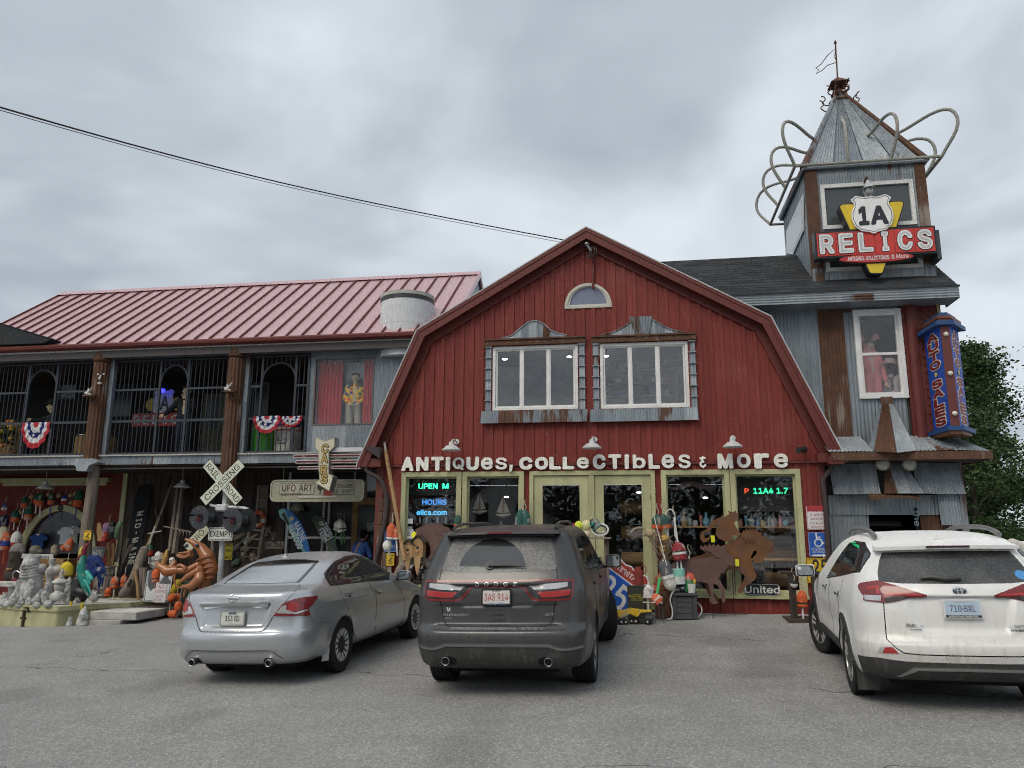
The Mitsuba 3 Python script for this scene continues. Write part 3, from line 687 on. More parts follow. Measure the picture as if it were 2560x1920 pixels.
# balcony doors and windows seen through the bars
od=(0.17,0.16,0.10)
dx0,dx1=(-11.996,5.382)[0],(-11.348,5.366)[0]
d=part(lb,'balcony_door',bx(dx0,dx1,5.14,5.19,zf1,zf1+2.05),'satin',od,s=0)
part(d,'glass',bx(dx0+0.14,dx1-0.14,5.12,5.139,zf1+1.05,zf1+1.92),'gloss',(0.10,0.12,0.14),s=0)
part(d,'panel',cat(*[bx(dx0+0.12,dx1-0.12,5.125,5.139,zf1+0.12+0.3*i,zf1+0.36+0.3*i)for i in range(3)]),'satin',(0.20,0.19,0.12),s=0)
for u0,u1,v0,v1,c in((1205,1345,525,900,(0.05,0.055,0.06)),(650,775,560,640,(0.40,0.45,0.48)),(1020,1090,560,900,(0.06,0.06,0.06))):
 a,b=((-14.81,5.88),(-14.257,4.808))if u0==1205 else(((-16.538,5.856),(-16.079,5.356))if u0==650 else((-10.478,5.585),(-10.081,4.714)))
 w=part(lb,'balcony_window',bx(a[0],b[0],5.15,5.19,b[1],a[1]),'gloss',c,s=0)
 frame(w,a[0]-0.05,b[0]+0.05,b[1]-0.05,a[1]+0.05,0.05,5.12,5.195,'satin',(0.16,0.16,0.16))
 # fluted rusty columns with the log posts below
colx=[((-13.163,5.685)[0]+(-13.099,3.145)[0])/2,((-9.491,5.653)[0]+(-9.517,3.428)[0])/2,-18.6]
ztop=zs+0.02
def fluted(x,y,z0,z1,r,n=14):
 th=np.linspace(0,2*np.pi,n*8,endpoint=False)
 rad=r+0.013*np.cos(n*th)
 ringp=np.stack([x+rad*np.cos(th),y+rad*np.sin(th)],1)
 return prismz(Polygon(ringp),z0,z1)
deckz=(-10.914,-0.139)[1]
for i,cx in enumerate(colx):
 zb_=zf0-(0.02 if i==0 else 0.55)
 c=part(lb,'column',fluted(cx,2.35,zb_,ztop-0.22,0.185),'rusted_steel',smooth=40)
 part(c,'capital',cat(lathe([(0.20,ztop-0.20),(0.225,ztop-0.17),(0.215,ztop-0.02),(0.21,ztop)],28,(cx,2.35,0)),*[ball((cx+0.222*math.cos(a),2.35+0.222*math.sin(a),ztop-0.1),0.022,1)for a in np.arange(0,6.28,0.5)]),'rusted_steel')
 if i==0:
  part(c,'foot',prism([(cx-0.29,zf0+0.13),(cx+0.20,zf0+0.13),(cx+0.33,zf0+0.04),(cx+0.12,zf0-0.03),(cx+0.06,zf0-0.17),(cx-0.20,zf0-0.17),(cx-0.24,zf0-0.06),(cx-0.33,zf0-0.01)],2.13,2.37),'galvanised_light',s=0)
 part(c,'side_board',bx(cx+0.19,cx+0.30,2.40,2.52,zf1+0.02,ztop-0.1),'galvanised_rusty',s=0)
 zp=np.linspace(deckz,zb_-0.01,9)
 part(lb,'log_post',tube([(cx+0.02+0.012*math.sin(3*z),2.45,z)for z in zp],np.linspace(0.15,0.13,9),14),'wood_grey',uv=(0,0.3),smooth=60)
 # the cage: rails, posts, bars and pointed arches
ZT_,ZB_=zhead+0.01,(-15.555,3.379)[1]
ZH,ZM=(-14.309,4.177)[1],(-14.362,4.967)[1]
iron=(0.035,0.043,0.055)
arches=[((-15.254,5.052),(-14.876,5.546),(-14.453,5.032)),((-11.588,5.019),(-11.206,5.571),(-10.829,5.024)),((-8.89,5.038),(-8.436,5.54),(-8.018,5.039))]
cage=thing('balcony_cage','dark iron bar cage with pointed arches along the balcony front','railing')
bays=[(xr0-1.2,colx[0]-0.2),(colx[0]+0.2,colx[1]-0.2),(colx[1]+0.22,XW0-0.02)]
AR=[]
for a,t,b in arches:
 x0,x1,xm,zt,zs_=a[0],b[0],t[0],t[1],(a[1]+b[1])/2
 L=[(x0,ZH),(x0,zs_)]+[(x0+(xm-x0)*(1-math.cos(q)),zs_+(zt-zs_)*(math.sin(q))**0.92)for q in np.linspace(0.15,1.5708,8)]
 Rr=[(2*xm-px_ if False else x1-(px_-x0)*(x1-xm)/(xm-x0),pz)for px_,pz in L][::-1]
 AR.append((x0,x1,L+Rr[1:]))
 part(cage,'arch',tube([(p,2.5-0.015,q)for p,q in L+Rr[1:]],0.028,6),'satin',iron,s=0)
def arch_top(x):
 for x0,x1,c in AR:
  if x0<x<x1:
   return np.interp(x,[p for p,_ in c],[q for _,q in c])
 return None
for b0,b1 in bays:
 for z,h in((ZB_,0.022),(ZH,0.03)):
  part(cage,'rail',bx(b0,b1,2.5-0.03,2.5+0.01,z-h,z+h),'satin',iron,s=0)
 part(cage,'rail',bx(b0,b1,2.5-0.03,2.5+0.01,ZT_-0.05,ZT_-0.01),'satin',iron,s=0)
 segs=[b0]+[v for x0,x1,_ in AR if b0<x0<b1 for v in(x0,x1)]+[b1]
 for s in range(0,len(segs),2):
  part(cage,'rail',bx(segs[s],segs[s+1],2.5-0.03,2.5+0.01,ZM-0.025,ZM+0.025),'satin',iron,s=0)
 for v in segs:
  part(cage,'post',bx(v-0.026,v+0.026,2.5-0.038,2.5+0.014,zf1-0.02,ZT_-0.05),'satin',iron,s=0)
 n=int((b1-b0)/0.116)
 for i in range(1,n):
  x=b0+(b1-b0)*i/n
  t=arch_top(x)
  pieces=[(ZB_,ZT_-0.05)]if t is None else[(ZB_,ZH-0.03),(t+0.02,ZT_-0.05)]
  for p,q in pieces:part(cage,'bar',tube([(x,2.5-0.01,p),(x,2.5-0.01,q)],0.011,6),'satin',iron,s=0)
  # tin wall with the curtained window
wx0,wx1,wz0,wz1=(-7.53,4.828)[0],(-6.094,4.792)[0],(-6.802,4.02)[1],(-6.883,5.591)[1]
XW1=-4.2
for x0,x1,z0,z1,m in((XW0,wx0,zf1,zs-0.06,'galvanised'),(wx1,XW1,zf1,zs-0.06,'galvanised'),(wx0,wx1,wz1,zs-0.06,'galvanised'),(wx0,(wx0+wx1)/2+0.1,zf1,wz0,'galvanised_light'),((wx0+wx1)/2+0.1,wx1,zf1,wz0,'galvanised')):
 part(lb,'wall_sheet',corr(x0,x1,z0,z1,2.5,0.034,0.004,per=6),m)
part(lb,'wall_core',cat(bx(XW0,wx0,2.5+0.02,2.5+0.12,zf0,zs),bx(wx1,XW1,2.5+0.02,2.5+0.12,zf0,zs),bx(wx0,wx1,2.5+0.02,2.5+0.12,wz1,zs),bx(wx0,wx1,2.5+0.02,2.5+0.12,zf0,wz0)),'matte',(0.1,0.1,0.1),s=0)
w=part(lb,'curtained_window',tm([[wx0,2.52,wz0],[wx1,2.52,wz0],[wx1,2.52,wz1],[wx0,2.52,wz1]],[[0,1,2],[0,2,3]]),'glass_pane',s=0)
frame(w,wx0-0.03,wx1+0.03,wz0-0.03,wz1+0.03,0.035,2.5-0.015,2.5+0.015,'satin',(0.13,0.11,0.10))
def curtain(x0,x1,z0,z1,y,n,amp,pinch=None):
 m=14*n
 xs,zz=np.linspace(0,1,m),np.linspace(0,1,10)
 X,Z=np.meshgrid(xs,zz,indexing='ij')
 top,bot=(x0,x1)if pinch is None else pinch
 xx=(top+(bot-top)*X)*Z+(x0+(x1-x0)*X)*(1-Z)
 yy=y+amp*np.sin(X*n*2*np.pi+0.7*np.sin(3*Z))*(0.7+0.3*Z)
 v=np.stack([xx,yy,z0+(z1-z0)*Z],-1).reshape(-1,3)
 i=(np.arange(m-1)[:,None]*10+np.arange(9)[None]).ravel()
 f=np.vstack([np.stack([i,i+10,i+11],1),np.stack([i,i+11,i+1],1)])
 return cat(tm(v,f),tm(v+[0,0.012,0],f[:,::-1]))
ww=wx1-wx0
for a,b,c,am in((0.0,0.43,(0.36,0.025,0.025),0.03),(0.80,1.0,(0.36,0.025,0.025),0.025)):
 solo('curtain',curtain(wx0+a*ww,wx0+b*ww,wz0-0.02,wz1,2.66,7 if a==0 else 4,am),'matte','wide red curtain at the left of the tin wall window' if a==0 else 'narrow red curtain at the right of the tin wall window','curtain',c,s=1,group='red curtains')
solo('curtain',cat(curtain(wx0+0.41*ww,wx0+0.58*ww,wz0-0.02,wz1,2.95,5,0.015,(wx0+0.41*ww,wx0+0.72*ww)),curtain(wx0+0.83*ww,wx0+0.90*ww,wz0-0.02,wz1,2.95,3,0.012,(wx0+0.66*ww,wx0+0.86*ww))),'matte','sheer white curtain parted behind the polka dot figure','curtain',(0.55,0.57,0.6),s=1)
part(lb,'window_room',cat(bx(wx0-0.3,wx1+0.3,3.3,3.35,wz0-0.3,wz1+0.2)),'matte',(0.12,0.12,0.13),s=0)
# ground floor: red plaster bay with the arched window, then dark board wall, shop window and open door
RX1=(-13.55,2.191)[0]
red=(0.16,0.035,0.032)
acx,acz,ar=(-15.422,1.08)[0],(-15.422,1.08)[1]-0.15,0
aw=((-15.556,2.064)[1]-acz)
aox=((-15.578,2.227)[1]-acz)
archp=lambda r,sx=1.0:affinity.translate(affinity.scale(Point(0,0).buffer(1,24),r*sx,r),acx,acz).intersection(sbox(acx-3,acz,acx+3,acz+4))
zdk=deckz
redw=sbox(xr0-3.8,-0.6,RX1,zf0-0.03).difference(archp(aw,0.86)).difference(sbox(acx-aw*0.86,acz-0.6,acx+aw*0.86,acz+0.01))
part(lb,'red_wall',prism(redw,4.4,4.4+0.12),'matte',red,s=0)
part(lb,'arch_trim',prism(archp(aox,0.90).difference(archp(aw,0.86)).union(sbox(acx-aox*.9,acz-.6,acx-aw*.86,acz)).union(sbox(acx+aw*.86,acz-.6,acx+aox*.9,acz)),4.4-0.07,4.4-0.003),'cream_paint',smooth=40)
part(lb,'arch_knob',lathe([(0.0,0.03),(0.06,0.025),(0.09,0.0)],20,((-15.44,2.148)[0],4.4-0.071,(-15.44,2.148)[1]),(0,-1,0)),'satin',(0.02,0.02,0.02))
z0_,z1_=(-17.049,2.743)[1],(-17.079,2.945)[1]
part(lb,'cornice',cat(bx(xr0-3,RX1-0.5,4.4-0.16,4.4-0.003,z0_+0.10,z1_),bx(xr0,RX1-0.6,4.4-0.10,4.4-0.003,z0_,z0_+0.098)),'cream_paint',s=0)
part(lb,'corner_trim',bx(RX1-0.13,RX1,4.4-0.05,4.4-0.003,zdk,zf0-0.04),'cream_paint',s=0)
part(lb,'arch_room',cat(bx(acx-2,acx+2,5.8,5.9,-0.6,zf0-0.04)),'matte',(0.035,0.035,0.04),s=0)
part(lb,'arch_pane',prism(archp(aw-0.005,0.86),4.4+0.03,4.4+0.034),'gloss',(0.012,0.014,0.018),s=0)
for i,xx in enumerate(np.arange(RX1,-5.0,0.24)):
 top=zf0-0.04
 wdoor0,wdoor1=(-8.893,1.956)[0],(-7.162,1.957)[0]
 if xx>wdoor0-0.3:break
 part(lb,'wall_plank',bx(xx+0.004,xx+0.234,4.4+0.006*(i%3),4.4+0.06,zdk,top),'wood_dark',s=0,uv=(0,(i*0.37)%1))
SX0=wdoor0-0.06
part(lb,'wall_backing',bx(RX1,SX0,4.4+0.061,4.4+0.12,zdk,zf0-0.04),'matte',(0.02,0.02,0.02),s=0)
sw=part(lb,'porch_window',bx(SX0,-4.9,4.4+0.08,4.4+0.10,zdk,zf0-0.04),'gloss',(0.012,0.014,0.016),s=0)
wc=(0.55,0.56,0.56)
zmid=(-8.187,1.383)[1]
for xa,ww_ in((SX0,0.07),((-7.971,1.646)[0],0.05),((-7.83,1.957)[0],0.05),((-7.172,1.649)[0],0.06)):
 part(sw,'mullion',bx(xa,xa+ww_,4.4,4.4+0.079,zdk+0.1,zf0-0.05),'satin',wc if xa<-6.5 else(0.3,0.3,0.3),s=0)
part(sw,'rail',bx(SX0+0.071,-6.0,4.4+0.01,4.4+0.078,zmid-0.03,zmid+0.035),'satin',wc,s=0)
# open orange door
ox0,ox1,oz1,oy=(-7.062,2.375)[0],-5.15,(-6.973,2.375)[1],4.1
od_=part(lb,'orange_door',cat(bx(ox0,ox0+0.15,oy,oy+0.06,zdk+0.02,oz1),bx(ox1-0.12,ox1,oy,oy+0.06,zdk+0.02,oz1),bx(ox0+0.15,ox1-0.12,oy,oy+0.06,oz1-0.17,oz1),bx(ox0+0.15,ox1-0.12,oy,oy+0.06,zdk+0.02,zdk+0.4)),'wood_tan',s=0,uv=(0,0.4))
part(od_,'pane',bx(ox0+0.15,ox1-0.12,oy+0.03,oy+0.035,zdk+0.4,oz1-0.17),'gloss',(0.03,0.04,0.035),s=0)
part(od_,'latch',cat(cyl((ox0+0.08,oy-0.03,oz1-0.35),(ox0+0.22,oy-0.03,oz1-0.36),0.014,8),ball((ox0+0.08,oy-0.02,oz1-0.35),0.03,1)),'metal',(0.3,0.28,0.25))
# the deck and its steps
ndk=14
DX=-5.15
DX_L=(-12.226,-0.163)[0]
for i in range(ndk):
 y0=1.5+i*(4.4-1.5)/ndk
 part(lb,'deck_board',cbx(DX_L-(1.6 if i>3 else 0),DX,y0+0.004,y0+(4.4-1.5)/ndk-0.004,deckz-0.04,deckz+rr.uniform(-0.003,0.003),0.004),'wood_dark',s=0,uv=(1,(i*0.31)%1))
zdb=(-10.896,-0.3)[1]
part(lb,'deck_skirt',bx(DX_L,DX,1.515,1.56,zdb,deckz-0.045),'wood_dark',s=0,uv=(1,0.15))
for u in((-10.938,-0.384)[0],-9.3,-7.6,-6.0):
 part(lb,'deck_post',bx(u-0.07,u+0.07,1.65,1.79,float(zg(u,1.7))-0.1,zdb+0.05),'wood_dark',s=0,uv=(0,0.5))
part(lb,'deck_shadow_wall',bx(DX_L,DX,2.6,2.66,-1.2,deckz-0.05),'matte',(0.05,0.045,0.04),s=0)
# dark shingled cross gable at the far left, and the big white duct behind the gutter
g0,g1=(-14.316,6.207),(-15.795,6.658)
part(lb,'shingled_gable',prism([(g0[0],g0[1]),(g0[0]-0.25,ze+0.04),(-17.2,ze+0.04),(-17.2,g1[1]+0.35),(g1[0],g1[1]+0.02)],1.95,2.3),'shingle',s=0,uv=(0.4,0.2))
for i in range(5):
 for j in range(6):
  a=np.array([g1[0]-0.2,g1[1]+0.06])+(np.array(g0)-[g1[0]-0.2,g1[1]+0.06])*(j+0.02)/6
  b=np.array([g1[0]-0.2,g1[1]+0.06])+(np.array(g0)-[g1[0]-0.2,g1[1]+0.06])*(j+0.98)/6
  n_=np.array([-(b-a)[1],(b-a)[0]]);n_/=np.linalg.norm(n_)
  part(lb,'shingle',prism([tuple(a+n_*0.004),tuple(b+n_*0.004),tuple(b+n_*(0.02+0.004*(j%2))),tuple(a+n_*0.02)],1.93+0.08*i,1.93+0.08*i+0.079),'shingle',s=0,uv=(rr.random(),rr.random()))
dc,dr_=(-5.426,6.559),((-4.784,6.532)[0]-(-6.073,6.586)[0])/2
dz1,dz0=(-5.445,7.107)[1],5.6
dk_=thing('white_duct','big round white duct with a black band standing behind the roof gutter','duct')
part(dk_,'pipe',cyl((dc[0],2.25+dr_,dz0),(dc[0],2.25+dr_,dz1-0.02),dr_,48),'satin',(0.60,0.62,0.64))
part(dk_,'seam',cat(cyl((dc[0],2.25+dr_,(-5.42,6.388)[1]),(dc[0],2.25+dr_,(-5.42,6.388)[1]+0.012),dr_+0.004,48)),'satin',(0.5,0.52,0.54))
part(dk_,'band',cyl((dc[0],2.25+dr_,dz1-0.115),(dc[0],2.25+dr_,dz1-0.02),dr_+0.012,48),'satin',(0.035,0.035,0.04))
part(dk_,'rim',cyl((dc[0],2.25+dr_,dz1-0.019),(dc[0],2.25+dr_,dz1+0.07),dr_+0.018,48),'matte',(0.42,0.42,0.38))
# ================================================================ the tin clad tower building on the right
tb=thing('tower_building','tin clad corner building with a window, flared nose roof and a tower on top','building')
TS=0.78
teave=5.98
TX0,TX1=1.78,5.92
tzr,tyr=teave+TS*1.78,1.78
rt_=random.Random(21)
tzf=lambda y:teave+TS*y
part(tb,'roof_deck',prismx([(0.2,teave+0.2*TS-0.02),(tyr,tzr-0.02),(2*tyr+0.9,teave-0.7),(2*tyr+0.9,teave-0.8),(tyr,tzr-0.16),(0.2,teave-0.14)],TX0-1.3,TX1-0.02),'matte',(0.03,0.03,0.03),s=0)
nrow,ncol=15,18
LX0,LX1,LY0,LY1=3.53,5.72,0.45,2.85
for r in range(nrow):
 y0,y1=tyr*r/nrow-0.01,tyr*(r+1)/nrow
 off=0.12*(r%3)+rt_.uniform(0,0.05)
 for c in range(ncol):
  x0=TX0-1.3+off+c*0.325
  x1=min(x0+0.322,TX1)
  if x0<TX0-2.4*max(0,y0-0.08):x0=max(x0,TX0-2.4*max(0,y0-0.08))
  if x1-x0<0.03 or x0>TX1-0.02 or(x0>LX0+0.05 and x1<LX1-0.05 and y0>LY0+0.1):continue
  h=0.012+rt_.choice([0,0,0.007])
  part(tb,'shingle',prismx([(y0,tzf(y0)+0.006),(y0,tzf(y0)+0.006+h),(y1+0.005,tzf(y1+0.005)+0.008),(y1+0.005,tzf(y1+0.005))],x0,x1),'shingle',s=0,uv=(rt_.random(),rt_.random()))
part(tb,'shingle_back',prismx([(tyr,tzr+0.01),(2*tyr+0.9,teave-0.69),(2*tyr+0.9,teave-0.70),(tyr,tzr-0.01)],TX0-1.5,TX1),'shingle',s=0,uv=(0.3,0.3))
# eave: corrugated fascia laid sideways, soffit
part(tb,'eave_sheet',corr(TX0,TX1+0.0,teave-0.235,teave-0.035,-0.02,0.05,0.010,axis='z'),'galvanised_light')
part(tb,'eave_sheet',corr(3.9,4.45,teave-0.225,teave-0.10,-0.026,0.05,0.010,axis='z'),'galvanised_rusty')
part(tb,'drip_edge',bx(TX0,TX1+0.02,-0.05,-0.01,teave-0.033,teave+0.0),'satin',(0.02,0.02,0.022),s=0)
part(tb,'eave_end',prismx([(-0.01,teave-0.24),(-0.01,teave-0.03),(0.6,teave+0.42),(0.6,teave-0.24)],TX1-0.018,TX1+0.01),'satin',(0.12,0.11,0.11),s=0)
part(tb,'soffit',bx(TX0,TX1-0.02,0.0,0.45,teave-0.235,teave-0.215),'galvanised',s=0)
# upper wall
zsk=(3.746,3.273)[1]
ux=[1.8,(3.554,4.818)[0],(3.986,4.804)[0],(4.187,4.023)[0]]
zt_=teave-0.235
part(tb,'wall_core',bx(TX0,5.72,0.45+0.03,0.45+0.15,1.9,zt_),'matte',(0.05,0.05,0.05),s=0)
part(tb,'side_wall',bx(5.70,5.75,0.45-0.01,6.0,-0.3,zt_+0.1),'galvanised_rusty',s=0)
for i,m in enumerate(('galvanised','rusted_steel','galvanised')):
 part(tb,'wall_sheet',corr(ux[i]-0.02,ux[i+1]+0.02,zsk-0.02,zt_,0.45-0.006*(i%2)),m)
wx0,wx1,wz1,wz0=(4.173,5.674)[0]+0.03,(5.032,4.003)[0]-0.03,(4.597,5.669)[1],(4.595,4.008)[1]
part(tb,'wall_sheet',corr(ux[3],wx1,zsk-0.3,wz0,0.45),'galvanised')
part(tb,'wall_sheet',corr(ux[3]-0.3,wx1,wz1,zt_,0.45-0.004),'galvanised_rusty')
w=part(tb,'tall_window',bx(wx0,wx1,0.45-0.03,0.45+0.02,(wz0+wz1)/2-0.03,(wz0+wz1)/2+0.02),'satin',(0.72,0.72,0.72),s=0)
frame(w,wx0-0.03,wx1+0.03,wz0-0.03,wz1+0.03,0.075,0.45-0.06,0.45+0.04,'satin',(0.74,0.74,0.74))
frame(w,wx0+0.045,wx1-0.045,wz0+0.045,wz1-0.045,0.04,0.45-0.03,0.45+0.03,'satin',(0.70,0.70,0.70),'sash')
part(w,'pane',tm([[wx0,0.45+.01,wz0],[wx1,0.45+.01,wz0],[wx1,0.45+.01,wz1],[wx0,0.45+.01,wz1]],[[0,1,2],[0,2,3]]),'glass_pane',s=0)
# cut the core behind the window by rebuilding it in four pieces
key_core=[k for k in scene if k.startswith(tb+'__wall_core')][0]
scene[key_core]=shape(cat(bx(TX0,wx0,0.45+0.045,0.45+0.15,1.9,zt_),bx(wx1,5.69,0.45+0.045,0.45+0.15,1.9,zt_),bx(wx0,wx1,0.45+0.045,0.45+0.15,wz1,zt_),bx(wx0,wx1,0.45+0.045,0.45+0.15,1.9,wz0)),'matte',(0.05,0.05,0.05),False)
part(tb,'window_room',cat(bx(wx0-0.4,wx1+0.4,1.75,1.8,wz0-0.2,wz1+0.2),bx(wx0-0.4,wx1+0.4,0.45+0.16,1.75,wz0-0.2,wz0-0.14),bx(wx0-.4,wx0-.35,0.45+.16,1.75,wz0-.13,wz1+.2),bx(wx1+.35,wx1+.4,0.45+.16,1.75,wz0-.13,wz1+.2)),'matte',(0.16,0.16,0.16),s=0)
# red pressed tin corner with its half round pilaster
px0,px1=wx1+0.05,5.66
part(tb,'red_pilaster',cat(cyl((px0+0.14,0.45-0.02,zsk-0.1),(px0+0.14,0.45-0.02,zt_),0.105,20),bx(px0,px0+0.3,0.45-0.04,0.45+0.02,zsk-0.05,zt_)),'red_trim')
part(tb,'red_backing',bx(px0+0.3,px1+0.03,0.45-0.005,0.45+0.04,zsk-0.05,zt_),'red_trim',s=0)
ts=0.155
for r in range(int((zt_-zsk)/(ts*0.5))+1):
 for c in range(6):
  cx,cz=px0+0.32+c*ts+(r%2)*ts/2,zsk+r*ts*0.5
  q=Polygon([(cx-ts/2,cz),(cx,cz-ts/2),(cx+ts/2,cz),(cx,cz+ts/2)]).buffer(-0.006).intersection(sbox(px0+0.3,zsk-0.04,px1+0.02,zt_))
  for g in polys(q):
   if g.area<0.002:continue
   v=np.array(g.exterior.coords)[:-1]
   yy=lambda p:0.45-0.008-0.020*(cz+ts/2-p[1])/ts
   n=len(v)
   V=[(p[0],yy(p),p[1])for p in v]+[(p[0],0.45-0.004,p[1])for p in v]
   F=[[0,i,i+1]for i in range(1,n-1)]+[[i,n+i,n+(i+1)%n]for i in range(n)]+[[i,n+(i+1)%n,(i+1)%n]for i in range(n)]
   part(tb,'tin_tile',tm(V,F),'red_trim',s=0)
part(tb,'corner_trim',bx(px1+0.025,px1+0.065,0.45-0.03,0.45+0.04,zsk,zt_),'satin',(0.45,0.36,0.18),s=0)
# flared skirt roof with the pointed nose
zk1,zk0=(3.855,3.271)[1],(3.643,2.916)[1]
kx=[2.9]+[(4.118,2.909)[0]]+[(4.814,2.901)[0]]+[6.0]
xk1=5.60
segs=[(3.36,kx[1],'galvanised_light'),(kx[2],5.15,'galvanised_light'),(5.15,5.62,'galvanised_rusty')]
for a,b,m in segs:
 part(tb,'skirt_sheet',corrq((a,-0.34,zk0),(b,-0.34,zk0),(b,0.45-0.02,zk1),(a,0.45-0.02,zk1)),m)
part(tb,'skirt_sheet',corrq((5.62,-0.34,zk0),(6.02,-0.28,zk0-0.02),(5.66,0.45-0.02,zk1),(5.62,0.45-0.02,zk1)),'galvanised')
part(tb,'skirt_sheet',corrq((6.02,-0.28,zk0-0.02),(6.02,2.5,zk0-0.02),(5.68,2.5,zk1),(5.68,0.45,zk1)),'galvanised')
part(tb,'skirt_fascia',cat(bx(3.40,6.02,-0.36,-0.33,zk0-0.16,zk0-0.02),bx(6.00,6.03,-0.33,2.5,zk0-0.16,zk0-0.04)),'rusted_steel',s=0)
part(tb,'skirt_soffit',bx(3.40,6.0,-0.33,0.45,zk0-0.15,zk0-0.13),'matte',(0.05,0.045,0.04),s=0)
for i in range(18):
 part(tb,'rivet',ball((3.45+i*0.16,-0.362,zk0-0.09),0.011,1),'metal',(0.4,0.36,0.32))
na=np.array((4.611,0.45,3.881))
n0,n1,nm=np.array([kx[1],-0.36,zk0+0.0]),np.array([kx[2],-0.36,zk0+0.0]),np.array((4.404,-0.62,2.852))
na2=na+[0.03,-0.05,0]
part(tb,'nose_sheet',corrq(n0,nm,na2+[0.02,0,0],na2-[0.08,0,0],0.05),'rusted_steel')
part(tb,'nose_sheet',corrq(nm,n1,na2+[0.09,0,0],na2+[0.025,0,0],0.05),'galvanised_light')
part(tb,'nose_sheet',corrq((kx[1]-0.02,-0.2,zk0+0.1),n0,na2-[0.08,0,0],na2-[0.12,-0.03,0],0.05),'galvanised')
part(tb,'nose_cap',bx(na[0]-0.08,na[0]+0.13,0.45-0.07,0.45-0.01,na[2]-0.03,na[2]+0.12),'galvanised_rusty',s=0)
# lower front: bulging cheeks, eyes, flared snout and the entrance
zc1,zc0=zk0-0.165,(4.622,2.192)[1]
c=[(3.651,2.452)[0],(4.035,2.449)[0],(4.285,2.447)[0],(4.948,2.443)[0],(5.205,2.441)[0],5.70]
for a,b,m,ar in((c[0]-0.15,c[1],'galvanised_rusty',0.0),(c[1]-0.01,c[2]+0.02,'galvanised_light',0.02),(c[3]-0.02,c[4]+0.01,'galvanised',0.02),(c[4],c[5],'galvanised',0.0)):
 part(tb,'cheek_sheet',corrq((a,0.10,zc0),(b,0.10,zc0),(b,0.28,zc1),(a,0.28,zc1),0.045,0.007,8,ar),m)
part(tb,'front_core',bx(c[0]-0.2,5.69,0.42,0.52,zc0-0.22,zc1+0.15),'matte',(0.06,0.06,0.06),s=0)
sm=(c[2]+c[3])/2
for a,b,ta,tb_,m in((c[2]+0.01,sm-0.09,-0.16,-0.11,'rusted_steel'),(sm-0.10,sm+0.16,-0.12,0.10,'galvanised_light'),(sm+0.15,c[3],0.09,0.16,'galvanised')):
 part(tb,'snout_sheet',corrq((a,-0.10,zc0),(b,-0.10,zc0),(sm+tb_,0.22,zc1),(sm+ta,0.22,zc1),0.045,0.008,8),m)
for u in((4.33,2.715),(4.772,2.711)):
 k=part(tb,'headlamp',lathe([(0.0,0.14),(0.08,0.13),(0.118,0.06),(0.128,0.0),(0.118,-0.012),(0.108,0.0)],28,(u[0],-0.06,u[1]),(0,1,0)),'metal',(0.5,0.47,0.42))
 part(k,'lens',lathe([(0.108,0.0),(0.09,0.02),(0.05,0.036),(0.0,0.042)],28,(u[0],-0.062,u[1]),(0,-1,0)),'gloss',(0.42,0.42,0.36))
 part(k,'stalk',cyl((u[0],0.05,u[1]),(u[0],0.35,u[1]-0.02),0.03,8),'rusted_steel')
hx0,hx1,hz1,hz0=(4.071,2.153)[0],(4.899,2.15)[0],(4.509,2.186)[1],(4.453,2.066)[1]
nh=10
hp=lambda t:((hx0+(hx1-hx0)*t),-0.30+0.16*(2*t-1)**2,hz0+0.05-0.05*(2*t-1)**2)
for i in range(nh):
 t0,t1=i/nh,(i+1)/nh
 a,b=hp(t0),hp(t1)
 part(tb,'hood_sheet',corrq(a,b,(b[0],0.08,hz1+0.01),(a[0],0.08,hz1+0.01),0.04,0.006,8),'rusted_steel')
part(tb,'lintel',corr(c[0]-0.2,5.45,zc0-0.36,zc0-0.005,0.33,0.068,0.007),'galvanised')
ex0,ex1=(4.132,1.783)[0],(5.002,1.784)[0]
for a,b,m in((c[0]-0.2,(3.833,1.78)[0],'galvanised_rusty'),((3.833,1.78)[0],ex0,'galvanised_rusty'),(ex1,(5.324,1.731)[0],'rusted_steel')):
 part(tb,'lower_sheet',corr(a,b,-0.1,zc0-0.34,0.36,0.068,0.008),m)
q0=(5.294,1.904)[0]
part(tb,'lower_sheet',corrq((q0,0.22,(5.399,1.653)[1]),(5.70,0.24,(5.398,1.641)[1]),(5.70,0.30,zc0+0.02),(q0,0.28,zc0+0.02),0.05,0.007,8,0.03),'galvanised')
part(tb,'lower_sheet',corr(q0,5.69,-0.1,(5.398,1.641)[1]+0.03,0.37,0.068,0.008),'rusted_steel')
part(tb,'corner_post',bx(5.66,5.76,0.26,0.40,-0.2,zk0-0.16),'galvanised_rusty',s=0)
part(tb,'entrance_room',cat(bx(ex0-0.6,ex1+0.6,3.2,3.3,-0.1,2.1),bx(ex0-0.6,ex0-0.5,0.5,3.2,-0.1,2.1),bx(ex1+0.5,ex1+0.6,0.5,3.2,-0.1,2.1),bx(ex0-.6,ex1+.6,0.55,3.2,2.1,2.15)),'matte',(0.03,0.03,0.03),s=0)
part(tb,'entrance_beam',bx(ex0-0.01,ex1-0.2,0.75,0.85,zc0-0.55,zc0-0.46),'wood_dark',s=0,uv=(1,0.6))
pb=thing('hanging_board','narrow black board lettered downwards beside the dark entrance','sign')
bp0,bp1=(4.908,1.959),(4.952,1.477)
part(pb,'board',bx(bp0[0],bp1[0],0.30,0.325,bp1[1],bp0[1]),'matte',(0.02,0.025,0.028),s=0)
part(pb,'lettering',mv(text('the Pra',0.10,0.003,w=0.62),((bp0[0]+bp1[0])/2,0.298,bp0[1]-0.36),0,0,math.pi/2),'matte',(0.35,0.45,0.45),s=0)
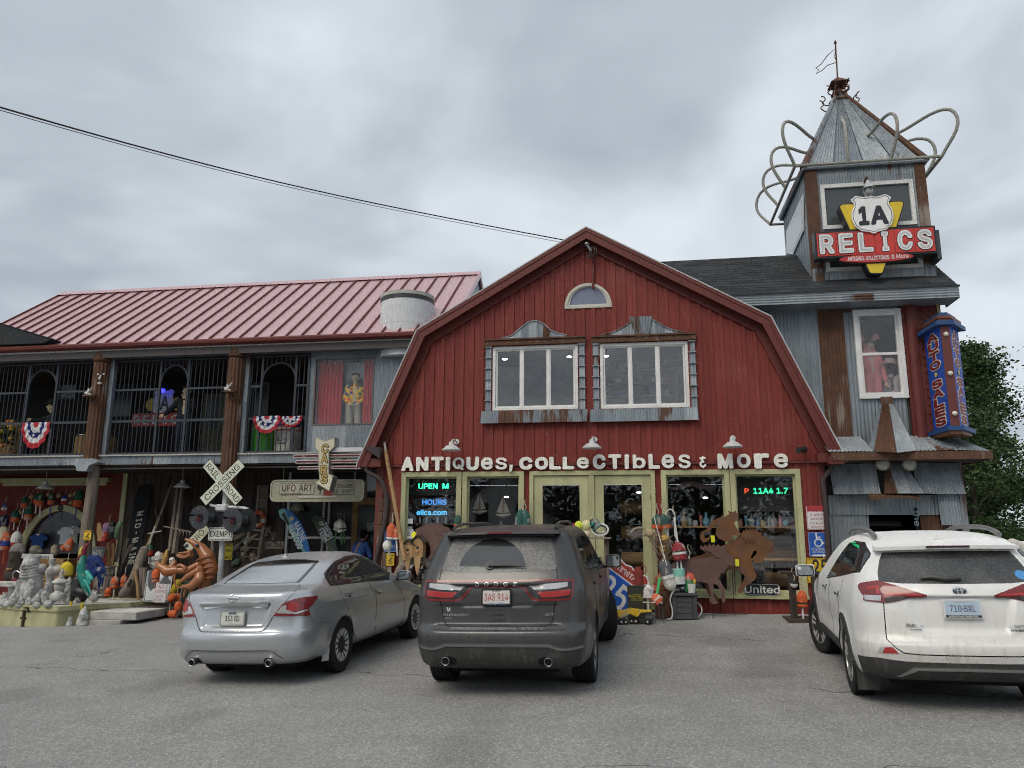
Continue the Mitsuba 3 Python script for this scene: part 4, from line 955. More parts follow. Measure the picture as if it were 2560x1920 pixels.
# ---------------------------------------------------------------- the tower
tw0,tw1=LX0,LX1
zl0,zl1=tzf(LY0),(4.56,8.675)[1]
part(tb,'tower_core',cat(bx(tw0+0.04,tw1-0.04,LY0+0.05,LY0+0.1,zl0-0.1,zl0+0.5),bx(tw0+0.04,tw0+0.08,LY0+0.05,LY1,zl0-0.1,zl0+0.5),bx(tw1-0.08,tw1-0.04,LY0+0.05,LY1,zl0-0.1,zl1),bx(tw0+.04,tw1-.04,LY1-.05,LY1,zl0-.1,zl1),bx(tw0+.04,tw1-.04,LY0+.05,LY1,zl1-.05,zl1)),'galvanised',s=0)
w1=((3.788,8.284),(5.475,7.329))
a0,a1,b1,b0=w1[0][0],w1[1][0],(4.674,8.297)[1],(3.826,7.398)[1]
w2=((3.781,6.775),(5.503,6.494))
c0,c1,e1,e0=w2[0][0],w2[1][0],(4.695,6.82)[1],(4.67,6.522)[1]
for x0,x1,z0,z1,m in((tw0+0.18,tw1-0.16,b1,zl1+0.02,'galvanised'),(tw0+0.16,a0,e0,b1,'galvanised'),(a1,tw1-0.14,e0,b1,'galvanised'),(tw0+0.14,tw1-0.14,zl0,e0,'galvanised_light'),(a0,a1,e1,b0,'galvanised')):
 part(tb,'tower_sheet',corr(x0,x1,z0,z1,LY0,0.05,0.006,per=6),m)
for x0,x1,z0,z1,lab in((a0,a1,b0,b1,'upper'),(c0,c1,e0,e1,'lower')):
 w=part(tb,'tower_window',bx((x0+x1)/2-0.03,(x0+x1)/2+0.03,LY0-0.02,LY0+0.03,z0,z1),'satin',(0.66,0.66,0.64),s=0)
 frame(w,x0-0.02,x1+0.02,z0-0.02,z1+0.02,0.075,LY0-0.04,LY0+0.04,'satin',(0.68,0.68,0.66))
 part(w,'pane',tm([[x0,LY0+.01,z0],[x1,LY0+.01,z0],[x1,LY0+.01,z1],[x0,LY0+.01,z1]],[[0,1,2],[0,2,3]]),'gloss',(0.055,0.065,0.07),s=0)
for x0,x1 in((tw0-0.02,tw0+0.19),(tw1-0.17,tw1+0.02)):
 part(tb,'tower_post',bx(x0,x1,LY0-0.035,LY0+0.12,zl0+0.25,zl1+0.02),'rusted_steel',s=0)
 part(tb,'tower_post',bx(x0,x1,LY0-0.03,LY0+0.12,zl0-0.02,zl0+0.248),'galvanised_rusty',s=0)
 # left side of the tower: sheets and a white window panel
part(tb,'tower_side',prismx([(LY0+0.05,zl0),(LY0+0.05,zl1+0.02),(LY1,zl1+0.02),(LY1,tzf(tyr)-0.3),(tyr,tzr)],tw0-0.012,tw0+0.03),'galvanised',s=0)
for i in range(11):
 yy=LY0+0.16+0.21*i
 part(tb,'side_rib',bx(tw0-0.022,tw0-0.011,yy,yy+0.02,max(zl0,min(tzr,tzf(yy)))+0.02,zl1+0.02),'galvanised',s=0)
sv=[(0.643,8.246),(2.439,8.192),(2.6,7.733),(1.949,7.456),(0.877,7.546)]
part(tb,'side_window',prismx(sv,tw0-0.05,tw0-0.024),'satin',(0.66,0.67,0.68),s=0)
part(tb,'side_window_pane',prismx(Polygon(sv).buffer(-0.06),tw0-0.056,tw0-0.051),'gloss',(0.35,0.38,0.40),s=0)
# pyramid roof
tcx,tcy=(tw0+tw1)/2,(LY0+LY1)/2
zp=(4.661,10.854)[1]
ov=0.06
B4=[np.array(p)for p in((tw0-ov,LY0-ov,zl1),(tw1+ov,LY0-ov,zl1),(tw1+ov,LY1+ov,zl1),(tw0-ov,LY1+ov,zl1))]
ap=np.array([tcx,tcy,zp+0.25])
for i in range(4):
 a,b=B4[i],B4[(i+1)%4]
 nst=4 if i in(0,3)else 1
 for j in range(nst):
  p,q=a+(b-a)*j/nst,a+(b-a)*(j+1)/nst
  part(tb,'spire_sheet',corrq(p,q,ap+(q-ap)*0.02,ap+(p-ap)*0.02,0.068,0.010,6),['galvanised_light','galvanised','galvanised_light','galvanised'][j])
 e=a-ap
 part(tb,'hip_strip',tube([a+[0,0,0.01],ap+[0,0,0.01]],[0.075,0.035],6),'rusted_steel' if i in(1,)else 'galvanised_rusty',s=0)
part(tb,'spire_eave',cat(*[tube([B4[i],B4[(i+1)%4]],0.035,6)for i in range(4)]),'galvanised',s=0)
# crown of bent pipes round the spire
crown=thing('pipe_crown','crown of bent weathered pipes round the tower spire','sculpture')
o2=0.26
R4=[np.array(p)for p in((tw0-o2,LY0-o2,zl1-0.03),(tw1+o2,LY0-o2,zl1-0.03),(tw1+o2,LY1+o2,zl1-0.03),(tw0-o2,LY1+o2,zl1-0.03))]
for i in range(4):
 part(crown,'ring_pipe',tube([R4[i],R4[(i+1)%4]],0.032,8),'worn',(0.27,0.27,0.245),smooth=60)
zcol=zp-0.32
def rib(p,bulge,straight=False):
 d=np.array([tcx,tcy,0])-[p[0],p[1],0]
 L=np.linalg.norm(d);o=-d/L
 if straight:
  pr=[(0,0),(0.02,0.5),(-0.25,0.95),(-L*0.55,1.35),(-L+0.28,zcol-p[2])]
 else:
  pr=[(0,0),(0.17*bulge,0.26),(0.29*bulge,0.58),(0.20*bulge,0.86),(-0.06,0.95),(-0.40*L,0.86),(-0.62*L,1.0),(-0.80*L,1.5),(-L+0.2,zcol-p[2]+0.1)]
 part(crown,'rib',tube(spline([p+o*a+[0,0,b]for a,b in pr],30),0.032,8),'worn',(0.27,0.27,0.245),smooth=60)
for i in range(4):
 rib(R4[i],1.25)
 for t in((0.36,0.66)if i!=0 else(0.66,)):
  rib(R4[i]+(R4[(i+1)%4]-R4[i])*t,1.0)
rib(R4[0]+(R4[1]-R4[0])*0.37,0.3,True)
for z,r in((zcol+0.26,0.21),(zcol+0.44,0.15)):
 part(crown,'collar',tube([(tcx+r*math.cos(a),tcy+r*math.sin(a),z)for a in np.linspace(0,6.2832,17)[:-1]],0.02,6,closed=True),'rusted_steel')
for i in range(4):
 a=i*math.pi/2+0.78
 part(crown,'finial_leg',tube([(tcx+0.22*math.cos(a),tcy+0.22*math.sin(a),zcol+0.2),(tcx+0.10*math.cos(a),tcy+0.10*math.sin(a),zcol+0.70)],0.016,6),'rusted_steel')
for a,r0,z in((0.2,0.30,0.2),(-0.5,0.32,0.12),(2.6,0.28,0.3),(3.3,0.34,0.05),(4.2,0.2,0.4),(5.4,0.18,0.45),(1.5,0.2,0.4),(-0.1,0.14,0.5),(3.0,0.14,0.46)):
 cs,sn=math.cos(a),math.sin(a)
 hk_=[(r0-0.1,0),(r0+0.04,0.02),(r0+0.08,0.09),(r0+0.02,0.14),(r0+0.04,0.22),(r0+0.10,0.25)]
 part(crown,'hook',tube(spline([(tcx+p*cs,tcy+p*sn,zcol+z+q)for p,q in hk_],16),0.013,6),'rusted_steel')
zcap=zcol+0.68
part(crown,'cap',cat(*[tm([[tcx+0.19*sx,tcy+0.19*sy,zcap]for sx,sy in((-1,-1),(1,-1),(1,1),(-1,1))]+[[tcx,tcy,zcap+0.20]]+[[tcx,tcy,zcap+0.03]],[[0,1,4],[1,2,4],[2,3,4],[3,0,4],[1,0,5],[2,1,5],[3,2,5],[0,3,5]])]),'rusted_steel',s=0)
ft=np.array((4.644,1.65,12.221))
fb=np.array([tcx,tcy,zcap+0.19])
part(crown,'flag_pole',cat(tube([fb,ft],0.016,6),lathe([(0.0,0.0),(0.035,0.03),(0.0,0.12)],8,ft)),'rusted_steel',s=0)
fl=[(4.633,1.65,12.114),(4.459,1.65,11.971),(4.314,1.65,11.775),(4.186,1.65,11.674),(4.245,1.65,11.629),(4.183,1.65,11.54),(4.319,1.65,11.611),(4.441,1.65,11.724),(4.634,1.65,11.777),(4.605,1.65,11.918)]
part(crown,'flag_outline',tube(fl,0.010,5,closed=True),'rusted_steel',s=0)
# ---------------------------------------------------------------- the big sign on the tower
sg=thing('shop_sign','red lettered sign with a white highway shield on the tower front','sign')
sy=0.05
s0,s1,s2_,s3_=(3.509,7.188),(5.684,7.194),(5.649,6.615),(3.487,6.657)
x0,x1,z0,z1=(s0[0]+s3_[0])/2,(s1[0]+s2_[0])/2,(s2_[1]+s3_[1])/2,(s0[1]+s1[1])/2
part(sg,'cabinet',cbx(x0,x1,sy,sy+0.22,z0,z1,0.01),'satin',(0.018,0.018,0.022),s=0)
part(sg,'panel',cat(*[bx(x0+0.035+(x1-x0-0.07)*i/6+0.004,x0+0.035+(x1-x0-0.07)*(i+1)/6-0.004,sy-0.012,sy-0.002,z0+0.045,z1-0.045)for i in range(6)]),'satin',(0.55,0.045,0.038),s=0)
for i,ch in enumerate('RELICS'):
 cx=x0+0.035+(x1-x0-0.07)*(i+0.5)/6
 wl=0.09 if ch=='I' else 0.23
 g=fit(glyph(ch),cx-wl/2,cx+wl/2,z0+0.10,z1-0.09)
 part(sg,'letter_edge',prism(g.buffer(0.030,join_style=2).simplify(.003),sy-0.018,sy-0.013),'satin',(0.02,0.02,0.022),s=0)
 part(sg,'letter',prism(g.buffer(0.018,join_style=2).simplify(.003),sy-0.026,sy-0.019),'satin',(0.72,0.72,0.72),s=0)
 part(sg,'letter_face',prism(g.buffer(-0.012).simplify(.003),sy-0.030,sy-0.027),'satin',(0.5,0.51,0.52),s=0)
tri=Polygon([(4.062,7.654),(5.091,7.649),(4.622,6.347),(4.486,6.354)]).buffer(0.07).buffer(0.0)
part(sg,'triangle_back',prism(tri,sy+0.02,sy+0.20)if 0 else prism(tri.difference(sbox(x0-1,z0,x1+1,z1)),sy,sy+0.21),'satin',(0.018,0.018,0.02),s=0)
part(sg,'triangle',prism(tri.buffer(-0.02).difference(sbox(x0-1,z0-0.002,x1+1,z1+0.002)),sy-0.010,sy-0.001),'satin',(0.68,0.50,0.03),s=0)
SHP=[(0,-0.52),(0.10,-0.47),(0.30,-0.43),(0.44,-0.30),(0.50,-0.12),(0.50,0.08),(0.42,0.24),(0.42,0.32),(0.50,0.42),(0.36,0.52),(0.22,0.48),(0.11,0.46),(0,0.50)]
SHP=Polygon(SHP+[(-a,b)for a,b in SHP[::-1]]).buffer(-0.03).buffer(0.03)
sc,sw_=(4.566,7.462),1.0
hh=((4.569,7.833)[1]-(4.549,7.079)[1])
wh=((4.933,7.407)[0]-(4.191,7.455)[0])
shp=affinity.translate(affinity.scale(SHP,wh,hh,origin=(0,0)),sc[0],sc[1])
part(sg,'shield',prism(shp,sy-0.05,sy-0.031),'satin',(0.78,0.78,0.78),s=0)
part(sg,'shield_line',prism(shp.buffer(-0.022).difference(shp.buffer(-0.032)),sy-0.053,sy-0.0505),'satin',(0.03,0.03,0.035),s=0)
for ch,a,b in(('1',688,748),('A',765,872)):
 g=fit(glyph(ch),(4.325,7.635)[0]if ch=='1' else(4.538,7.62)[0],(4.491,7.624)[0]if ch=='1' else(4.832,7.601)[0],sc[1]-0.205,sc[1]+0.155)
 part(sg,'numeral',prism(g.buffer(0.012),sy-0.056,sy-0.0505),'satin',(0.02,0.022,0.03),s=0)
oc=(4.563,6.589)
ow=((5.212,6.575)[0]-(3.902,6.585)[0])/2
oval=affinity.translate(affinity.scale(Point(0,0).buffer(1,24),ow,0.082),oc[0],oc[1])
part(sg,'oval',prism(oval,sy-0.045,sy-0.015),'satin',(0.42,0.035,0.035),s=0)
part(sg,'oval_back',prism(affinity.translate(oval,0,-0.02),sy-0.014,sy+0.10),'satin',(0.02,0.02,0.02),s=0)
part(sg,'small_lettering',cat(at(text('ANTIQUES, COLLECTIBLES',0.075,0.003,True,w=0.74),oc[0]-0.14,sy-0.047,oc[1]),at(text('& More',0.085,0.003,False,w=0.30),oc[0]+0.42,sy-0.047,oc[1]+0.008)),'satin',(0.75,0.75,0.75),s=0)
part(sg,'bracket',cat(*[bx(x,x+0.05,sy+0.221,LY0-0.04,z,z+0.07)for x in(x0+0.1,x1-0.2)for z in(z0+0.02,z1-0.12)]),'galvanised',s=0)
part(sg,'side_box',bx(x1+0.003,x1+0.075,sy+0.04,sy+0.5,z0-0.1,z1-0.08),'satin',(0.05,0.055,0.06),s=0)
lp=(4.602,8.075)
k=thing('caged_lamp','small caged marine lamp above the highway shield','lamp')
part(k,'shade',lathe([(0.0,0.17),(0.03,0.17),(0.05,0.10),(0.065,0.06),(0.125,0.0),(0.12,-0.005),(0.0,0.02)],20,(lp[0],0.2,lp[1])),'satin',(0.45,0.47,0.48))
part(k,'globe',ball((lp[0],0.2,lp[1]-0.06),0.07,2,(1,1,1.3)),'gloss',(0.35,0.36,0.34))
part(k,'cage',cat(*[tube(spline([(lp[0]+0.085*math.cos(a),0.2+0.085*math.sin(a),lp[1]),(lp[0]+0.085*math.cos(a),0.2+0.085*math.sin(a),lp[1]-0.09),(lp[0],0.2,lp[1]-0.165)],8),0.008,5)for a in np.arange(0,6.2,1.05)]),'satin',(0.4,0.4,0.4))
part(k,'arm',tube(spline([(lp[0],0.2,lp[1]+0.17),(lp[0],0.22,lp[1]+0.24),(lp[0],LY0,lp[1]+0.20)],8),0.016,6),'rusted_steel')
# ---------------------------------------------------------------- the projecting blue sign
au=thing('car_lot_sign','tall blue two sided sign with red letters reading down the corner','sign')
pA,pB,pC,pD=(5.364,0.3,4.431),(5.396,-0.38,4.282),(5.547,-0.38,4.278),(5.844,0.02,4.356)
plan=[np.array(p)[:2]for p in(pA,pB,pC,pD)]
az1,az0=(5.479,5.121)[1],(5.45,3.32)[1]
part(au,'body',prismz(Polygon(plan).buffer(0),az0,az1),'satin',(0.012,0.075,0.42),s=0)
bd=plan[2]-plan[1];bn=np.array([bd[1],-bd[0]]);bn/=np.linalg.norm(bn)
part(au,'strip',prismz(Polygon([plan[1],plan[2],plan[2]+bn*0.008,plan[1]+bn*0.008]),az0+0.005,az1-0.005),'satin',(0.13,0.035,0.03),s=0)
for v in((5.482,4.959),(5.512,4.252),(5.52,3.542)):
 c_=(plan[1]+plan[2])/2+bn*0.03
 part(au,'bulb',ball((c_[0],c_[1],v[1]),0.042,2),'gloss',(0.66,0.62,0.52))
def face_text(s,P,Q,zt,zb,mirror=False):
 d=Q-P;L=np.linalg.norm(d);d=d/L
 n=np.array([d[1],-d[0]])
 H=(zt-zb)/len(s)
 for i,ch in enumerate(s):
  z=zt-H*(i+0.5)
  if ch=='.':
   g=affinity.translate(Point(0,0).buffer(0.045),L/2,z);col=(0.65,0.52,0.14)
   lay=[(g,0.010,col)]
  else:
   g=fit(glyph(ch),L*0.20,L*0.80,z-H*0.41,z+H*0.41)
   sl_=[sbox(L*0.14,z-H*0.43,L*0.86,z-H*0.36)]if ch in 'AT' else[]
   g=g.buffer(0.008)
   if ch in 'AUTLE':g=union_all([g,*([sbox(L*.17,z-H*.41,L*.40,z-H*.33),sbox(L*.60,z-H*.41,L*.83,z-H*.33)]if ch=='A' else[]),*([sbox(L*.15,z+H*.33,L*.40,z+H*.41),sbox(L*.60,z+H*.33,L*.85,z+H*.41)]if ch=='U' else[])])
   lay=[(g.buffer(0.014),0.006,(0.68,0.66,0.60)),(g,0.010,(0.20,0.022,0.022))]
  for g_,dep,col in lay:
   m=ext(g_,0.005)
   v=np.asarray(m.vertices)
   X=P+np.outer(v[:,0],d)+np.outer(dep-0.004+v[:,2],n)
   m2=tm(np.stack([X[:,0],X[:,1],v[:,1]],1),m.faces)
   part(au,'letter' if dep>0.008 else 'letter_edge',m2,'satin',col,s=0)
face_text('AUTO.SALES',plan[0],plan[1],az1-0.05,az0+0.05)
face_text('AUTO.SALES',plan[2],plan[3],az1-0.05,az0+0.05)
pc=Polygon(plan)
for z,h,o,col in((az1,0.075,0.10,(0.02,0.07,0.20)),(az1+0.075,0.05,0.03,(0.14,0.05,0.03)),(az1+0.125,0.05,0.05,(0.16,0.05,0.03)),(az1+0.176,0.075,-0.01,(0.02,0.07,0.18)),(az0-0.075,0.075,0.08,(0.02,0.07,0.20)),(az0-0.13,0.055,0.03,(0.22,0.10,0.05))):
 part(au,'moulding',prismz(pc.buffer(o,join_style=2),z+0.001,z+h),'satin',col,s=0)
part(au,'mount',cat(*[bx(5.4,pA[0]+0.12,0.25,0.43,z,z+0.1)for z in(az0+0.3,az1-0.4)]),'satin',(0.1,0.1,0.1),s=0)
# ================================================================ cars: a body is a stack of rounded rings, one per height
class Car:
 def __init__(s,name,L,rows,pose,axles,half,post=None,sub=7,rear_n=26,belt=0.8,taper=0.10):
  s.name,s.L,s.axles=name,L,axles
  rows=np.asarray(rows,float)
  t0=np.concatenate([[0],np.cumsum(np.hypot(np.diff(rows[:,1]),np.diff(rows[:,0]))+0.02)])
  t=np.unique(np.concatenate([np.linspace(t0[i],t0[i+1],sub+1)for i in range(len(t0)-1)]))
  q=PchipInterpolator(t0,rows,axis=0)(t)
  G=[]
  for z,xr,xf,w,R,bow in q:
   R=min(R,0.47*(xf-xr),0.97*w);Rf=min(0.5,0.47*(xf-xr),0.9*w)
   y1=np.linspace(0,w-R,rear_n,endpoint=False);p=[(xr+0*y1,y1)]
   a=np.linspace(0,np.pi/2,18,endpoint=False);ca,sa=np.cos(a)**0.88,np.sin(a)**0.88
   p.append((xr+R-R*ca,w-R+R*sa))
   x2=np.linspace(xr+R,xf-Rf,70,endpoint=False);p.append((x2,w+0*x2))
   a=np.linspace(0,np.pi/2,10,endpoint=False);p.append((xf-Rf+Rf*np.sin(a),w-Rf+Rf*np.cos(a)))
   y3=np.linspace(w-Rf,0,10);p.append((xf+0*y3,y3))
   x,y=np.concatenate([c[0]for c in p]),np.concatenate([c[1]for c in p])
   y=y*(1-taper*np.clip((x-(L-1.5))/1.5,0,1)**2-0.02*np.clip((0.9-x)/0.9,0,1)**2)
   x=x+bow*(y/max(w,1e-6))**2*np.clip(1-(x-xr)/max(xf-xr,1e-6),0,1)**2-0.10*(y/max(w,1e-6))**2*np.clip((x-xr)/max(xf-xr,1e-6),0,1)**6
   G.append(np.stack([x,y,np.full_like(x,z)],1))
  s.G=np.array(G)
  if post is not None:s.G=post(s.G)
  c=s.G[:,0]
  s.v=np.concatenate([[0],np.cumsum(np.linalg.norm(np.diff(c,axis=0),axis=1)+1e-6)])
  r=np.argmin(abs(c[:,2]-belt))
  s.uu=np.concatenate([[0],np.cumsum(np.linalg.norm(np.diff(s.G[r],axis=0),axis=1))])
  # pose from the lot under the wheels
  px_,py_,yaw=pose
  a,b=axles
  f=np.array([math.cos(yaw),math.sin(yaw)]);l=np.array([-f[1],f[0]])
  zz=lambda X,Y:float(zg(*(np.array([px_,py_])+f*X+l*Y)))
  zr_,zf_=(zz(a,half)+zz(a,-half))/2,(zz(b,half)+zz(b,-half))/2
  pit=(zf_-zr_)/(b-a);rol=(zz(a,half)-zz(a,-half)+zz(b,half)-zz(b,-half))/2/(2*half)
  F=np.array([*f,pit]);F/=np.linalg.norm(F);Lv=np.array([*l,rol]);Lv-=F*(Lv@F);Lv/=np.linalg.norm(Lv)
  s.R,s.O=np.stack([F,Lv,np.cross(F,Lv)],1),np.array([px_,py_,zr_-pit*a])
 def world(s,m):return tm(np.asarray(m.vertices)@s.R.T+s.O,m.faces)
 def S(s,uv):
  """surface point of (u: signed distance round from the rear centre, + right; v: distance up the rear profile)"""
  uv=np.atleast_2d(np.asarray(uv,float))
  u,v=np.abs(uv[:,0]),uv[:,1]
  i=np.clip(np.searchsorted(s.v,v)-1,0,len(s.v)-2);j=np.clip(np.searchsorted(s.uu,u)-1,0,len(s.uu)-2)
  a=np.clip((v-s.v[i])/(s.v[i+1]-s.v[i]),0,1)[:,None];b=np.clip((u-s.uu[j])/(s.uu[j+1]-s.uu[j]),0,1)[:,None]
  p=(s.G[i,j]*(1-b)+s.G[i,j+1]*b)*(1-a)+(s.G[i+1,j]*(1-b)+s.G[i+1,j+1]*b)*a
  p=p.copy();p[:,1]*=-np.where(uv[:,0]<0,-1,1)
  return p
 def N(s,uv,h=0.004):
  uv=np.atleast_2d(np.asarray(uv,float))
  du,dv=s.S(uv+[h,0])-s.S(uv-[h,0]),s.S(uv+[0,h])-s.S(uv-[0,h])
  n=np.cross(dv,du)
  n/=np.linalg.norm(n,axis=1,keepdims=True)+1e-12
  c=s.S(uv)-[s.L*0.5,0,0.55]
  return np.where(((n*c).sum(1)<0)[:,None],-n,n)
 def shell(s):
  n=s.G.shape[1]
  full=np.concatenate([s.G*[1,-1,1],(s.G*[1,1,1])[:,::-1][:,1:-1]],1)
  m,k=full.shape[:2]
  v=full.reshape(-1,3)
  i=(np.arange(m-1)[:,None]*k+np.arange(k)[None]).ravel();j=(np.arange(m-1)[:,None]*k+(np.arange(k)[None]+1)%k).ravel()
  f=np.vstack([np.stack([i,j,j+k],1),np.stack([i,j+k,i+k],1)])
  c0,c1=full[0].mean(0),full[-1].mean(0);c1[2]+=0.0
  v=np.vstack([v,c0,c1]);e=np.arange(k)
  f=np.vstack([f,np.stack([(e+1)%k,e,0*e+m*k],1),np.stack([(m-1)*k+e,(m-1)*k+(e+1)%k,0*e+m*k+1],1)])
  m_=tm(v,f)
  if m_.volume<0:m_=tm(v,f[:,::-1])
  return m_
  # (u, v) of a spot given by its height and its y (rear) or x (side), for hand-placed details
 def row(s,z):return float(np.interp(z,s.G[:,0,2],s.v))
 def at_y(s,y,z):
  v=s.row(z);us=s.uu[:44+1]
  ys=np.abs(s.S(np.stack([us,0*us+v],1))[:,1]);k=np.argmax(ys)
  return(math.copysign(float(np.interp(abs(y),ys[:k+1],us[:k+1])),-y),v)
 def at_x(s,x,z,side=1):
  v=s.row(z);us=s.uu[26:-10]
  xs=s.S(np.stack([us,0*us+v],1))[:,0]
  return(side*float(np.interp(x,xs,us)),v)
def zramp(x,a,b):
 t=np.clip((x-a)/(b-a),0,1)
 return t*t*(3-2*t)
def flare(G,ax,r,w,h,top=2.0):
 for x0 in ax:
  d=np.hypot(G[...,0]-x0,G[...,2]-0.33)
  side=zramp(G[...,1],0.6,0.8)
  G[...,1]+=h*side*np.exp(-((d-r)/w)**2)*(G[...,2]<top)
 return G
def post_sedan(G):
 G=flare(G,(1.18,3.96),0.36,0.07,0.022,0.9)
 # plate recess in the boot lid
 y,z=G[...,1],G[...,2]
 rear=G[...,0]<0.5
 wd=0.40+0.22*(z-0.70)
 m=zramp(wd-y,-0.02,0.03)*zramp(z,0.68,0.71)*zramp(0.955-z,-0.005,0.012)*rear
 G[...,0]+=0.045*m
 # shallow lower bumper panel
 m=zramp(0.62-0.3*(z-0.3)-y,-0.03,0.03)*zramp(0.425-z,-0.01,0.01)*rear
 G[...,0]+=0.018*m
 # shoulder crease along the side
 s=zramp(G[...,0],0.5,1.2)
 G[...,1]+=0.010*s*np.exp(-((z-(0.90-0.03*(G[...,0]-1)))/0.03)**2)*(y>0.6)
 G[...,1]-=0.014*s*np.exp(-((z-0.50)/0.10)**2)*(y>0.6)*zramp(4.2-G[...,0],0,0.4)
 return G
def post_suv(G):
 G=flare(G,(1.15,4.19),0.44,0.10,0.03,1.0)
 y,z=G[...,1],G[...,2]
 rear=G[...,0]<0.6
 m=zramp(0.40+0.5*(z-1.0)-y,-0.03,0.03)*zramp(z,0.955,0.975)*zramp(1.175-z,-0.01,0.02)*rear
 G[...,0]+=0.022*m
 m=zramp(0.66-y,-0.02,0.03)*zramp(z,0.755,0.78)*zramp(0.972-z,-0.006,0.006)*rear
 G[...,0]+=0.020*m
 return G
def post_rav(G):
 G=flare(G,(0.97,3.63),0.41,0.08,0.03,0.95)
 y,z=G[...,1],G[...,2]
 rear=G[...,0]<0.6
 wd=0.36+0.30*(z-0.72)
 m=zramp(wd-y,-0.03,0.04)*zramp(z,0.70,0.76)*zramp(1.05-z,-0.008,0.01)*rear
 G[...,0]+=0.035*m
 s=zramp(G[...,0],0.7,1.3)*(y>0.6)
 G[...,1]-=0.025*s*np.exp(-((z-0.62)/0.12)**2)*zramp(3.2-G[...,0],0,0.5)
 return G
SL=4.864
sedan=Car('sedan',SL,[(0.245,.30,SL-.40,.76,.30,.04),(0.285,.10,SL-.2,.83,.34,.10),(0.34,.045,SL-.1,.865,.36,.13),(0.44,.01,SL-.03,.893,.38,.15),(0.54,0.0,SL,.905,.40,.16),(0.615,.012,SL-.02,.910,.40,.16),(0.65,.045,SL-.04,.912,.40,.15),(0.75,.068,SL-.12,.912,.40,.15),(0.86,.085,SL-.5,.905,.39,.14),(0.96,.098,SL-0.95,.89,.37,.14),(1.035,.108,SL-1.18,.862,.35,.14),(1.068,.125,SL-1.26,.845,.34,.14),(1.085,.19,SL-1.31,.83,.34,.13),(1.105,.36,SL-1.37,.81,.32,.12),(1.125,.56,SL-1.42,.79,.30,.11),(1.19,.76,SL-1.55,.755,.27,.09),(1.28,1.03,SL-1.76,.705,.27,.07),(1.36,1.28,SL-1.95,.655,.28,.05),(1.415,1.53,SL-2.12,.60,.30,.04),(1.448,1.80,SL-2.28,.52,.30,.03),(1.462,2.05,SL-2.36,.40,.28,.02),(1.470,2.22,SL-2.45,.24,.10,.01)],(-4.75,-5.81,1.508),(1.18,3.96),.79,post_sedan)
UL=5.11
suv=Car('suv',UL,[(0.30,.30,UL-.35,.84,.26,.03),(0.345,.12,UL-.2,.90,.28,.05),(0.44,.05,UL-.1,.93,.30,.07),(0.56,.015,UL-.03,.948,.31,.08),(0.64,.0,UL,.955,.31,.08),(0.70,.01,UL-.01,.957,.31,.08),(0.735,.055,UL-.02,.957,.30,.08),(0.78,.095,UL-.03,.957,.29,.08),(0.95,.108,UL-.06,.955,.28,.08),(1.08,.115,UL-.25,.948,.27,.08),(1.18,.135,UL-.9,.935,.27,.08),(1.25,.165,UL-1.35,.915,.26,.08),(1.32,.205,UL-1.55,.892,.25,.08),(1.45,.30,UL-1.75,.85,.24,.08),(1.58,.395,UL-1.98,.805,.24,.08),(1.68,.47,UL-2.18,.765,.25,.08),(1.735,.54,UL-2.34,.72,.28,.08),(1.765,.68,UL-2.5,.66,.32,.07),(1.782,.98,UL-2.7,.57,.36,.05),(1.792,1.40,UL-2.85,.44,.30,.03),(1.797,1.8,UL-3.0,.25,.1,.01)],(-1.49,-6.27,1.551),(1.15,4.19),.81,post_suv,taper=0.08)
RL=4.605
rav=Car('rav',RL,[(0.28,.30,RL-.3,.80,.28,.03),(0.32,.12,RL-.2,.86,.30,.05),(0.40,.045,RL-.1,.89,.32,.08),(0.49,.015,RL-.02,.908,.33,.10),(0.56,.0,RL,.915,.33,.11),(0.62,.008,RL-.01,.917,.33,.11),(0.655,.04,RL-.02,.918,.33,.11),(0.72,.065,RL-.05,.918,.33,.12),(0.90,.085,RL-.25,.912,.32,.12),(1.02,.105,RL-.8,.90,.31,.13),(1.10,.130,RL-1.05,.882,.30,.13),(1.17,.175,RL-1.25,.86,.28,.13),(1.28,.27,RL-1.48,.82,.26,.12),(1.40,.37,RL-1.72,.765,.26,.11),(1.49,.46,RL-1.93,.715,.27,.10),(1.55,.56,RL-2.1,.665,.30,.09),(1.59,.74,RL-2.25,.60,.34,.08),(1.615,1.02,RL-2.4,.52,.36,.06),(1.63,1.4,RL-2.55,.40,.3,.03),(1.637,1.7,RL-2.65,.22,.1,.01)],(2.967,-6.71,1.469),(0.97,3.63),.78,post_rav,taper=0.10)
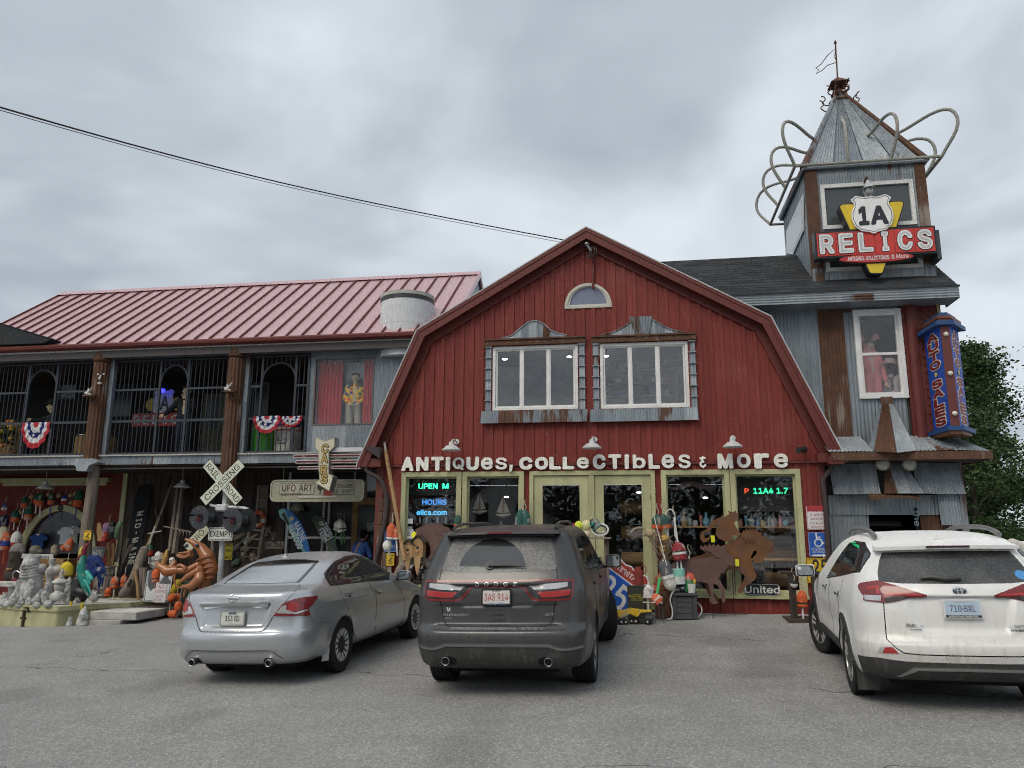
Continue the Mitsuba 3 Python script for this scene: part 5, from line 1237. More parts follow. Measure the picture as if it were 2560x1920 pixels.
def patch(C,poly,off=0.003,depth=0.006,edge=0.045):
 """a piece lying on the body: polygon(s) in (u, v), proud by off, with a skirt"""
 g=poly if hasattr(poly,'geom_type')else Polygon(poly)
 if not g.is_valid:g=g.buffer(0)
 out=[]
 for q in polys(g):
  v2,f2=trimesh.creation.triangulate_polygon(q,engine='earcut')
  v3,f3=trimesh.remesh.subdivide_to_size(np.column_stack([v2,np.zeros(len(v2))]),f2,edge,max_iter=12)
  mm=trimesh.Trimesh(v3,f3,process=False);mm.merge_vertices()
  uv,f=np.asarray(mm.vertices)[:,:2],np.asarray(mm.faces)
  P,N_=C.S(uv),C.N(uv)
  top,bot=P+N_*off,P-N_*depth
  fn=np.cross(top[f[:,1]]-top[f[:,0]],top[f[:,2]]-top[f[:,0]])
  if(fn*N_[f[:,0]]).sum()<0:f=f[:,::-1]
  e=np.vstack([f[:,[0,1]],f[:,[1,2]],f[:,[2,0]]])
  es=np.sort(e,1);_,idx,cnt=np.unique(es,axis=0,return_index=True,return_counts=True)
  b=e[idx[cnt==1]];n=len(uv)
  F=np.vstack([f,np.stack([b[:,0],b[:,0]+n,b[:,1]+n],1)[:,::1],np.stack([b[:,0],b[:,1]+n,b[:,1]],1)])
  # separate skirt vertices so that the face stays smooth
  V=np.vstack([top,bot,top])
  sk=F[len(f):].copy();sk[sk<n]+=2*n
  out.append(tm(V,np.vstack([f,sk])))
 return cat(out)
def mirror(p):return[(-u,v)for u,v in p]
def cpart(C,parent,name,m,mat,color=None,smooth=30,label=None):
 return part(parent,name,C.world(m),mat,color,smooth,label=label)
def seam(C,parent,lines,w=0.007,name='panel_gap',col=(0.012,0.012,0.013)):
 for l in lines:
  l=np.asarray(l,float)
  cpart(C,parent,name,patch(C,LineString(l).buffer(w/2,cap_style=2),0.0022,0.004,0.03),'matte',col,True)
def emboss(C,parent,name,s,at_,h,mat,col,bold=False,w=None,off=0.004,depth=0.004):
 """lettering that follows the body; at_ = (u, v) of its centre"""
 m=meshkit.text_mesh(s,h,depth,bold)
 v=np.asarray(m.vertices).copy();lo,hi=v.min(0),v.max(0)
 v[:,0]-=(lo[0]+hi[0])/2;v[:,1]-=h/2
 if w:v[:,0]*=w/(hi[0]-lo[0])
 uv=np.stack([at_[0]+v[:,0],at_[1]+v[:,1]],1)
 cpart(C,parent,name,tm(C.S(uv)+C.N(uv)*(off+v[:,2:]),m.faces),mat,col,False)
def plate(C,parent,uv,w,h,tilt,bg,frame_col,main,main_col,main_h,top=None,bottom=None,tb_col=(0.02,0.03,0.12),main_w=None,bar=None):
 """a number plate hung flat on the body"""
 p=C.S([uv])[0]
 cn=lambda m:cpart(C,parent+'__number_plate' if False else k,m[0],m[1],'satin',m[2],False)
 k=part(parent,'number_plate',C.world(mv(prism(rrect(w,h,0.012),-0.004,0.0),(p[0]-0.03,p[1],p[2]),-math.pi/2,tilt)),'satin',bg,s=0)
 def put(name,m,col,y=-0.006):
  m=mv(m,(0,y,0))
  m=mv(m,(0,0,0),0,tilt)
  m=mv(m,(p[0]-0.03,p[1],p[2]),-math.pi/2)
  part(k,name,C.world(m),'satin',col,s=0)
 put('frame',prism(rrect(w+0.022,h+0.022,0.016).difference(rrect(w-0.012,h-0.014,0.008)),-0.006,0.003),frame_col,0.0)
 put('number',text(main,main_h,0.002,False,w=main_w),main_col)
 if top:put('lettering',mv(text(top[0],top[1],0.002,True),(top[2],0,h/2-top[1]*0.75)),tb_col,-0.007)
 if bottom:put('lettering',mv(text(bottom[0],bottom[1],0.002,True,w=bottom[2]),(0,0,-h/2+bottom[1]*0.55)),bottom[3],-0.0075)
 if bar:put('bar',prism(sbox(-w/2+0.004,bar[0],w/2-0.004,bar[1]),-0.002,0),bar[2])
 return k
def wheel(C,parent,x,y,r,tw,rim_r,style,steer=0.0,z=None):
 """tyre and rim; y > 0 is the left side"""
 s=1 if y>0 else-1
 k=free(parent+'__wheel')
 hw=tw/2
 prof=[(rim_r-0.004,-hw*0.80),(rim_r+0.02,-hw*0.93),(r*0.88,-hw*1.0),(r*0.955,-hw*0.93),(r*0.99,-hw*0.78)]
 for i,g in enumerate((-0.55,-0.2,0.15,0.5)):
  a=g*hw
  prof+=[(r,a-0.010),(r-0.009,a-0.006),(r-0.009,a+0.006),(r,a+0.010)]
 prof+=[(r*0.99,hw*0.78),(r*0.955,hw*0.93),(r*0.88,hw),(rim_r+0.02,hw*0.93),(rim_r-0.004,hw*0.80)]
 n=56
 axis=np.array([math.sin(steer)*s*-1 if False else-math.sin(steer),math.cos(steer),0.0])
 cz=r if z is None else z
 c=np.array([x,y,cz])
 tyre=lathe(prof,n,(0,0,0))
 tyre=tm(np.asarray(tyre.vertices),tyre.faces[:-2*n]if False else tyre.faces)
 Rr=trimesh.geometry.align_vectors([0,0,1],axis*s)[:3,:3]
 put=lambda m:tm(np.asarray(m.vertices)@Rr.T+c,m.faces)
 scene[k]=shape(C.world(put(tyre)),'rubber',None,28)
 # tread blocks at the shoulders
 lug=[]
 for i in range(64):
  a=i/64*2*math.pi
  for sd in(-1,1):
   q=cbx(-0.010,0.010,hw*0.60*sd,hw*0.90*sd,r-0.012,r+0.002,0.002)if False else bx(-0.011,0.011,r-0.02,r+0.0015,hw*0.60*sd,hw*0.86*sd)
   lug.append(mv(q,rz=a))
 part(k,'tread',C.world(put(cat(lug))),'rubber',s=0)
 o=hw*0.72
 barrel=lathe([(rim_r-0.0,o+0.012),(rim_r-0.02,o+0.012),(rim_r-0.03,o-0.01),(rim_r-0.045,o-0.06),(rim_r-0.06,-hw*0.5),(0.05,-hw*0.5)],40)
 part(k,'barrel',C.world(put(barrel)),'metal',style.get('barrel',(0.10,0.10,0.105)),smooth=30)
 part(k,'rim_lip',C.world(put(lathe([(rim_r-0.024,o+0.004),(rim_r-0.020,o+0.022),(rim_r+0.002,o+0.022),(rim_r+0.004,o-0.02)],48))),'metal',style['col'],smooth=30)
 nsp=style['n'];spk=style['poly'](rim_r)
 for i in range(nsp):
  m=ext(spk,0.022)
  v=np.asarray(m.vertices).copy()
  v[:,2]+=o+0.004-0.030*(1-np.hypot(v[:,0],v[:,1])/rim_r)
  part(k,'spoke',C.world(put(mv(tm(v,m.faces),rz=i/nsp*2*math.pi+style.get('ph',0)))),style.get('mat','metal'),style['col'],smooth=20)
 part(k,'hub',C.world(put(lathe([(0.0,o-0.002),(0.035,o-0.004),(0.062,o-0.012),(0.075,o-0.03)],24))),'metal',style.get('hub',style['col']),smooth=30)
 part(k,'brake_disc',C.world(put(lathe([(0.0,o-0.10),(rim_r*0.74,o-0.10),(rim_r*0.74,o-0.13),(0.0,o-0.13)],32))),'metal',(0.16,0.15,0.14),smooth=30)
 return k
def body(C,parent,mat,arch,aw=0.30,extra=None):
 """the painted shell with its wheel arches cut out"""
 sh=C.shell()
 mm=m3.Manifold(m3.Mesh(np.asarray(sh.vertices,np.float32),np.asarray(sh.faces,np.uint32)))
 for x in C.axles:
  for sd in(-1,1):
   cy=m3.Manifold.cylinder(0.7,arch[1],arch[1],56).rotate([90,0,0]).translate([x,sd*(1.2)if False else(1.0 if sd>0 else-0.30),arch[0]])
   lo=0.62 if sd>0 else-1.32
   cy=m3.Manifold.cylinder(0.7,arch[1],arch[1],56).rotate([-90,0,0]).translate([x,lo,arch[0]])
   bxm=m3.Manifold.cube([2*arch[1],0.7,arch[0]]).translate([x-arch[1],lo,0.0])
   mm=mm-(cy+bxm)
 if extra is not None:mm=mm-extra
 o=mm.to_mesh()
 m=tm(o.vert_properties[:,:3],o.tri_verts)
 cpart(C,parent,'body',m,mat,None,32)
 for x in C.axles:
  for sd in(-1,1):
   a=np.linspace(-0.12,math.pi+0.12,24)
   v=[(x+(arch[1]-0.006)*math.cos(q),y,arch[0]+(arch[1]-0.006)*math.sin(q))for q in a for y in(sd*0.60,sd*0.80)]
   v+=[(x+(arch[1]-0.02)*math.cos(q),y,arch[0]+(arch[1]-0.02)*math.sin(q))for q in a for y in(sd*0.60,sd*0.80)]
   n=len(a);f=[]
   for i in range(n-1):
    p=2*i
    f+=[[p,p+1,p+3],[p,p+3,p+2],[2*n+p,2*n+p+3,2*n+p+1],[2*n+p,2*n+p+2,2*n+p+3],[p+1,2*n+p+1,2*n+p+3],[p+1,2*n+p+3,p+3]]
   cpart(C,parent,'wheel_liner',tm(v,f),'matte',(0.015,0.015,0.015),False)
scene['rubber']=pri(rgb((0.022,0.022,0.023)),0.85,specular=0.3)
scene['silver_paint']=pri(rgb((0.50,0.515,0.535)),0.26,metallic=0.65,specular=0.5,clearcoat=1.0,clearcoat_gloss=0.96)
def f_grime(base,dirt,k,zmid,cx):
 def fn(p,n,uv):
  a=fbm(p.x*2.2,p.y*2.2,p.z*2.2,4)
  st=fbm(p.x*26,p.y*26,p.z*1.1,3)
  b=noise(p.x*120,p.y*120,p.z*120)
  w=dr.clip(k*(0.35*a+0.9*smoothstep(0.5,0.75,st)*a+0.25*b)*smoothstep(zmid+0.55,zmid-0.35,p.z),0,0.85)
  return mix(base,dirt,w)
 return fn
scene['grey_paint']=pri(mikit.proc(f_grime((0.052,0.052,0.055),(0.15,0.147,0.14),0.40,0.6,0)),0.28,metallic=0.35,specular=0.5,clearcoat=1.0,clearcoat_gloss=0.93)
scene['white_paint']=pri(mikit.proc(f_grime((0.70,0.70,0.69),(0.36,0.31,0.23),0.75,0.45,0)),0.32,specular=0.5,clearcoat=1.0,clearcoat_gloss=0.93)
scene['black_plastic']=pri(mikit.proc(f_grime((0.028,0.028,0.029),(0.13,0.125,0.115),0.6,0.5,0)),0.6,specular=0.35)
scene['car_glass']=pri(rgb((0.012,0.014,0.016)),0.03,specular=1.0,clearcoat=1.0,clearcoat_gloss=1.0)
scene['pale_glass']=two({'type':'blendbsdf','weight':0.60,'a':pri(rgb((0.03,0.035,0.038)),0.03,specular=1.0,clearcoat=1.0,clearcoat_gloss=1.0)['b'],'b':{'type':'roughconductor','material':'Ag','alpha':0.02}})
def f_dust(p,n,uv):
 a=fbm(p.x*70,p.y*70,p.z*70,2)
 b=fbm(p.x*4,p.y*4,p.z*3,3)
 return mix((0.05,0.051,0.052),(0.165,0.165,0.163),smoothstep(0.35,0.75,0.55*a+0.55*b))
scene['dusty_glass']=pri(mikit.proc(f_dust),0.4,specular=0.7)
def f_dust2(p,n,uv):
 a=fbm(p.x*60,p.y*60,p.z*60,2)
 b=fbm(p.x*3,p.y*3,p.z*2,3)
 return mix((0.020,0.021,0.022),(0.10,0.098,0.093),smoothstep(0.40,0.95,0.35*a+0.75*b))
scene['smeared_glass']=pri(mikit.proc(f_dust2),0.22,specular=0.8)
scene['red_lens']=pri(rgb((0.17,0.008,0.010)),0.08,specular=0.7,clearcoat=1.0)
scene['bright_lens']=pri(rgb((0.36,0.022,0.02)),0.15,specular=0.6,clearcoat=1.0)
scene['clear_lens']=pri(rgb((0.55,0.54,0.54)),0.10,metallic=0.5,specular=0.7,clearcoat=1.0)
def spokes(kind):
 if kind=='pair':
  def f(R):return union_all([Polygon([(0.03,s*0.010),(R-0.02,s*0.020),(R-0.02,s*0.062),(R*0.55,s*0.040),(0.04,s*0.035)])for s in(-1,1)]).buffer(0.003)
 elif kind=='blade':
  def f(R):return Polygon([(0.04,-0.035),(R*0.6,-0.020),(R-0.02,-0.055),(R-0.02,0.03),(R*0.6,0.022),(0.04,0.035)]).buffer(0.004)
 else:
  def f(R):return Polygon([(0.03,-0.028),(R-0.02,-0.040),(R-0.02,0.012),(0.03,0.028)]).buffer(0.004)
 return f
 # ---------------------------------------------------------------- bodies
car1=thing('parked_car','silver four door saloon parked nose in towards the barn corner','car','cars parked at the shop')
body(sedan,car1,'silver_paint',(0.325,0.365))
car2=thing('parked_car','dusty dark grey estate car parked in front of the double door','car','cars parked at the shop')
body(suv,car2,'grey_paint',(0.385,0.425))
car3=thing('parked_car','white dusty family car parked at the right edge of the lot','car','cars parked at the shop')
body(rav,car3,'white_paint',(0.355,0.395))
for C,k,r,tw,rim,st,ty in((sedan,car1,0.332,0.215,0.205,dict(n=7,poly=spokes('pair'),mat='satin',col=(0.50,0.51,0.52),barrel=(0.03,0.03,0.032)),0.80),(suv,car2,0.390,0.265,0.262,dict(n=6,poly=spokes('blade'),mat='satin',col=(0.24,0.24,0.25),barrel=(0.03,0.03,0.03)),0.83),(rav,car3,0.358,0.235,0.235,dict(n=5,poly=spokes('pair'),mat='satin',col=(0.40,0.39,0.37),barrel=(0.05,0.05,0.05)),0.80)):
 for i,x in enumerate(C.axles):
  for s in(-1,1):
   wheel(C,k,x,s*ty,r,tw,rim,st,steer=(0 if i==0 else{'sedan':0.0,'suv':0.42,'rav':0.28}[C.name]))
def sym(half):
 """half outline (from the centre line out and back to it) made whole"""
 return Polygon(list(half)+[(-u,v)for u,v in half[::-1]]).buffer(0)
def both(C,k,name,poly,mat,col=None,off=0.003,sub=True,**kw):
 out=[]
 for q in(poly,mirror(poly)):
  out.append(cpart(C,k,name,patch(C,q,off,0.006),mat,col,True,**kw))
 return out
BLK=(0.012,0.012,0.013)
def mirror_unit(C,k,p,side,mat,w=0.23,h=0.15,col=None):
 x,y,z=p
 pts=[ball((x+dx,y+side*dy,z+dz),r,2).vertices for dx,dy,dz,r in((0.0,-w/2+0.03,-h/2+0.03,.03),(0.0,w/2-0.035,-h/2+0.035,.035),(0.0,w/2-0.04,h/2-0.04,.04),(0.0,-w/2+0.03,h/2-0.03,.03),(0.09,-0.02,0.0,.045),(0.08,w/2-0.09,0.0,.04))]
 m=cpart(C,k,'door_mirror',trimesh.convex.convex_hull(np.vstack(pts)),mat,col,40)
 g=rrect(w-0.045,h-0.04,0.028)
 gm=mv(prism(g,-0.002,0.003),(x-0.036,y,z),-math.pi/2)
 part(m,'glass',C.world(gm),'mirror_glass',s=0)
 part(m,'rim',C.world(mv(prism(rrect(w-0.02,h-0.015,0.035),0.0,0.006),(x-0.034,y,z),-math.pi/2)),'satin',BLK,s=0)
 part(m,'stalk',C.world(tube([(x+0.05,y-side*(w/2-0.06),z-h/2+0.04),(x+0.08,y-side*(w/2+0.07),z-h/2+0.02)],[0.032,0.04],8)),'satin',BLK)
def handle(C,k,uv,mat,col=None,w=0.19,slant=0.0):
 u,v=uv
 g=rrect(w,0.026,0.012)
 cup=affinity.translate(affinity.scale(Point(0,0).buffer(1,12),0.055,0.036),u,v)
 h=cpart(C,k,'door_handle',patch(C,affinity.translate(affinity.rotate(g,slant),u,v),0.030,-0.014,0.03),mat,col,True)
 part(h,'cup',C.world(patch(C,cup,0.0015,0.004,0.02)),'satin',(0.03,0.03,0.032),s=1)
def tailpipe(C,k,x,y,z,r,col=(0.45,0.44,0.43)):
 p=cpart(C,k,'exhaust_pipe',cat(lathe([(r-0.004,0.20),(r,0.19),(r,0.0),(r-0.004,-0.004),(r-0.009,0.0),(r-0.009,0.15),(0.0,0.15)],24,(x,y,z),(1,0,0.06))),'metal',col,30)
 part(p,'bore',C.world(lathe([(r-0.0092,0.012),(r-0.012,0.10),(0.0,0.10)],20,(x,y,z),(1,0,0.06))),'matte',(0.008,0.008,0.008))
def fin(C,k,uv,mat,col=None,l=0.16,h=0.06,w=0.035):
 p=C.S([uv])[0]
 m=trimesh.convex.convex_hull(np.array([(p[0]-l*.35,p[1]-w,p[2]-.01),(p[0]-l*.35,p[1]+w,p[2]-.01),(p[0]+l*.7,p[1],p[2]-.005),(p[0]-l*.2,p[1]-.006,p[2]+h),(p[0]-l*.2,p[1]+.006,p[2]+h),(p[0]-l*.3,p[1],p[2]+h*.8)]))
 cpart(C,k,'roof_antenna',m,mat,col,False)
scene['mirror_glass']=pri(rgb((0.55,0.60,0.62)),0.03,metallic=1.0)
# ================================================================ the silver saloon
C,k=sedan,car1
gtr,gbr=(0.669,2.396),(0.581,1.637)
gt0,gb0=(-0.181,2.508)[1],(-0.023,1.634)[1]
rg=sym([(0,gb0),(gbr[0]*0.6,gb0*0.7+gbr[1]*0.3),(gbr[0]-0.02,gbr[1]),(gbr[0],gbr[1]+0.02),(gtr[0]+0.01,gtr[1]-0.02),(gtr[0]-0.02,gtr[1]),(gtr[0]*0.5,gt0*0.75+gtr[1]*0.25),(0,gt0)])
g=cpart(C,k,'rear_window',patch(C,rg,0.001,0.006),'car_glass',None,True)
part(g,'pane',C.world(patch(C,rg.buffer(-0.012).difference(sbox(-3,gt0-0.03,3,9)).intersection(affinity.scale(rg,0.90,1.0)),0.003,0.002)),'pale_glass',s=1)
dlo=[(0.943,1.883),(0.954,2.048),(1.025,2.331),(1.386,2.535),(4.576,2.579),(4.797,2.397),(4.767,2.1),(4.869,1.753),(4.698,1.16),(4.228,1.037),(3.244,1.08),(1.923,1.116),(1.698,1.164),(1.072,1.705)]
for q in(dlo,mirror(dlo)):
 w=cpart(C,k,'side_window',patch(C,q,0.002,0.006),'satin',(0.016,0.016,0.017),True)
 for pane in([(0.981,1.879),(1.03,2.127),(1.74,1.239),(1.611,1.265)],[(1.14,2.147),(1.417,2.362),(3.517,2.46),(3.693,2.254),(3.268,1.103),(1.997,1.162)],[(4.324,2.36),(4.76,2.261),(4.854,2.023),(4.583,1.287),(4.202,1.061),(3.383,1.094)]):
  pq=pane if q is dlo else mirror(pane)
  part(w,'pane',C.world(patch(C,pq,0.0045,0.001)),'car_glass',s=1)
lamp=[(0.654,1),(0.762,1.03),(0.916,1.043),(1.139,1.037),(1.014,0.918),(0.947,0.881),(0.967,0.793),(0.742,0.809),(0.53,0.823),(0.581,0.897)]
for q in(lamp,mirror(lamp)):
 f_=(lambda p:p)if q is lamp else mirror
 l=cpart(C,k,'tail_lamp',patch(C,q,0.012,0.012),'red_lens',None,True)
 part(l,'bulb_ring',C.world(patch(C,f_([(0.691,0.889),(0.697,0.941),(0.744,0.999),(0.802,0.976),(0.83,0.919),(0.801,0.874),(0.74,0.862)]),0.015,0.001)),'bright_lens',s=1)
 part(l,'clear_lens',C.world(patch(C,f_([(0.559,0.854),(0.619,0.93),(0.669,0.943),(0.673,0.887),(0.781,0.85),(0.928,0.875),(0.937,0.858),(0.782,0.83)]),0.0155,0.001)),'clear_lens',s=1)
 part(l,'upper_lens',C.world(patch(C,f_([(0.809,0.994),(1.088,1.032),(0.982,0.924),(0.928,0.894),(0.837,0.878)]),0.0145,0.001)),'red_lens',s=1)
cb=[(0.017,1.001),(0.472,1.003),(0.39,0.91),(0.18,0.933),(-0.007,0.939)]
cpart(C,k,'boot_trim',patch(C,sym([(0,cb[0][1]+.012),(cb[1][0],cb[1][1]+.008),(cb[2][0],cb[2][1]-.008),(cb[3][0],cb[3][1]-.008),(0,cb[4][1]-.008)]),0.032,0.03),'chrome',None,True)
seam(C,k,[[(0.616,1.605),(0.775,1.305),(0.782,1.095),(0.716,1.058),(0.657,1.003)],mirror([(0.616,1.605),(0.775,1.305),(0.782,1.095),(0.716,1.058),(0.657,1.003)])],0.006)
tl=[(0.528,0.818),(0.483,0.728),(0.442,0.643),(0.395,0.621)]
seam(C,k,[tl+[(-u,v)for u,v in tl[::-1]]],0.010)
seam(C,k,[[(0.97,0.784),(1.037,0.696),(1.392,0.631)],mirror([(0.97,0.784),(1.037,0.696),(1.392,0.631)])],0.005)
dl=[(0.489,0.396),(0.577,0.35),(0.699,0.276)]
seam(C,k,[[(-u,v)for u,v in dl[::-1]]+dl],0.008,col=(0.05,0.05,0.055))
ds=[[(2.009,1.104),(1.901,0.95),(1.887,0.82),(1.962,0.589),(2.128,0.385),(2.35,0.228)],[(3.301,1.072),(2.929,0.862),(2.791,0.709),(2.847,0.366),(2.996,0.208)],[(4.318,1.03),(3.832,0.772),(3.904,0.533),(3.932,0.313),(3.992,0.222)],[(2.35,0.228),(3.009,0.193),(4.023,0.208)]]
seam(C,k,ds+[mirror(d)for d in ds],0.006)
both(C,k,'side_moulding',[(2.218,0.437),(2.797,0.423),(3.69,0.395),(3.714,0.346),(2.814,0.372),(2.232,0.398)],'silver_paint',None,0.010)
for p in((2.127,0.942),(3.139,0.886)):
 for s in(1,-1):handle(C,k,(s*p[0],p[1]),'chrome')
em=(-0.02,1.063)
ex_,ez_=0.0,em[1]
cpart(C,k,'badge',patch(C,Point(0,ez_).buffer(0.052).difference(Point(0,ez_).buffer(0.040)),0.010,0.006,0.02),'chrome',None,True)
cpart(C,k,'badge',patch(C,sbox(-0.070,ez_-0.011,0.070,ez_+0.011),0.012,0.006,0.03),'chrome',None,True)
p=(-0.442,1.058)
emboss(C,k,'lettering','ALTIMA',(-0.36,p[1]),0.026,'chrome',None,True,w=0.165)
emboss(C,k,'lettering','S',(0.36,(0.472,1.053)[1]),0.030,'chrome',None,True,w=0.04)
pl=(-0.032,0.802)
plate(C,k,(0.0,pl[1]),0.305,0.152,-0.10,(0.55,0.57,0.52),(0.30,0.30,0.29),'353 0D',(0.02,0.022,0.022),0.062,('MAINE',0.022,0.0),None,main_w=0.185)
kp=[q for q in scene if q.startswith(k+'__number_plate')][0]
for s in(-1,1):tailpipe(C,k,0.05,s*0.50-0.0,0.298,0.042)
for s in(-1,1):cpart(C,k,'exhaust_cutout',patch(C,Polygon([(s*(0.50+dx),C.row(zz))for dx,zz in((-.075,.26),(-.07,.32),(-.04,.348),(.04,.348),(.07,.32),(.075,.26))]),0.002,0.004),'matte',(0.02,0.02,0.02),True)
for s in(-1,1):mirror_unit(C,k,(3.10,s*1.03,1.055),s,'silver_paint',0.22,0.145)
fin(C,k,(-0.426,2.742),'silver_paint',None,0.13,0.035,0.045)
for s in(-1,1):cpart(C,k,'mud_flap',mv(prismx([(s*0.80,0.19),(s*0.89,0.20),(s*0.90,0.36),(s*0.83,0.36)],0.80,0.815)),'silver_paint',None,False)
cpart(C,k,'underbody',bx(0.5,4.4,-0.6,0.6,0.17,0.26),'matte',(0.015,0.015,0.015),False)
# ================================================================ the grey estate
C,k=suv,car2
hg=[(0.694,1.705),(0.671,1.318),(0.655,1.295),(0.506,1.267)]
gb,gt=(-0.059,1.264)[1],(-0.17,1.729)[1]
rg=sym([(0,gb),(hg[3][0]*0.9,hg[3][1]),hg[2],hg[1],hg[0],(0,gt)])
g=cpart(C,k,'rear_window',patch(C,rg,0.002,0.006),'dusty_glass',None,True)
sw=[(-0.467,1.346),(-0.468,1.417),(-0.44,1.514),(-0.373,1.611),(-0.261,1.676),(-0.108,1.706),(0.071,1.679),(0.202,1.602),(0.282,1.496),(0.316,1.393),(0.326,1.328),(-0.042,1.328)]
part(g,'wiped_arc',C.world(patch(C,sw,0.0035,0.001)),'car_glass',s=1,label='dark clean arc wiped on the dusty rear window')
wp=(-0.094,1.345)
wb=[C.S([q])[0]+C.N([q])[0]*0.03 for q in[(-0.104,1.329),(0.033,1.33),(0.181,1.325),(0.318,1.316)]]
w=cpart(C,k,'rear_wiper',tube(wb,[0.022,0.018,0.013,0.008],6),'satin',BLK,30)
part(w,'hub',C.world(patch(C,Point(*wp).buffer(0.055),0.022,0.01,0.02)),'satin',(0.06,0.06,0.062),s=1)
sp=[]
for y in np.linspace(-0.66,0.66,13):
 e=(y/0.66)**2
 sp+=[(0.345+0.07*e,y,1.715-0.012*e),(0.35+0.07*e,y,1.735-0.014*e),(0.80,y*0.97,1.782-0.035*e),(0.66,y,1.70-0.01*e)]
sm_=trimesh.convex.convex_hull(np.array(sp))
sk=cpart(C,k,'roof_spoiler',sm_,'grey_paint',None,35)
part(sk,'underside',C.world(bx(0.42,0.62,-0.60,0.60,1.684,1.700)),'satin',BLK,s=0)
part(sk,'brake_light',C.world(bx(0.338,0.36,-0.135,0.135,1.716,1.734)),'red_lens',s=0)
lb_=[(0.858,1.172),(0.841,1.048),(0.817,0.979),(0.778,0.953),(0.608,0.947),(0.418,0.946),(0.38,0.961),(0.327,1.019),(0.284,1.075),(0.229,1.104)]
t0,b0=(-0.05,1.175)[1],(-0.05,1.088)[1]
ring_=sym([(0,b0)]+[(lb_[9][0],b0+0.004)]+lb_[8:0:-1]+[lb_[0],(0,t0)])
lk=cpart(C,k,'tail_lamp_band',patch(C,ring_,0.010,0.012),'red_lens',None,True)
part(lk,'inner_panel',C.world(patch(C,ring_.buffer(-0.024,join_style=1),0.0125,0.001)),'gloss',(0.018,0.017,0.018),s=1)
for nm,q,m in(('clear_lens',[(0.348,1.113),(0.622,1.129),(0.775,1.136),(0.772,1.094),(0.637,1.068),(0.399,1.059)],'clear_lens'),('red_lens',[(0.44,1.039),(0.635,1.049),(0.798,1.064),(0.785,1.003),(0.63,0.986),(0.48,0.983)],'bright_lens'),('clear_lens',[(0.67,1.132),(0.776,1.138),(0.771,1.091),(0.661,1.072)],'clear_lens')):
 for qq in(q,mirror(q)):part(lk,nm,C.world(patch(C,qq,0.0145,0.001)),m,s=1)
lm=(-0.047,1.129)[1]
for i,ch in enumerate('DODGE'):
 emboss(C,lk,'lettering',ch,(-0.215+0.105*i,lm),0.026,'chrome',None,True,w=0.045,off=0.0135)
hs=[(0.674,1.295),(0.666,1.179),(0.638,1.055),(0.621,0.94),(0.607,0.828),(0.592,0.736),(0.56,0.676),(0.508,0.655)]
seam(C,k,[hs+[(-u,v)for u,v in hs[::-1]]],0.009)
seam(C,k,[[(-0.72,(-0.051,0.9)[1]),(0,(-0.051,0.9)[1]),(0.72,(-0.051,0.9)[1])]],0.007,name='crease',col=(0.035,0.035,0.036))
st=[(0.514,0.655),(0.521,0.607)]
cpart(C,k,'bumper_step',patch(C,sbox(-st[0][0],st[1][1]+0.004,st[0][0],st[0][1]-0.004),0.004,0.006),'galvanised_rusty' if 0 else 'dusty_glass',None,True)
ch_=[(-0.033,0.466),(0.587,0.461),(0.646,0.44),(0.695,0.421),(0.753,0.412),(0.842,0.416),(0.97,0.426)]
cl_=[(-0.035,0.432),(0.576,0.429),(0.635,0.41),(0.69,0.392),(0.753,0.385),(0.843,0.389),(0.972,0.396)]
cpart(C,k,'bumper_strip',patch(C,sym([(0,cl_[0][1])]+cl_[1:]+ch_[:0:-1]+[(0,ch_[0][1])]),0.012,0.008),'metal',(0.42,0.42,0.42),True)
lo_=[(0.942,0.293),(0.814,0.248),(-0.053,0.253)]
low=sym([(0,C.v[2])]+[(lo_[1][0],C.v[2]),(lo_[0][0],C.v[9])]+[(u,v-0.006)for u,v in cl_[:0:-1]]+[(0,cl_[0][1]-0.006)])
cpart(C,k,'lower_bumper',patch(C,low,0.004,0.006),'black_plastic',None,True)
for s,e in((-1,(-0.614,0.296)),(1,(0.538,0.294))):
 ee=0.55
 cpart(C,k,'exhaust_cutout',patch(C,affinity.translate(affinity.scale(Point(0,0).buffer(1,12),0.085,0.055),s*ee,C.row(0.405)),0.0055,0.004,0.03),'matte',(0.012,0.012,0.012),True)
 tailpipe(C,k,0.035,s*ee,0.405,0.045,(0.3,0.3,0.3))
for u in(-0.78,-0.30,0.30,0.78):cpart(C,k,'parking_sensor',patch(C,Point(u,C.row(0.655)).buffer(0.012),0.003,0.003,0.01),'satin',(0.03,0.03,0.03),True)
pl=(-0.057,0.993)
plate(C,k,(0.0,pl[1]),0.305,0.152,-0.12,(0.62,0.60,0.58),(0.015,0.015,0.016),'3AS 914',(0.42,0.07,0.05),0.072,('NE  UPON',0.014,0.0),('McGOVERN',0.019,0.20,(0.35,0.45,0.65)),main_w=0.262)
v1=C.row(0.868)
for i,z in enumerate((0.885,0.825)):cpart(C,k,'hatch_handle',patch(C,affinity.translate(rrect(0.165,0.024,0.010),0,C.row(z)),0.012,0.006,0.03),'grey_paint',None,True)
emboss(C,k,'lettering','M',(-0.535,C.row(0.925)),0.042,'satin',(0.6,0.6,0.6),True,w=0.038)
emboss(C,k,'lettering','DURANGO',(-0.455,C.row(0.868)),0.026,'metal',(0.6,0.6,0.6),True,w=0.28)
emboss(C,k,'lettering','AWD',(-0.545,C.row(0.832)),0.018,'metal',(0.6,0.6,0.6),True,w=0.09)
emboss(C,k,'lettering','GT',(0.565,C.row(0.868)),0.028,'metal',(0.6,0.6,0.6),True,w=0.09)
at2=lambda pts,s=1:[C.at_x(x,z,s)for x,z in pts]
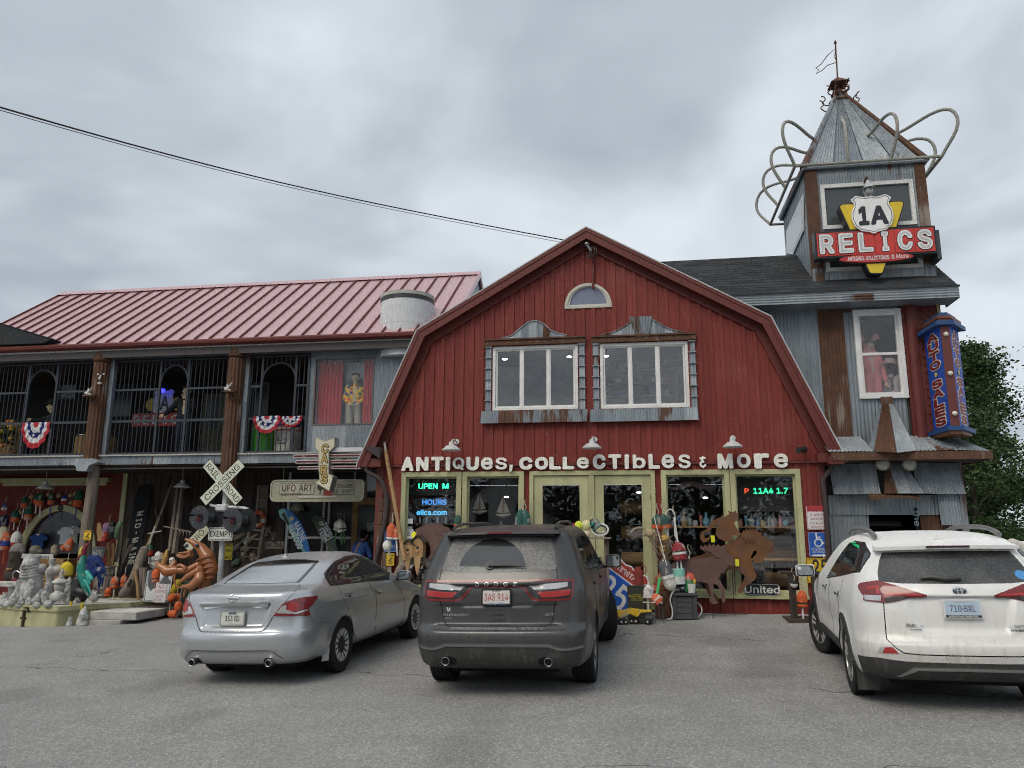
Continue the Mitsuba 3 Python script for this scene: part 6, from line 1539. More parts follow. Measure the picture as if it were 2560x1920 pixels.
for s in(1,-1):
 w=cpart(C,k,'side_window',patch(C,at2([(0.75,1.30),(1.0,1.255),(2.3,1.215),(3.55,1.17),(3.32,1.30),(2.95,1.52),(2.72,1.62),(2.3,1.665),(1.5,1.67),(0.95,1.64),(0.86,1.58)],s),0.002,0.006),'satin',BLK,True)
 for pq in([(0.83,1.31),(1.22,1.265),(1.30,1.63),(1.0,1.62),(0.92,1.56)],[(1.30,1.262),(2.22,1.235),(2.22,1.63),(1.40,1.645)],[(2.32,1.232),(3.45,1.195),(3.25,1.31),(2.92,1.50),(2.70,1.595),(2.32,1.635)]):
  part(w,'pane',C.world(patch(C,at2(pq,s),0.004,0.001)),'car_glass',s=1)
 seam(C,k,[at2([(2.27,1.22),(2.27,0.95),(2.22,0.50)],s),at2([(3.5,1.15),(3.52,0.9),(3.45,0.50)],s),at2([(1.25,1.25),(1.30,1.05),(1.50,0.86),(1.66,0.70),(1.72,0.50)],s),at2([(1.72,0.50),(2.5,0.48),(3.45,0.50)],s)],0.007)
 for x in(1.55,2.60):handle(C,k,C.at_x(x,1.08,s),'grey_paint',None,0.22)
 mirror_unit(C,k,(3.42,s*1.09,1.235),s,'grey_paint',0.22,0.19)
 rl=[(0.60,s*0.60,1.765),(0.85,s*0.60,1.808),(1.6,s*0.585,1.825),(2.5,s*0.57,1.808),(2.80,s*0.56,1.76)]
 cpart(C,k,'roof_rail',tube(spline(rl,24),0.017,8),'grey_paint',None,40)
 cpart(C,k,'side_skirt',patch(C,at2([(1.62,0.36),(3.74,0.36),(3.74,0.44),(1.62,0.44)],s),0.008,0.006),'black_plastic',None,True)
fin(C,k,(-0.699,2.691),'grey_paint',None,0.17,0.065,0.03)
cpart(C,k,'underbody',bx(0.5,4.6,-0.6,0.6,0.22,0.31),'matte',(0.015,0.015,0.015),False)
# ================================================================ the white family car
C,k=rav,car3
hg=[(-0.704,1.507),(-0.71,1.397),(-0.699,1.18),(-0.689,1.158),(-0.48,1.136),(-0.177,1.133)]
gb,gt=(0.046,1.132)[1],(0.183,1.52)[1]
rg=sym([(0,gt)]+[(abs(u),v)for u,v in hg]+[(0,gb)])
g=cpart(C,k,'rear_window',patch(C,rg,0.002,0.006),'smeared_glass',None,True)
wb=[C.S([q])[0]+C.N([q])[0]*0.025 for q in[(-0.306,1.182),(-0.214,1.193),(-0.093,1.173),(0.037,1.182)]]
cpart(C,k,'rear_wiper',tube(wb,[0.010,0.020,0.026,0.024],6),'satin',(0.04,0.04,0.04),30)
sp=[]
for y in np.linspace(-0.64,0.64,13):
 e=(y/0.64)**2
 sp+=[(0.345+0.085*e,y,1.478-0.012*e),(0.345+0.085*e,y,1.512-0.012*e),(0.95,y*0.93,1.615-0.05*e),(0.60,y,1.475-0.01*e)]
sk=cpart(C,k,'roof_spoiler',trimesh.convex.convex_hull(np.array(sp)),'white_paint',None,35)
part(sk,'brake_light',C.world(bx(0.336,0.36,-0.19,0.19,1.490,1.510)),'satin',(0.06,0.03,0.03),s=0)
lamp=[(-0.947,1.097),(-0.904,1.126),(-0.699,1.161),(-0.572,1.119),(-0.42,1.063),(-0.279,1.018),(-0.317,0.988),(-0.463,0.965),(-0.592,0.934),(-0.644,0.927),(-0.865,0.941),(-0.857,0.985),(-0.933,1.061)]
for f_ in((lambda p:p),mirror):
 l=cpart(C,k,'tail_lamp',patch(C,f_(lamp),0.014,0.012),'red_lens',None,True)
 for nm,q,m,c_ in(('dark_lens',[(-0.654,0.967),(-0.549,0.987),(-0.315,1.015),(-0.463,0.967),(-0.591,0.937),(-0.657,0.932)],'gloss',(0.03,0.025,0.025)),('clear_lens',[(-0.851,0.999),(-0.682,1.005),(-0.685,0.943),(-0.844,0.947)],'clear_lens',None),('light_bar',[(-0.652,1.028),(-0.572,1.039),(-0.32,1.026),(-0.321,1.015),(-0.573,1.015),(-0.653,1.001)],'bright_lens',None),('light_bar',[(-0.83,1.085),(-0.702,1.103),(-0.696,1.02),(-0.721,1.019),(-0.727,1.075),(-0.821,1.063)],'bright_lens',None)):
  part(l,nm,C.world(patch(C,f_(q),0.0165,0.001)),m,c_,s=1)
hs=[(-0.697,1.155),(-0.67,1.104),(-0.667,0.911),(-0.675,0.739),(-0.684,0.579),(-0.623,0.496),(-0.557,0.453),(-0.413,0.443)]
seam(C,k,[hs+[(-u,v)for u,v in hs[::-1]]],0.009)
ez_=C.row(1.095)
cpart(C,k,'badge',patch(C,affinity.translate(affinity.scale(Point(0,0).buffer(1,20),0.066,0.042),0,ez_),0.006,0.004,0.02),'satin',(0.03,0.03,0.04),True)
el=lambda a,b,dy:affinity.translate(affinity.scale(Point(0,0).buffer(1,20),a,b),0,ez_+dy)
cpart(C,k,'badge',patch(C,union_all([el(.068,.044,0).difference(el(.058,.035,0)),el(.022,.036,0).difference(el(.015,.029,0)),el(.046,.016,.018).difference(el(.038,.010,.018))]),0.012,0.006,0.02),'chrome',None,True)
cpart(C,k,'hatch_trim',patch(C,sbox(-0.50,C.row(1.058),0.50,C.row(1.072)),0.012,0.008),'white_paint',None,True)
pl=(0.021,0.886)
pk=plate(C,k,(0.0,C.row(0.945)),0.305,0.152,-0.12,(0.42,0.52,0.62),(0.62,0.62,0.62),'710\u00b7BXL',(0.03,0.04,0.10),0.058,('ALUMNI',0.017,0.0),('UNIVERSITY OF CONNECTICUT',0.012,0.25,(0.75,0.75,0.75)),tb_col=(0.55,0.55,0.55),main_w=0.215,bar=(-0.080,-0.058,(0.02,0.02,0.022)))
emboss(C,k,'lettering','RAV4',(-0.42,C.row(0.79)),0.032,'chrome',None,True,w=0.15)
emboss(C,k,'lettering','~~~',(-0.42,C.row(0.755)),0.02,'satin',(0.05,0.05,0.05),True,w=0.10)
emboss(C,k,'lettering','LIMITED',(0.46,C.row(0.79)),0.022,'chrome',None,True,w=0.18)
emboss(C,k,'lettering','HYBRID',(0.46,C.row(0.755)),0.018,'satin',(0.08,0.08,0.08),True,w=0.16)
rf=[(-0.798,0.438),(-0.758,0.5),(-0.646,0.505),(-0.602,0.446)]
for f_ in((lambda p:p),mirror):
 r_=cpart(C,k,'reflector',patch(C,f_(rf),0.006,0.006),'clear_lens',(0.5,0.5,0.5)if 0 else None,True)
 part(r_,'red_lens',C.world(patch(C,f_([(-0.746,0.445),(-0.715,0.498),(-0.649,0.501),(-0.606,0.448)]),0.008,0.001)),'bright_lens',s=1)
ub=[(-1.092,0.377),(-0.793,0.395),(-0.544,0.375),(-0.294,0.373)]
lowp=[(0,C.v[2])]+[(0.78,C.v[2]),(abs(ub[0][0])+0.02,C.v[4])]+[(abs(u),v)for u,v in ub]+[(0,ub[3][1])]
cpart(C,k,'lower_bumper',patch(C,sym(lowp),0.006,0.006),'black_plastic',None,True)
sd_=[(0,C.row(0.405)),(0.46,C.row(0.40)),(0.62,C.row(0.335)),(0.66,C.row(0.335)),(0.50,C.row(0.425)),(0,C.row(0.432))]
cpart(C,k,'skid_strip',patch(C,sym(sd_),0.016,0.01),'metal',(0.55,0.55,0.55),True)
cpart(C,k,'sticker',patch(C,affinity.translate(affinity.scale(Point(0,0).buffer(1,20),0.060,0.055),0.605,(-0.156,1.226)[1]),0.004,0.001,0.02),'satin',(0.08,0.28,0.62),True,label='round blue sticker on the rear window')
for s in(-1,1):
 dl=[(-3.611,1.027),(-3.588,1.169),(-3.426,1.399),(-3.236,1.59),(-2.466,1.677),(-1.025,1.669),(-0.839,1.496),(-0.838,1.453),(-0.948,1.253),(-2.123,1.15)]
 f_=(lambda p:p)if s<0 else mirror
 w=cpart(C,k,'side_window',patch(C,f_(dl),0.002,0.006),'satin',BLK,True)
 for pq in([(-3.508,1.046),(-3.453,1.186),(-3.362,1.447),(-3.192,1.564),(-2.382,1.148)],[(-2.216,1.161),(-3.203,1.613),(-2.437,1.656),(-1.097,1.592),(-0.995,1.269)],[(-0.962,1.263),(-1.023,1.575),(-0.849,1.486),(-0.851,1.46)]):
  part(w,'pane',C.world(patch(C,f_(pq),0.004,0.001)),'car_glass',s=1)
 at3=lambda pts:[C.at_x(x,z,s)for x,z in pts]
 seam(C,k,[at3([(2.10,1.10),(2.10,0.9),(2.06,0.47)]),at3([(3.12,1.06),(3.18,0.85),(3.10,0.47)]),at3([(1.12,1.14),(1.20,0.95),(1.42,0.75),(1.50,0.47)])],0.007)
 for x in(1.35,2.40):handle(C,k,C.at_x(x,0.975,s),'chrome',None,0.20)
 for x0 in C.axles:
  a=np.linspace(-0.05,math.pi+0.05,22)
  lo=lambda r:[(x0+r*math.cos(t),max(0.30,0.355+r*math.sin(t)))for t in a]
  cpart(C,k,'arch_trim',patch(C,Polygon(at3(lo(0.398))+at3(lo(0.455))[::-1]).buffer(0),0.012,0.02),'black_plastic',None,True)
 cpart(C,k,'side_skirt',patch(C,at3([(1.40,0.30),(3.20,0.30),(3.20,0.45),(1.40,0.45)]),0.010,0.006),'black_plastic',None,True)
 mirror_unit(C,k,(3.16,s*-1.06 if False else s*-1.0*-1.0*1.06,1.12),s,'white_paint',0.24,0.155)
 rl=[(0.72,s*0.575,1.60),(0.98,s*0.575,1.65),(1.6,s*0.57,1.672),(2.2,s*0.55,1.655),(2.50,s*0.54,1.60)]
 r_=cpart(C,k,'roof_rail',tube(spline(rl,24),0.026,8),'satin',(0.16,0.16,0.165),40)
 cpart(C,k,'mud_flap',bx(0.545,0.56,s*0.70,s*0.90,0.12,0.42),'black_plastic',None,False)
fin(C,k,(-0.029,1.787),'white_paint',None,0.16,0.05,0.04)
cpart(C,k,'underbody',bx(0.5,4.2,-0.6,0.6,0.20,0.30),'matte',(0.015,0.015,0.015),False)
# ================================================================ things on the porch and the lot's left side
OR,GN,WH,RD,BL,YE,TAN,TE,BK=(0.52,0.10,0.03),(0.018,0.075,0.050),(0.64,0.64,0.60),(0.30,0.028,0.03),(0.03,0.05,0.24),(0.66,0.50,0.04),(0.36,0.26,0.14),(0.03,0.24,0.19),(0.02,0.02,0.022)
def buoy(label,top,bot,y,r,bands,up_=0.0,dn=0.0,stick=WH,group=None,rope=True,mat='worn',y2=None,prof=None):
 """a lobster buoy from its top to its bottom (x, z); bands = [(end fraction, colour)]"""
 k=thing('buoy',label,'buoy',group)
 a,b=np.array([top[0],y,top[1]]),np.array([bot[0],y if y2 is None else y2,bot[1]])
 d=b-a;L=np.linalg.norm(d);d/=L
 prof=prof or[(0,.22),(.05,.45),(.16,.74),(.30,.94),(.42,1.0),(.92,.97),(.97,.9),(1.0,.8)]
 t0=0.0
 for t1,col in bands:
  ts=[t0+0.002]+[t for t,_ in prof if t0<t<t1]+[t1]
  rr_=np.interp(ts,[p for p,_ in prof],[q for _,q in prof])*r
  part(k,'band',lathe([(0,ts[0]*L)]+[(q,t*L)for q,t in zip(rr_,ts)]+[(0,ts[-1]*L)],16,a,d),mat,col,50)
  t0=t1
 if up_:part(k,'stick',cyl(a-d*up_,a+d*0.01,0.016,8),'satin',stick)
 if dn:part(k,'stick',cyl(b-d*0.01,b+d*dn,0.017,8),'satin',stick)
 if rope:
  e=a-d*up_
  part(k,'rope',tube(spline([e,e+[0.015,0.02,0.07],e+[-0.012,0.05,0.13],e+[0.0,0.07,0.20]],8),0.009,5),'matte',(0.35,0.31,0.25))
 return k
GO=[(0.62,GN),(1.0,OR)]
gw='green and orange buoys round the arched window'
for i,(t,b,r,dn,st)in enumerate([((-16.434,2.466),(-16.448,2.138),.085,.28,WH),((-16.099,2.53),(-16.086,2.258),.075,.27,WH),((-15.991,2.56),(-15.952,2.176),.09,.28,WH),((-15.641,2.531),(-15.637,2.225),.085,.40,BL),((-14.8,2.636),(-14.845,2.163),.115,.36,BL),((-16.279,2.231),(-16.286,1.805),.10,.22,WH),((-16.684,2.089),(-16.679,1.751),.10,.2,WH)]):
 buoy('green buoy, orange foot, on the red wall, %s'%['left of the lamp and high','just under the hanging lamp, small','under the lamp with a long white stick','above the arch with a blue stick','big one beside the log post','at the left shoulder of the arch','lowest one left of the arch'][i],t,b,y=4.2,r=r,bands=GO,dn=dn,stick=st,group=gw)
for i,(t,b)in enumerate([((-17.053,2.276),(-17.029,1.969)),((-15.26,2.489),(-15.24,2.225))]):
 buoy('small blue white and red buoy %s'%('at the far left of the red wall' if i==0 else 'right above the arch'),t,b,4.2,0.075,[(0.42,BL),(0.62,WH),(1.0,RD)],group='blue white and red buoys')
for i,u in enumerate([(-16.319,2.441),(-15.8,2.493),(-15.489,2.465),(-15.145,2.471),(-14.998,2.511),(-16.617,2.018),(-15.097,2.281)]):
 k=thing('float','small round tan cork float hung on the red wall above the arch','float','round tan floats')
 part(k,'cork',lathe([(0,-0.05),(0.04,-0.045),(0.062,-0.02),(0.062,0.02),(0.04,0.045),(0,0.05)],16,(u[0],4.28,u[1]),(0.2,-1,0.1)),'worn',TAN,50)
 part(k,'rope',tube(spline([(u[0],4.24,u[1]+0.05),(u[0]+0.02,4.28,u[1]+0.13),(u[0],4.36,u[1]+0.2)],8),0.008,5),'matte',(0.35,0.31,0.25))
buoy('cream buoy at the left edge of the photo',(-16.715,1.639),(-16.711,1.261),3.9,0.14,[(1.0,(0.55,0.53,0.36))])
buoy('orange buoy with a blue belt and an orange stick',(-16.49,1.499),(-16.5,1.02),3.8,0.115,[(0.48,OR),(0.78,BL),(1.0,OR)],dn=0.35,stick=OR)
buoy('white buoy with a dark red foot left of the arched window',(-16.197,1.513),(-16.2,1.133),3.8,0.13,[(0.76,WH),(1.0,RD)],up_=0.1)
buoy('dark navy buoy hidden low at the left edge',(-16.92,1.945),(-16.918,1.635),4.1,0.12,[(1.0,(0.02,0.025,0.06))])
def shirt(label,c,y,w,h,col,n=1):
 k=thing('shirt',label,'shirt')
 p=Polygon([(-.26,.5),(-.1,.54),(.1,.54),(.26,.5),(.55,.2),(.42,.08),(.3,.22),(.32,-.5),(-.32,-.5),(-.3,.22),(-.42,.08),(-.55,.2)])
 g=affinity.translate(affinity.scale(p,w,h,origin=(0,0)),c[0],c[1])
 v=prism(g.buffer(0.01),y-0.02,y+0.02)
 part(k,'cloth',v,'matte',col,s=0)
 part(k,'collar',tube([(c[0]-0.1*w,y-0.025,c[1]+.53*h),(c[0],y-0.03,c[1]+.46*h),(c[0]+0.1*w,y-0.025,c[1]+.53*h)],0.018,6),'matte',(0.5,0.5,0.5))
 part(k,'hanger',tube(spline([(c[0]-0.1*w,y,c[1]+.54*h),(c[0],y,c[1]+.60*h),(c[0]+.03,y,c[1]+.70*h),(c[0],y,c[1]+.74*h)],8),0.008,5),'metal',(0.6,0.6,0.6))
shirt('dark blue short sleeved shirt hanging before the arched window',(-15.989,1.251),4.32,0.50,0.36,(0.015,0.05,0.17))
shirt('pale grey shirt hanging at the right of the arched window',(-15.172,1.402),4.32,0.46,0.42,(0.36,0.40,0.44))
shirt('olive grey shirt behind the pale grey shirt',(-14.979,1.43),4.36,0.40,0.42,(0.22,0.24,0.22))
for i,(t,b)in enumerate([((-14.083,1.35),(-14.097,1.026)),((-14.045,1.238),(-14.291,1.063))]):
 buoy('long orange buoy %s behind the rooster'%('standing upright' if i==0 else 'lying slanted'),t,b,3.15,0.085,[(1.0,(0.46,0.10,0.04))],group='orange buoys tied behind the rooster')
 # log bench crate, carved mask and board on it
wd=lambda k,n,m,mat='wood_tan',uv=(1,0.3):part(k,n,m,mat,s=0,uv=uv)
c0,c1,cz1,cz0=(-14.83,0.783)[0],(-13.781,0.793)[0],(-14.339,0.846)[1],0.0
k=thing('crate','tan wooden crate with big dark letters behind the statues','crate')
zd0=(-14.09,0.03)[1]
for i in range(4):
 h=(cz1-zd0)/4
 wd(k,'board',cbx(c0+0.006*(i%2),c1,2.6,2.63,zd0+h*i+0.004,zd0+h*(i+1)-0.004,0.004),uv=(1,0.2*i))
wd(k,'side',bx(c0+0.01,c0+0.04,2.64,3.1,zd0,cz1));wd(k,'side',bx(c1-0.04,c1-0.01,2.64,3.1,zd0,cz1));wd(k,'lid',bx(c0,c1,2.64,3.1,cz1-0.03,cz1-0.001))
part(k,'lettering',cat(at(text('NE',0.21,0.004,True,w=0.36),*[((-14.33,0.584))[0],2.598,((-14.33,0.584))[1]]),at(text('KE',0.17,0.004,True,w=0.3),((-14.346,0.404))[0],2.598,((-14.346,0.404))[1])),'matte',(0.07,0.055,0.05),s=0)
a,b=(-14.767,0.855),(-13.918,0.963)
k=thing('name_board','short grey painted board lying across the crate','sign')
part(k,'board',cbx(a[0],b[0],2.4,2.43,a[1],b[1],0.006),'worn',(0.42,0.43,0.40),s=0)
part(k,'lettering',at(text('Barrows',0.055,0.003,False),(a[0]+b[0])/2+0.18,2.398,(a[1]+b[1])/2-0.01),'matte',(0.05,0.05,0.05),s=0)
def rough(m,a):
 v,n=np.asarray(m.vertices),np.asarray(m.vertex_normals)
 d=meshkit.fbm(v*9.0,2,3)-.5+.6*(meshkit.noise(v*45.0,8)-.5)
 return tm(v+n*(a*d)[:,None],m.faces)
def lump(name,label,cat_,pts,mat,col=None,edge=0.03,group=None,it=4,uv=None):
 return solo(name,rough(blob(pts,edge,it),.035 if mat=='cast_stone' else.02),mat,label,cat_,col,True,uv,group)
q=lambda p,y:np.array([p[0],y,p[1]])
lump('stone','rough grey stone lying on the name board','stone',[((q((-14.575,1.04),2.6),0.13),(q((-14.544,1.016),2.6),0.10)),((q((-14.655,1.015),2.6),0.07),(q((-14.447,1.016),2.6),0.06))],'matte',(0.16,0.15,0.12))
lump('carved_boot','tan carved wooden boot on the crate','carving',[((q((-14.14,1.115),2.7),0.07),(q((-14.124,0.993),2.7),0.09))],'matte',(0.24,0.20,0.15))
k=thing('carved_mask','dark carved wooden head with a grey cap left of the crate','carving')
m0=lambda u,v,y:q(((-14.973,0.833)[0]+(u-330)*0.00115,(-14.973,0.833)[1]-(v-300)*0.00115),y)
part(k,'head',blob([((m0(330,160,2.5),.17),(m0(330,420,2.5),.18)),((m0(330,420,2.5),.18),(m0(320,620,2.5),.22)),((m0(330,250,2.4),.10),(m0(330,300,2.36),.07)),((m0(260,470,2.36),.04),(m0(390,470,2.36),.04)),((m0(230,600,2.40),.06),(m0(420,600,2.40),.06))],0.03,4),'wood_dark',s=1,uv=(0,.6))
part(k,'cap',blob([((m0(230,130,2.48),.08),(m0(430,130,2.48),.08)),((m0(330,60,2.5),.09),(m0(330,110,2.5),.17))],0.03,4),'matte',(0.20,0.19,0.18),s=1)
part(k,'lip',tube([m0(270,490,2.30),m0(330,505,2.28),m0(395,490,2.30)],0.022,6),'wood_tan',s=1,uv=(1,.5))
# the cream planter
pl0,plc,pl1=(-13.664,0.777),(-11.862,0.196),(-12.724,1.718)
zrim=0.10
pz0=float(zg(pl0[0],pl0[1]))
ptop=(-12.58,0.3,-0.066)
py0=pl0[1]
hP=(-12.374,-0.033)[1]
plan=[(-16.5,py0-0.1),(pl0[0],py0-0.06),((pl0[0]+plc[0])/2,(py0+plc[1])/2-0.13),plc,(plc[0]+0.16,plc[1]+0.35),(plc[0]+0.35,plc[1]+0.8),((-11.077,0.035)[0],1.42),((-11.077,0.035)[0],2.6),(-16.5,2.9)]
pp=Polygon(plan).buffer(-0.06).buffer(0.06,6)
zP=(-12.326,-0.042)[1]
k=thing('planter','long cream rounded planter with a dark letter on its front','planter')
part(k,'wall',prismz(pp,-1.4,zP-0.10),'cream_paint',smooth=30)
part(k,'rim',prismz(pp.buffer(0.035),zP-0.099,zP-0.04),'cream_paint',smooth=30)
part(k,'lip',prismz(pp.buffer(0.012).difference(pp.buffer(-0.09)),zP-0.039,zP),'cream_paint',smooth=30)
part(k,'soil',prismz(pp.buffer(-0.091),zP-0.038,zP-0.012),'concrete',s=0)
eL=(-12.721,-0.05,-0.31)
fr=(np.array(plan[2])-plan[1]);fr/=np.linalg.norm(fr)
ly=np.interp(eL[0],[plan[1][0],plan[2][0]],[plan[1][1],plan[2][1]])
E_=cat(bx(-.04,.012,-.03,.04,-.16,.155),bx(-.09,.11,-.03,.04,.156,.18),bx(-.08,.09,-.03,.04,-.185,-.161),bx(-.09,.04,-.032,.04,-.005,.022),bx(.085,.107,-.03,.04,.10,.155),bx(.07,.09,-.03,.04,-.16,-.12))
part(k,'lettering',mv(mv(E_,s=1.3),(eL[0],ly,eL[2]),math.atan2(fr[1],fr[0])),'matte',(0.05,0.04,0.02),s=0)
PZ=zP-0.012
def pt(p,y):return np.array([p[0],y,max(p[1],PZ)if False else p[1]])
def gnome(label,top,bot,y,w,hat=True,group='small cast stone figures on the planter',name='garden_statue'):
 H=top[1]-bot[1];x,z=bot[0],bot[1];w*=.78
 b=[((np.array([x,y,z+.16*H]),.46*w),(np.array([x,y,z+.38*H]),.40*w)),((np.array([x-.3*w,y-.1*w,z+.34*H]),.16*w),(np.array([x+.3*w,y-.1*w,z+.34*H]),.16*w)),((np.array([x,y-.1*w,z+.56*H]),.30*w),(np.array([x,y-.2*w,z+.46*H]),.22*w)),((np.array([x-.2*w,y-.15*w,z+.06*H]),.2*w),(np.array([x+.2*w,y-.15*w,z+.06*H]),.2*w))]
 if hat:b.append(((np.array([x,y,z+.66*H]),.30*w),(np.array([x+.05*w,y+.05*w,z+.97*H]),.05*w)))
 else:b+=[((np.array([x-.15*w,y,z+.72*H]),.16*w),(np.array([x-.2*w,y,z+.92*H]),.09*w)),((np.array([x+.15*w,y,z+.72*H]),.16*w),(np.array([x+.2*w,y,z+.92*H]),.09*w))]
 return lump(name,label,'statue',b,'cast_stone',None,max(0.012,.08*w),group,2)
for i,(t,b,y,w,hat,lab)in enumerate([((-13.54,0.208),(-13.485,-0.065),0.6,.24,False,'frog like cast stone figure at the left edge of the planter'),((-13.229,0.208),(-13.187,-0.067),0.5,.24,True,'small cast stone house on the planter'),((-12.901,0.147),(-12.884,-0.054),0.4,.20,False,'cast stone rabbit in front of the lion'),((-12.742,0.129),(-12.717,-0.041),0.4,.18,False,'squat cast stone animal between the lion and the elephant'),((-12.634,0.207),(-12.611,-0.036),0.5,.20,True,'cast stone gnome with a pointed hat right of the lion'),((-12.569,0.348),(-12.526,-0.037),0.6,.22,False,'cast stone sitting elephant'),((-12.473,0.197),(-12.445,-0.002),0.7,.22,True,'white owl figure before the round float'),((-12.863,0.688),(-12.819,0.356),1.4,.17,True,'tall pointed hat gnome behind the stone lantern'),((-12.411,0.518),(-12.377,0.173),1.1,.20,True,'cast stone gnome close behind the rooster'),((-12.154,0.206),(-12.129,0.017),0.8,.22,False,'low cast stone cat at the rooster'),((-12.752,0.394),(-12.727,0.127),0.9,.16,False,'cast stone child between the lion and the lantern'),((-12.242,0.119),(-12.214,0),1.3,.26,False,'white swan lying behind the rooster legs'),((-11.981,0.204),(-11.958,0.019),1.4,.26,False,'white cat lying right of the rooster'),((-12.768,0.02),(-12.769,-0.051),0.2,.16,False,'white sea shell on the planter rim'),((-12.098,0.052),(-12.089,-0.014),0.2,.22,False,'white clam shell on the planter rim'),((-12.407,0.022),(-12.399,-0.033),0.25,.16,False,'white starfish stone on the planter rim'),((-13.158,0.036),(-13.145,-0.051),0.3,.16,True,'tiny white figure at the left end of the planter rim')]):
 gnome(lab,t,b,y,w,hat)
lx,lz=(-13.133,-0.061)
k=thing('lion_statue','big grey cast stone lion sitting in the planter','statue')
L_=lambda dx,dz,dy=0.0:np.array([lx+dx,0.9+dy,lz+dz])
part(k,'body',rough(blob([((L_(0,.20),.24),(L_(0,.48),.22)),((L_(0,.48),.22),(L_(0,.70,-.06),.20)),((L_(-.13,.45,-.16),.085),(L_(-.13,.04,-.22),.075)),((L_(.13,.45,-.16),.085),(L_(.13,.04,-.22),.075)),((L_(-.22,.18,.05),.14),(L_(-.22,.06,-.15),.08)),((L_(.22,.18,.05),.14),(L_(.22,.06,-.15),.08)),((L_(0,.88,-.08),.16),(L_(0,.82,-.2),.10)),((L_(-.13,1.0,-.04),.05),(L_(.13,1.0,-.04),.05)),((L_(-.2,.75,0),.10),(L_(.2,.75,0),.10))],0.022,2),.04),'cast_stone',s=1)
for i,z in enumerate((.62,.68,.74,.80)):
 part(k,'mane_ring',tube(spline([L_(-.21,z,-.02),L_(-.12,z-.03,-.20),L_(0,z-.05,-.26),L_(.12,z-.03,-.20),L_(.21,z,-.02)],14),0.022,6),'cast_stone',s=1)
part(k,'face',cat(ball(L_(0,.82,-.30),.045,2,(1.2,1,.8)),tube([L_(-.08,.775,-.27),L_(0,.765,-.31),L_(.08,.775,-.27)],.016,6),ball(L_(-.06,.90,-.235),.02,1),ball(L_(.06,.90,-.235),.02,1)),'cast_stone',s=1)
part(k,'plinth',cbx(lx-.33,lx+.30,0.55,1.2,lz-.06,lz+.02,.01),'cast_stone',s=0)
tx,tz=(-12.27,0.043)
k=thing('stone_lantern','grey cast stone garden lantern with a wide round cap','lantern')
part(k,'stone',lathe([(0,0),(.14,0),(.16,.06),(.15,.13),(.09,.17),(.07,.20),(.10,.23),(.11,.30),(.09,.33),(.16,.37),(.155,.39),(.10,.43),(.04,.46),(.05,.49),(0,.52)],18,(tx,0.7,tz)),'cast_stone',smooth=40)
tx,tz=(-13.178,0.146)
k=thing('figure_column','pale cast stone lady standing behind the lion','statue')
part(k,'stone',lathe([(0,0),(.11,0),(.10,.1),(.07,.3),(.10,.42),(.12,.52),(.06,.60),(.05,.64),(.075,.70),(.07,.78),(0,.82)],16,(tx,1.5,tz-.05)),'cast_stone',smooth=50)
k=thing('bird_bath','white cast stone bench end at the left edge','bench')
a=(-13.755,0.332)
part(k,'slab',cbx(a[0]-.6,a[0]+.28,0.9,1.2,a[1]-.05,a[1]+.06,.015),'cast_stone',s=0)
part(k,'leg',lathe([(0,0),(.12,0),(.09,.1),(.08,.25),(.11,.33),(0,.33)],14,(a[0]+.05,1.05,a[1]-.385)),'cast_stone',smooth=40)
part(k,'knob',ball((a[0]+.30,1.05,a[1]+.06),.07,2),'cast_stone',s=1)
fl=(-13.14,0.627)
solo('float',ball((fl[0],1.6,fl[1]),.135,3),'worn','big round cream float before the crate','float',(0.62,0.58,0.48),True)
buoy('bright yellow bell shaped buoy left of the rooster',(-12.97,0.812),(-12.928,0.499),1.7,0.135,[(1.0,(0.62,0.47,0.03))])
k=thing('red_lantern','dark red metal lantern behind the bench','lantern')
a=(-13.967,0.274)
part(k,'body',cbx(a[0]-.08,a[0]+.08,1.33,1.5,a[1]-.22,a[1]+.17,.01),'satin',(0.16,0.02,0.03),s=0)
part(k,'handle',tube(spline([(a[0]-.07,1.4,a[1]+.17),(a[0]-.02,1.4,a[1]+.33),(a[0]+.06,1.4,a[1]+.31),(a[0]+.07,1.4,a[1]+.17)],12),.014,6),'metal',(.5,.5,.5))
# the rooster
yr=0.62
r_=lambda u,v,dy=0.0:q(((-11.723,0.485)[0]+(u-1600)/7.9/117.5,(-11.723,0.485)[1]-(v-700)/7.9/117.5),yr+dy)
k=thing('rooster_sculpture','tall painted metal rooster with teal neck and blue tail','sculpture')
part(k,'body',blob([((r_(1530,720),.10),(r_(1560,920),.13)),((r_(1560,920),.13),(r_(1690,960),.12)),((r_(1690,960),.11),(r_(1690,1080),.06)),((r_(1490,950),.08),(r_(1450,1090),.04))],.022,4),'satin',(0.012,0.012,0.016),True)
part(k,'neck',blob([((r_(1590,260),.055),(r_(1590,480),.10)),((r_(1590,480),.10),(r_(1640,640),.10)),((r_(1640,640,-.03),.09),(r_(1760,820,-.06),.08)),((r_(1760,820,-.06),.08),(r_(1840,1000,-.05),.03))],.022,4),'worn',(0.02,0.19,0.15),True)
for i in range(5):part(k,'saddle_feather',blob([((r_(1700+25*i,700+10*i,-.09),.03),(r_(1800+30*i,760+50*i,-.10),.012))],.015,2),'satin',(0.05,0.38,0.31),True)
part(k,'wing',blob([((r_(1760,560,-.06),.05),(r_(1900,680,-.10),.045)),((r_(1800,640,-.08),.05),(r_(1880,770,-.1),.02))],.02,3),'satin',(0.04,0.34,0.28),True)
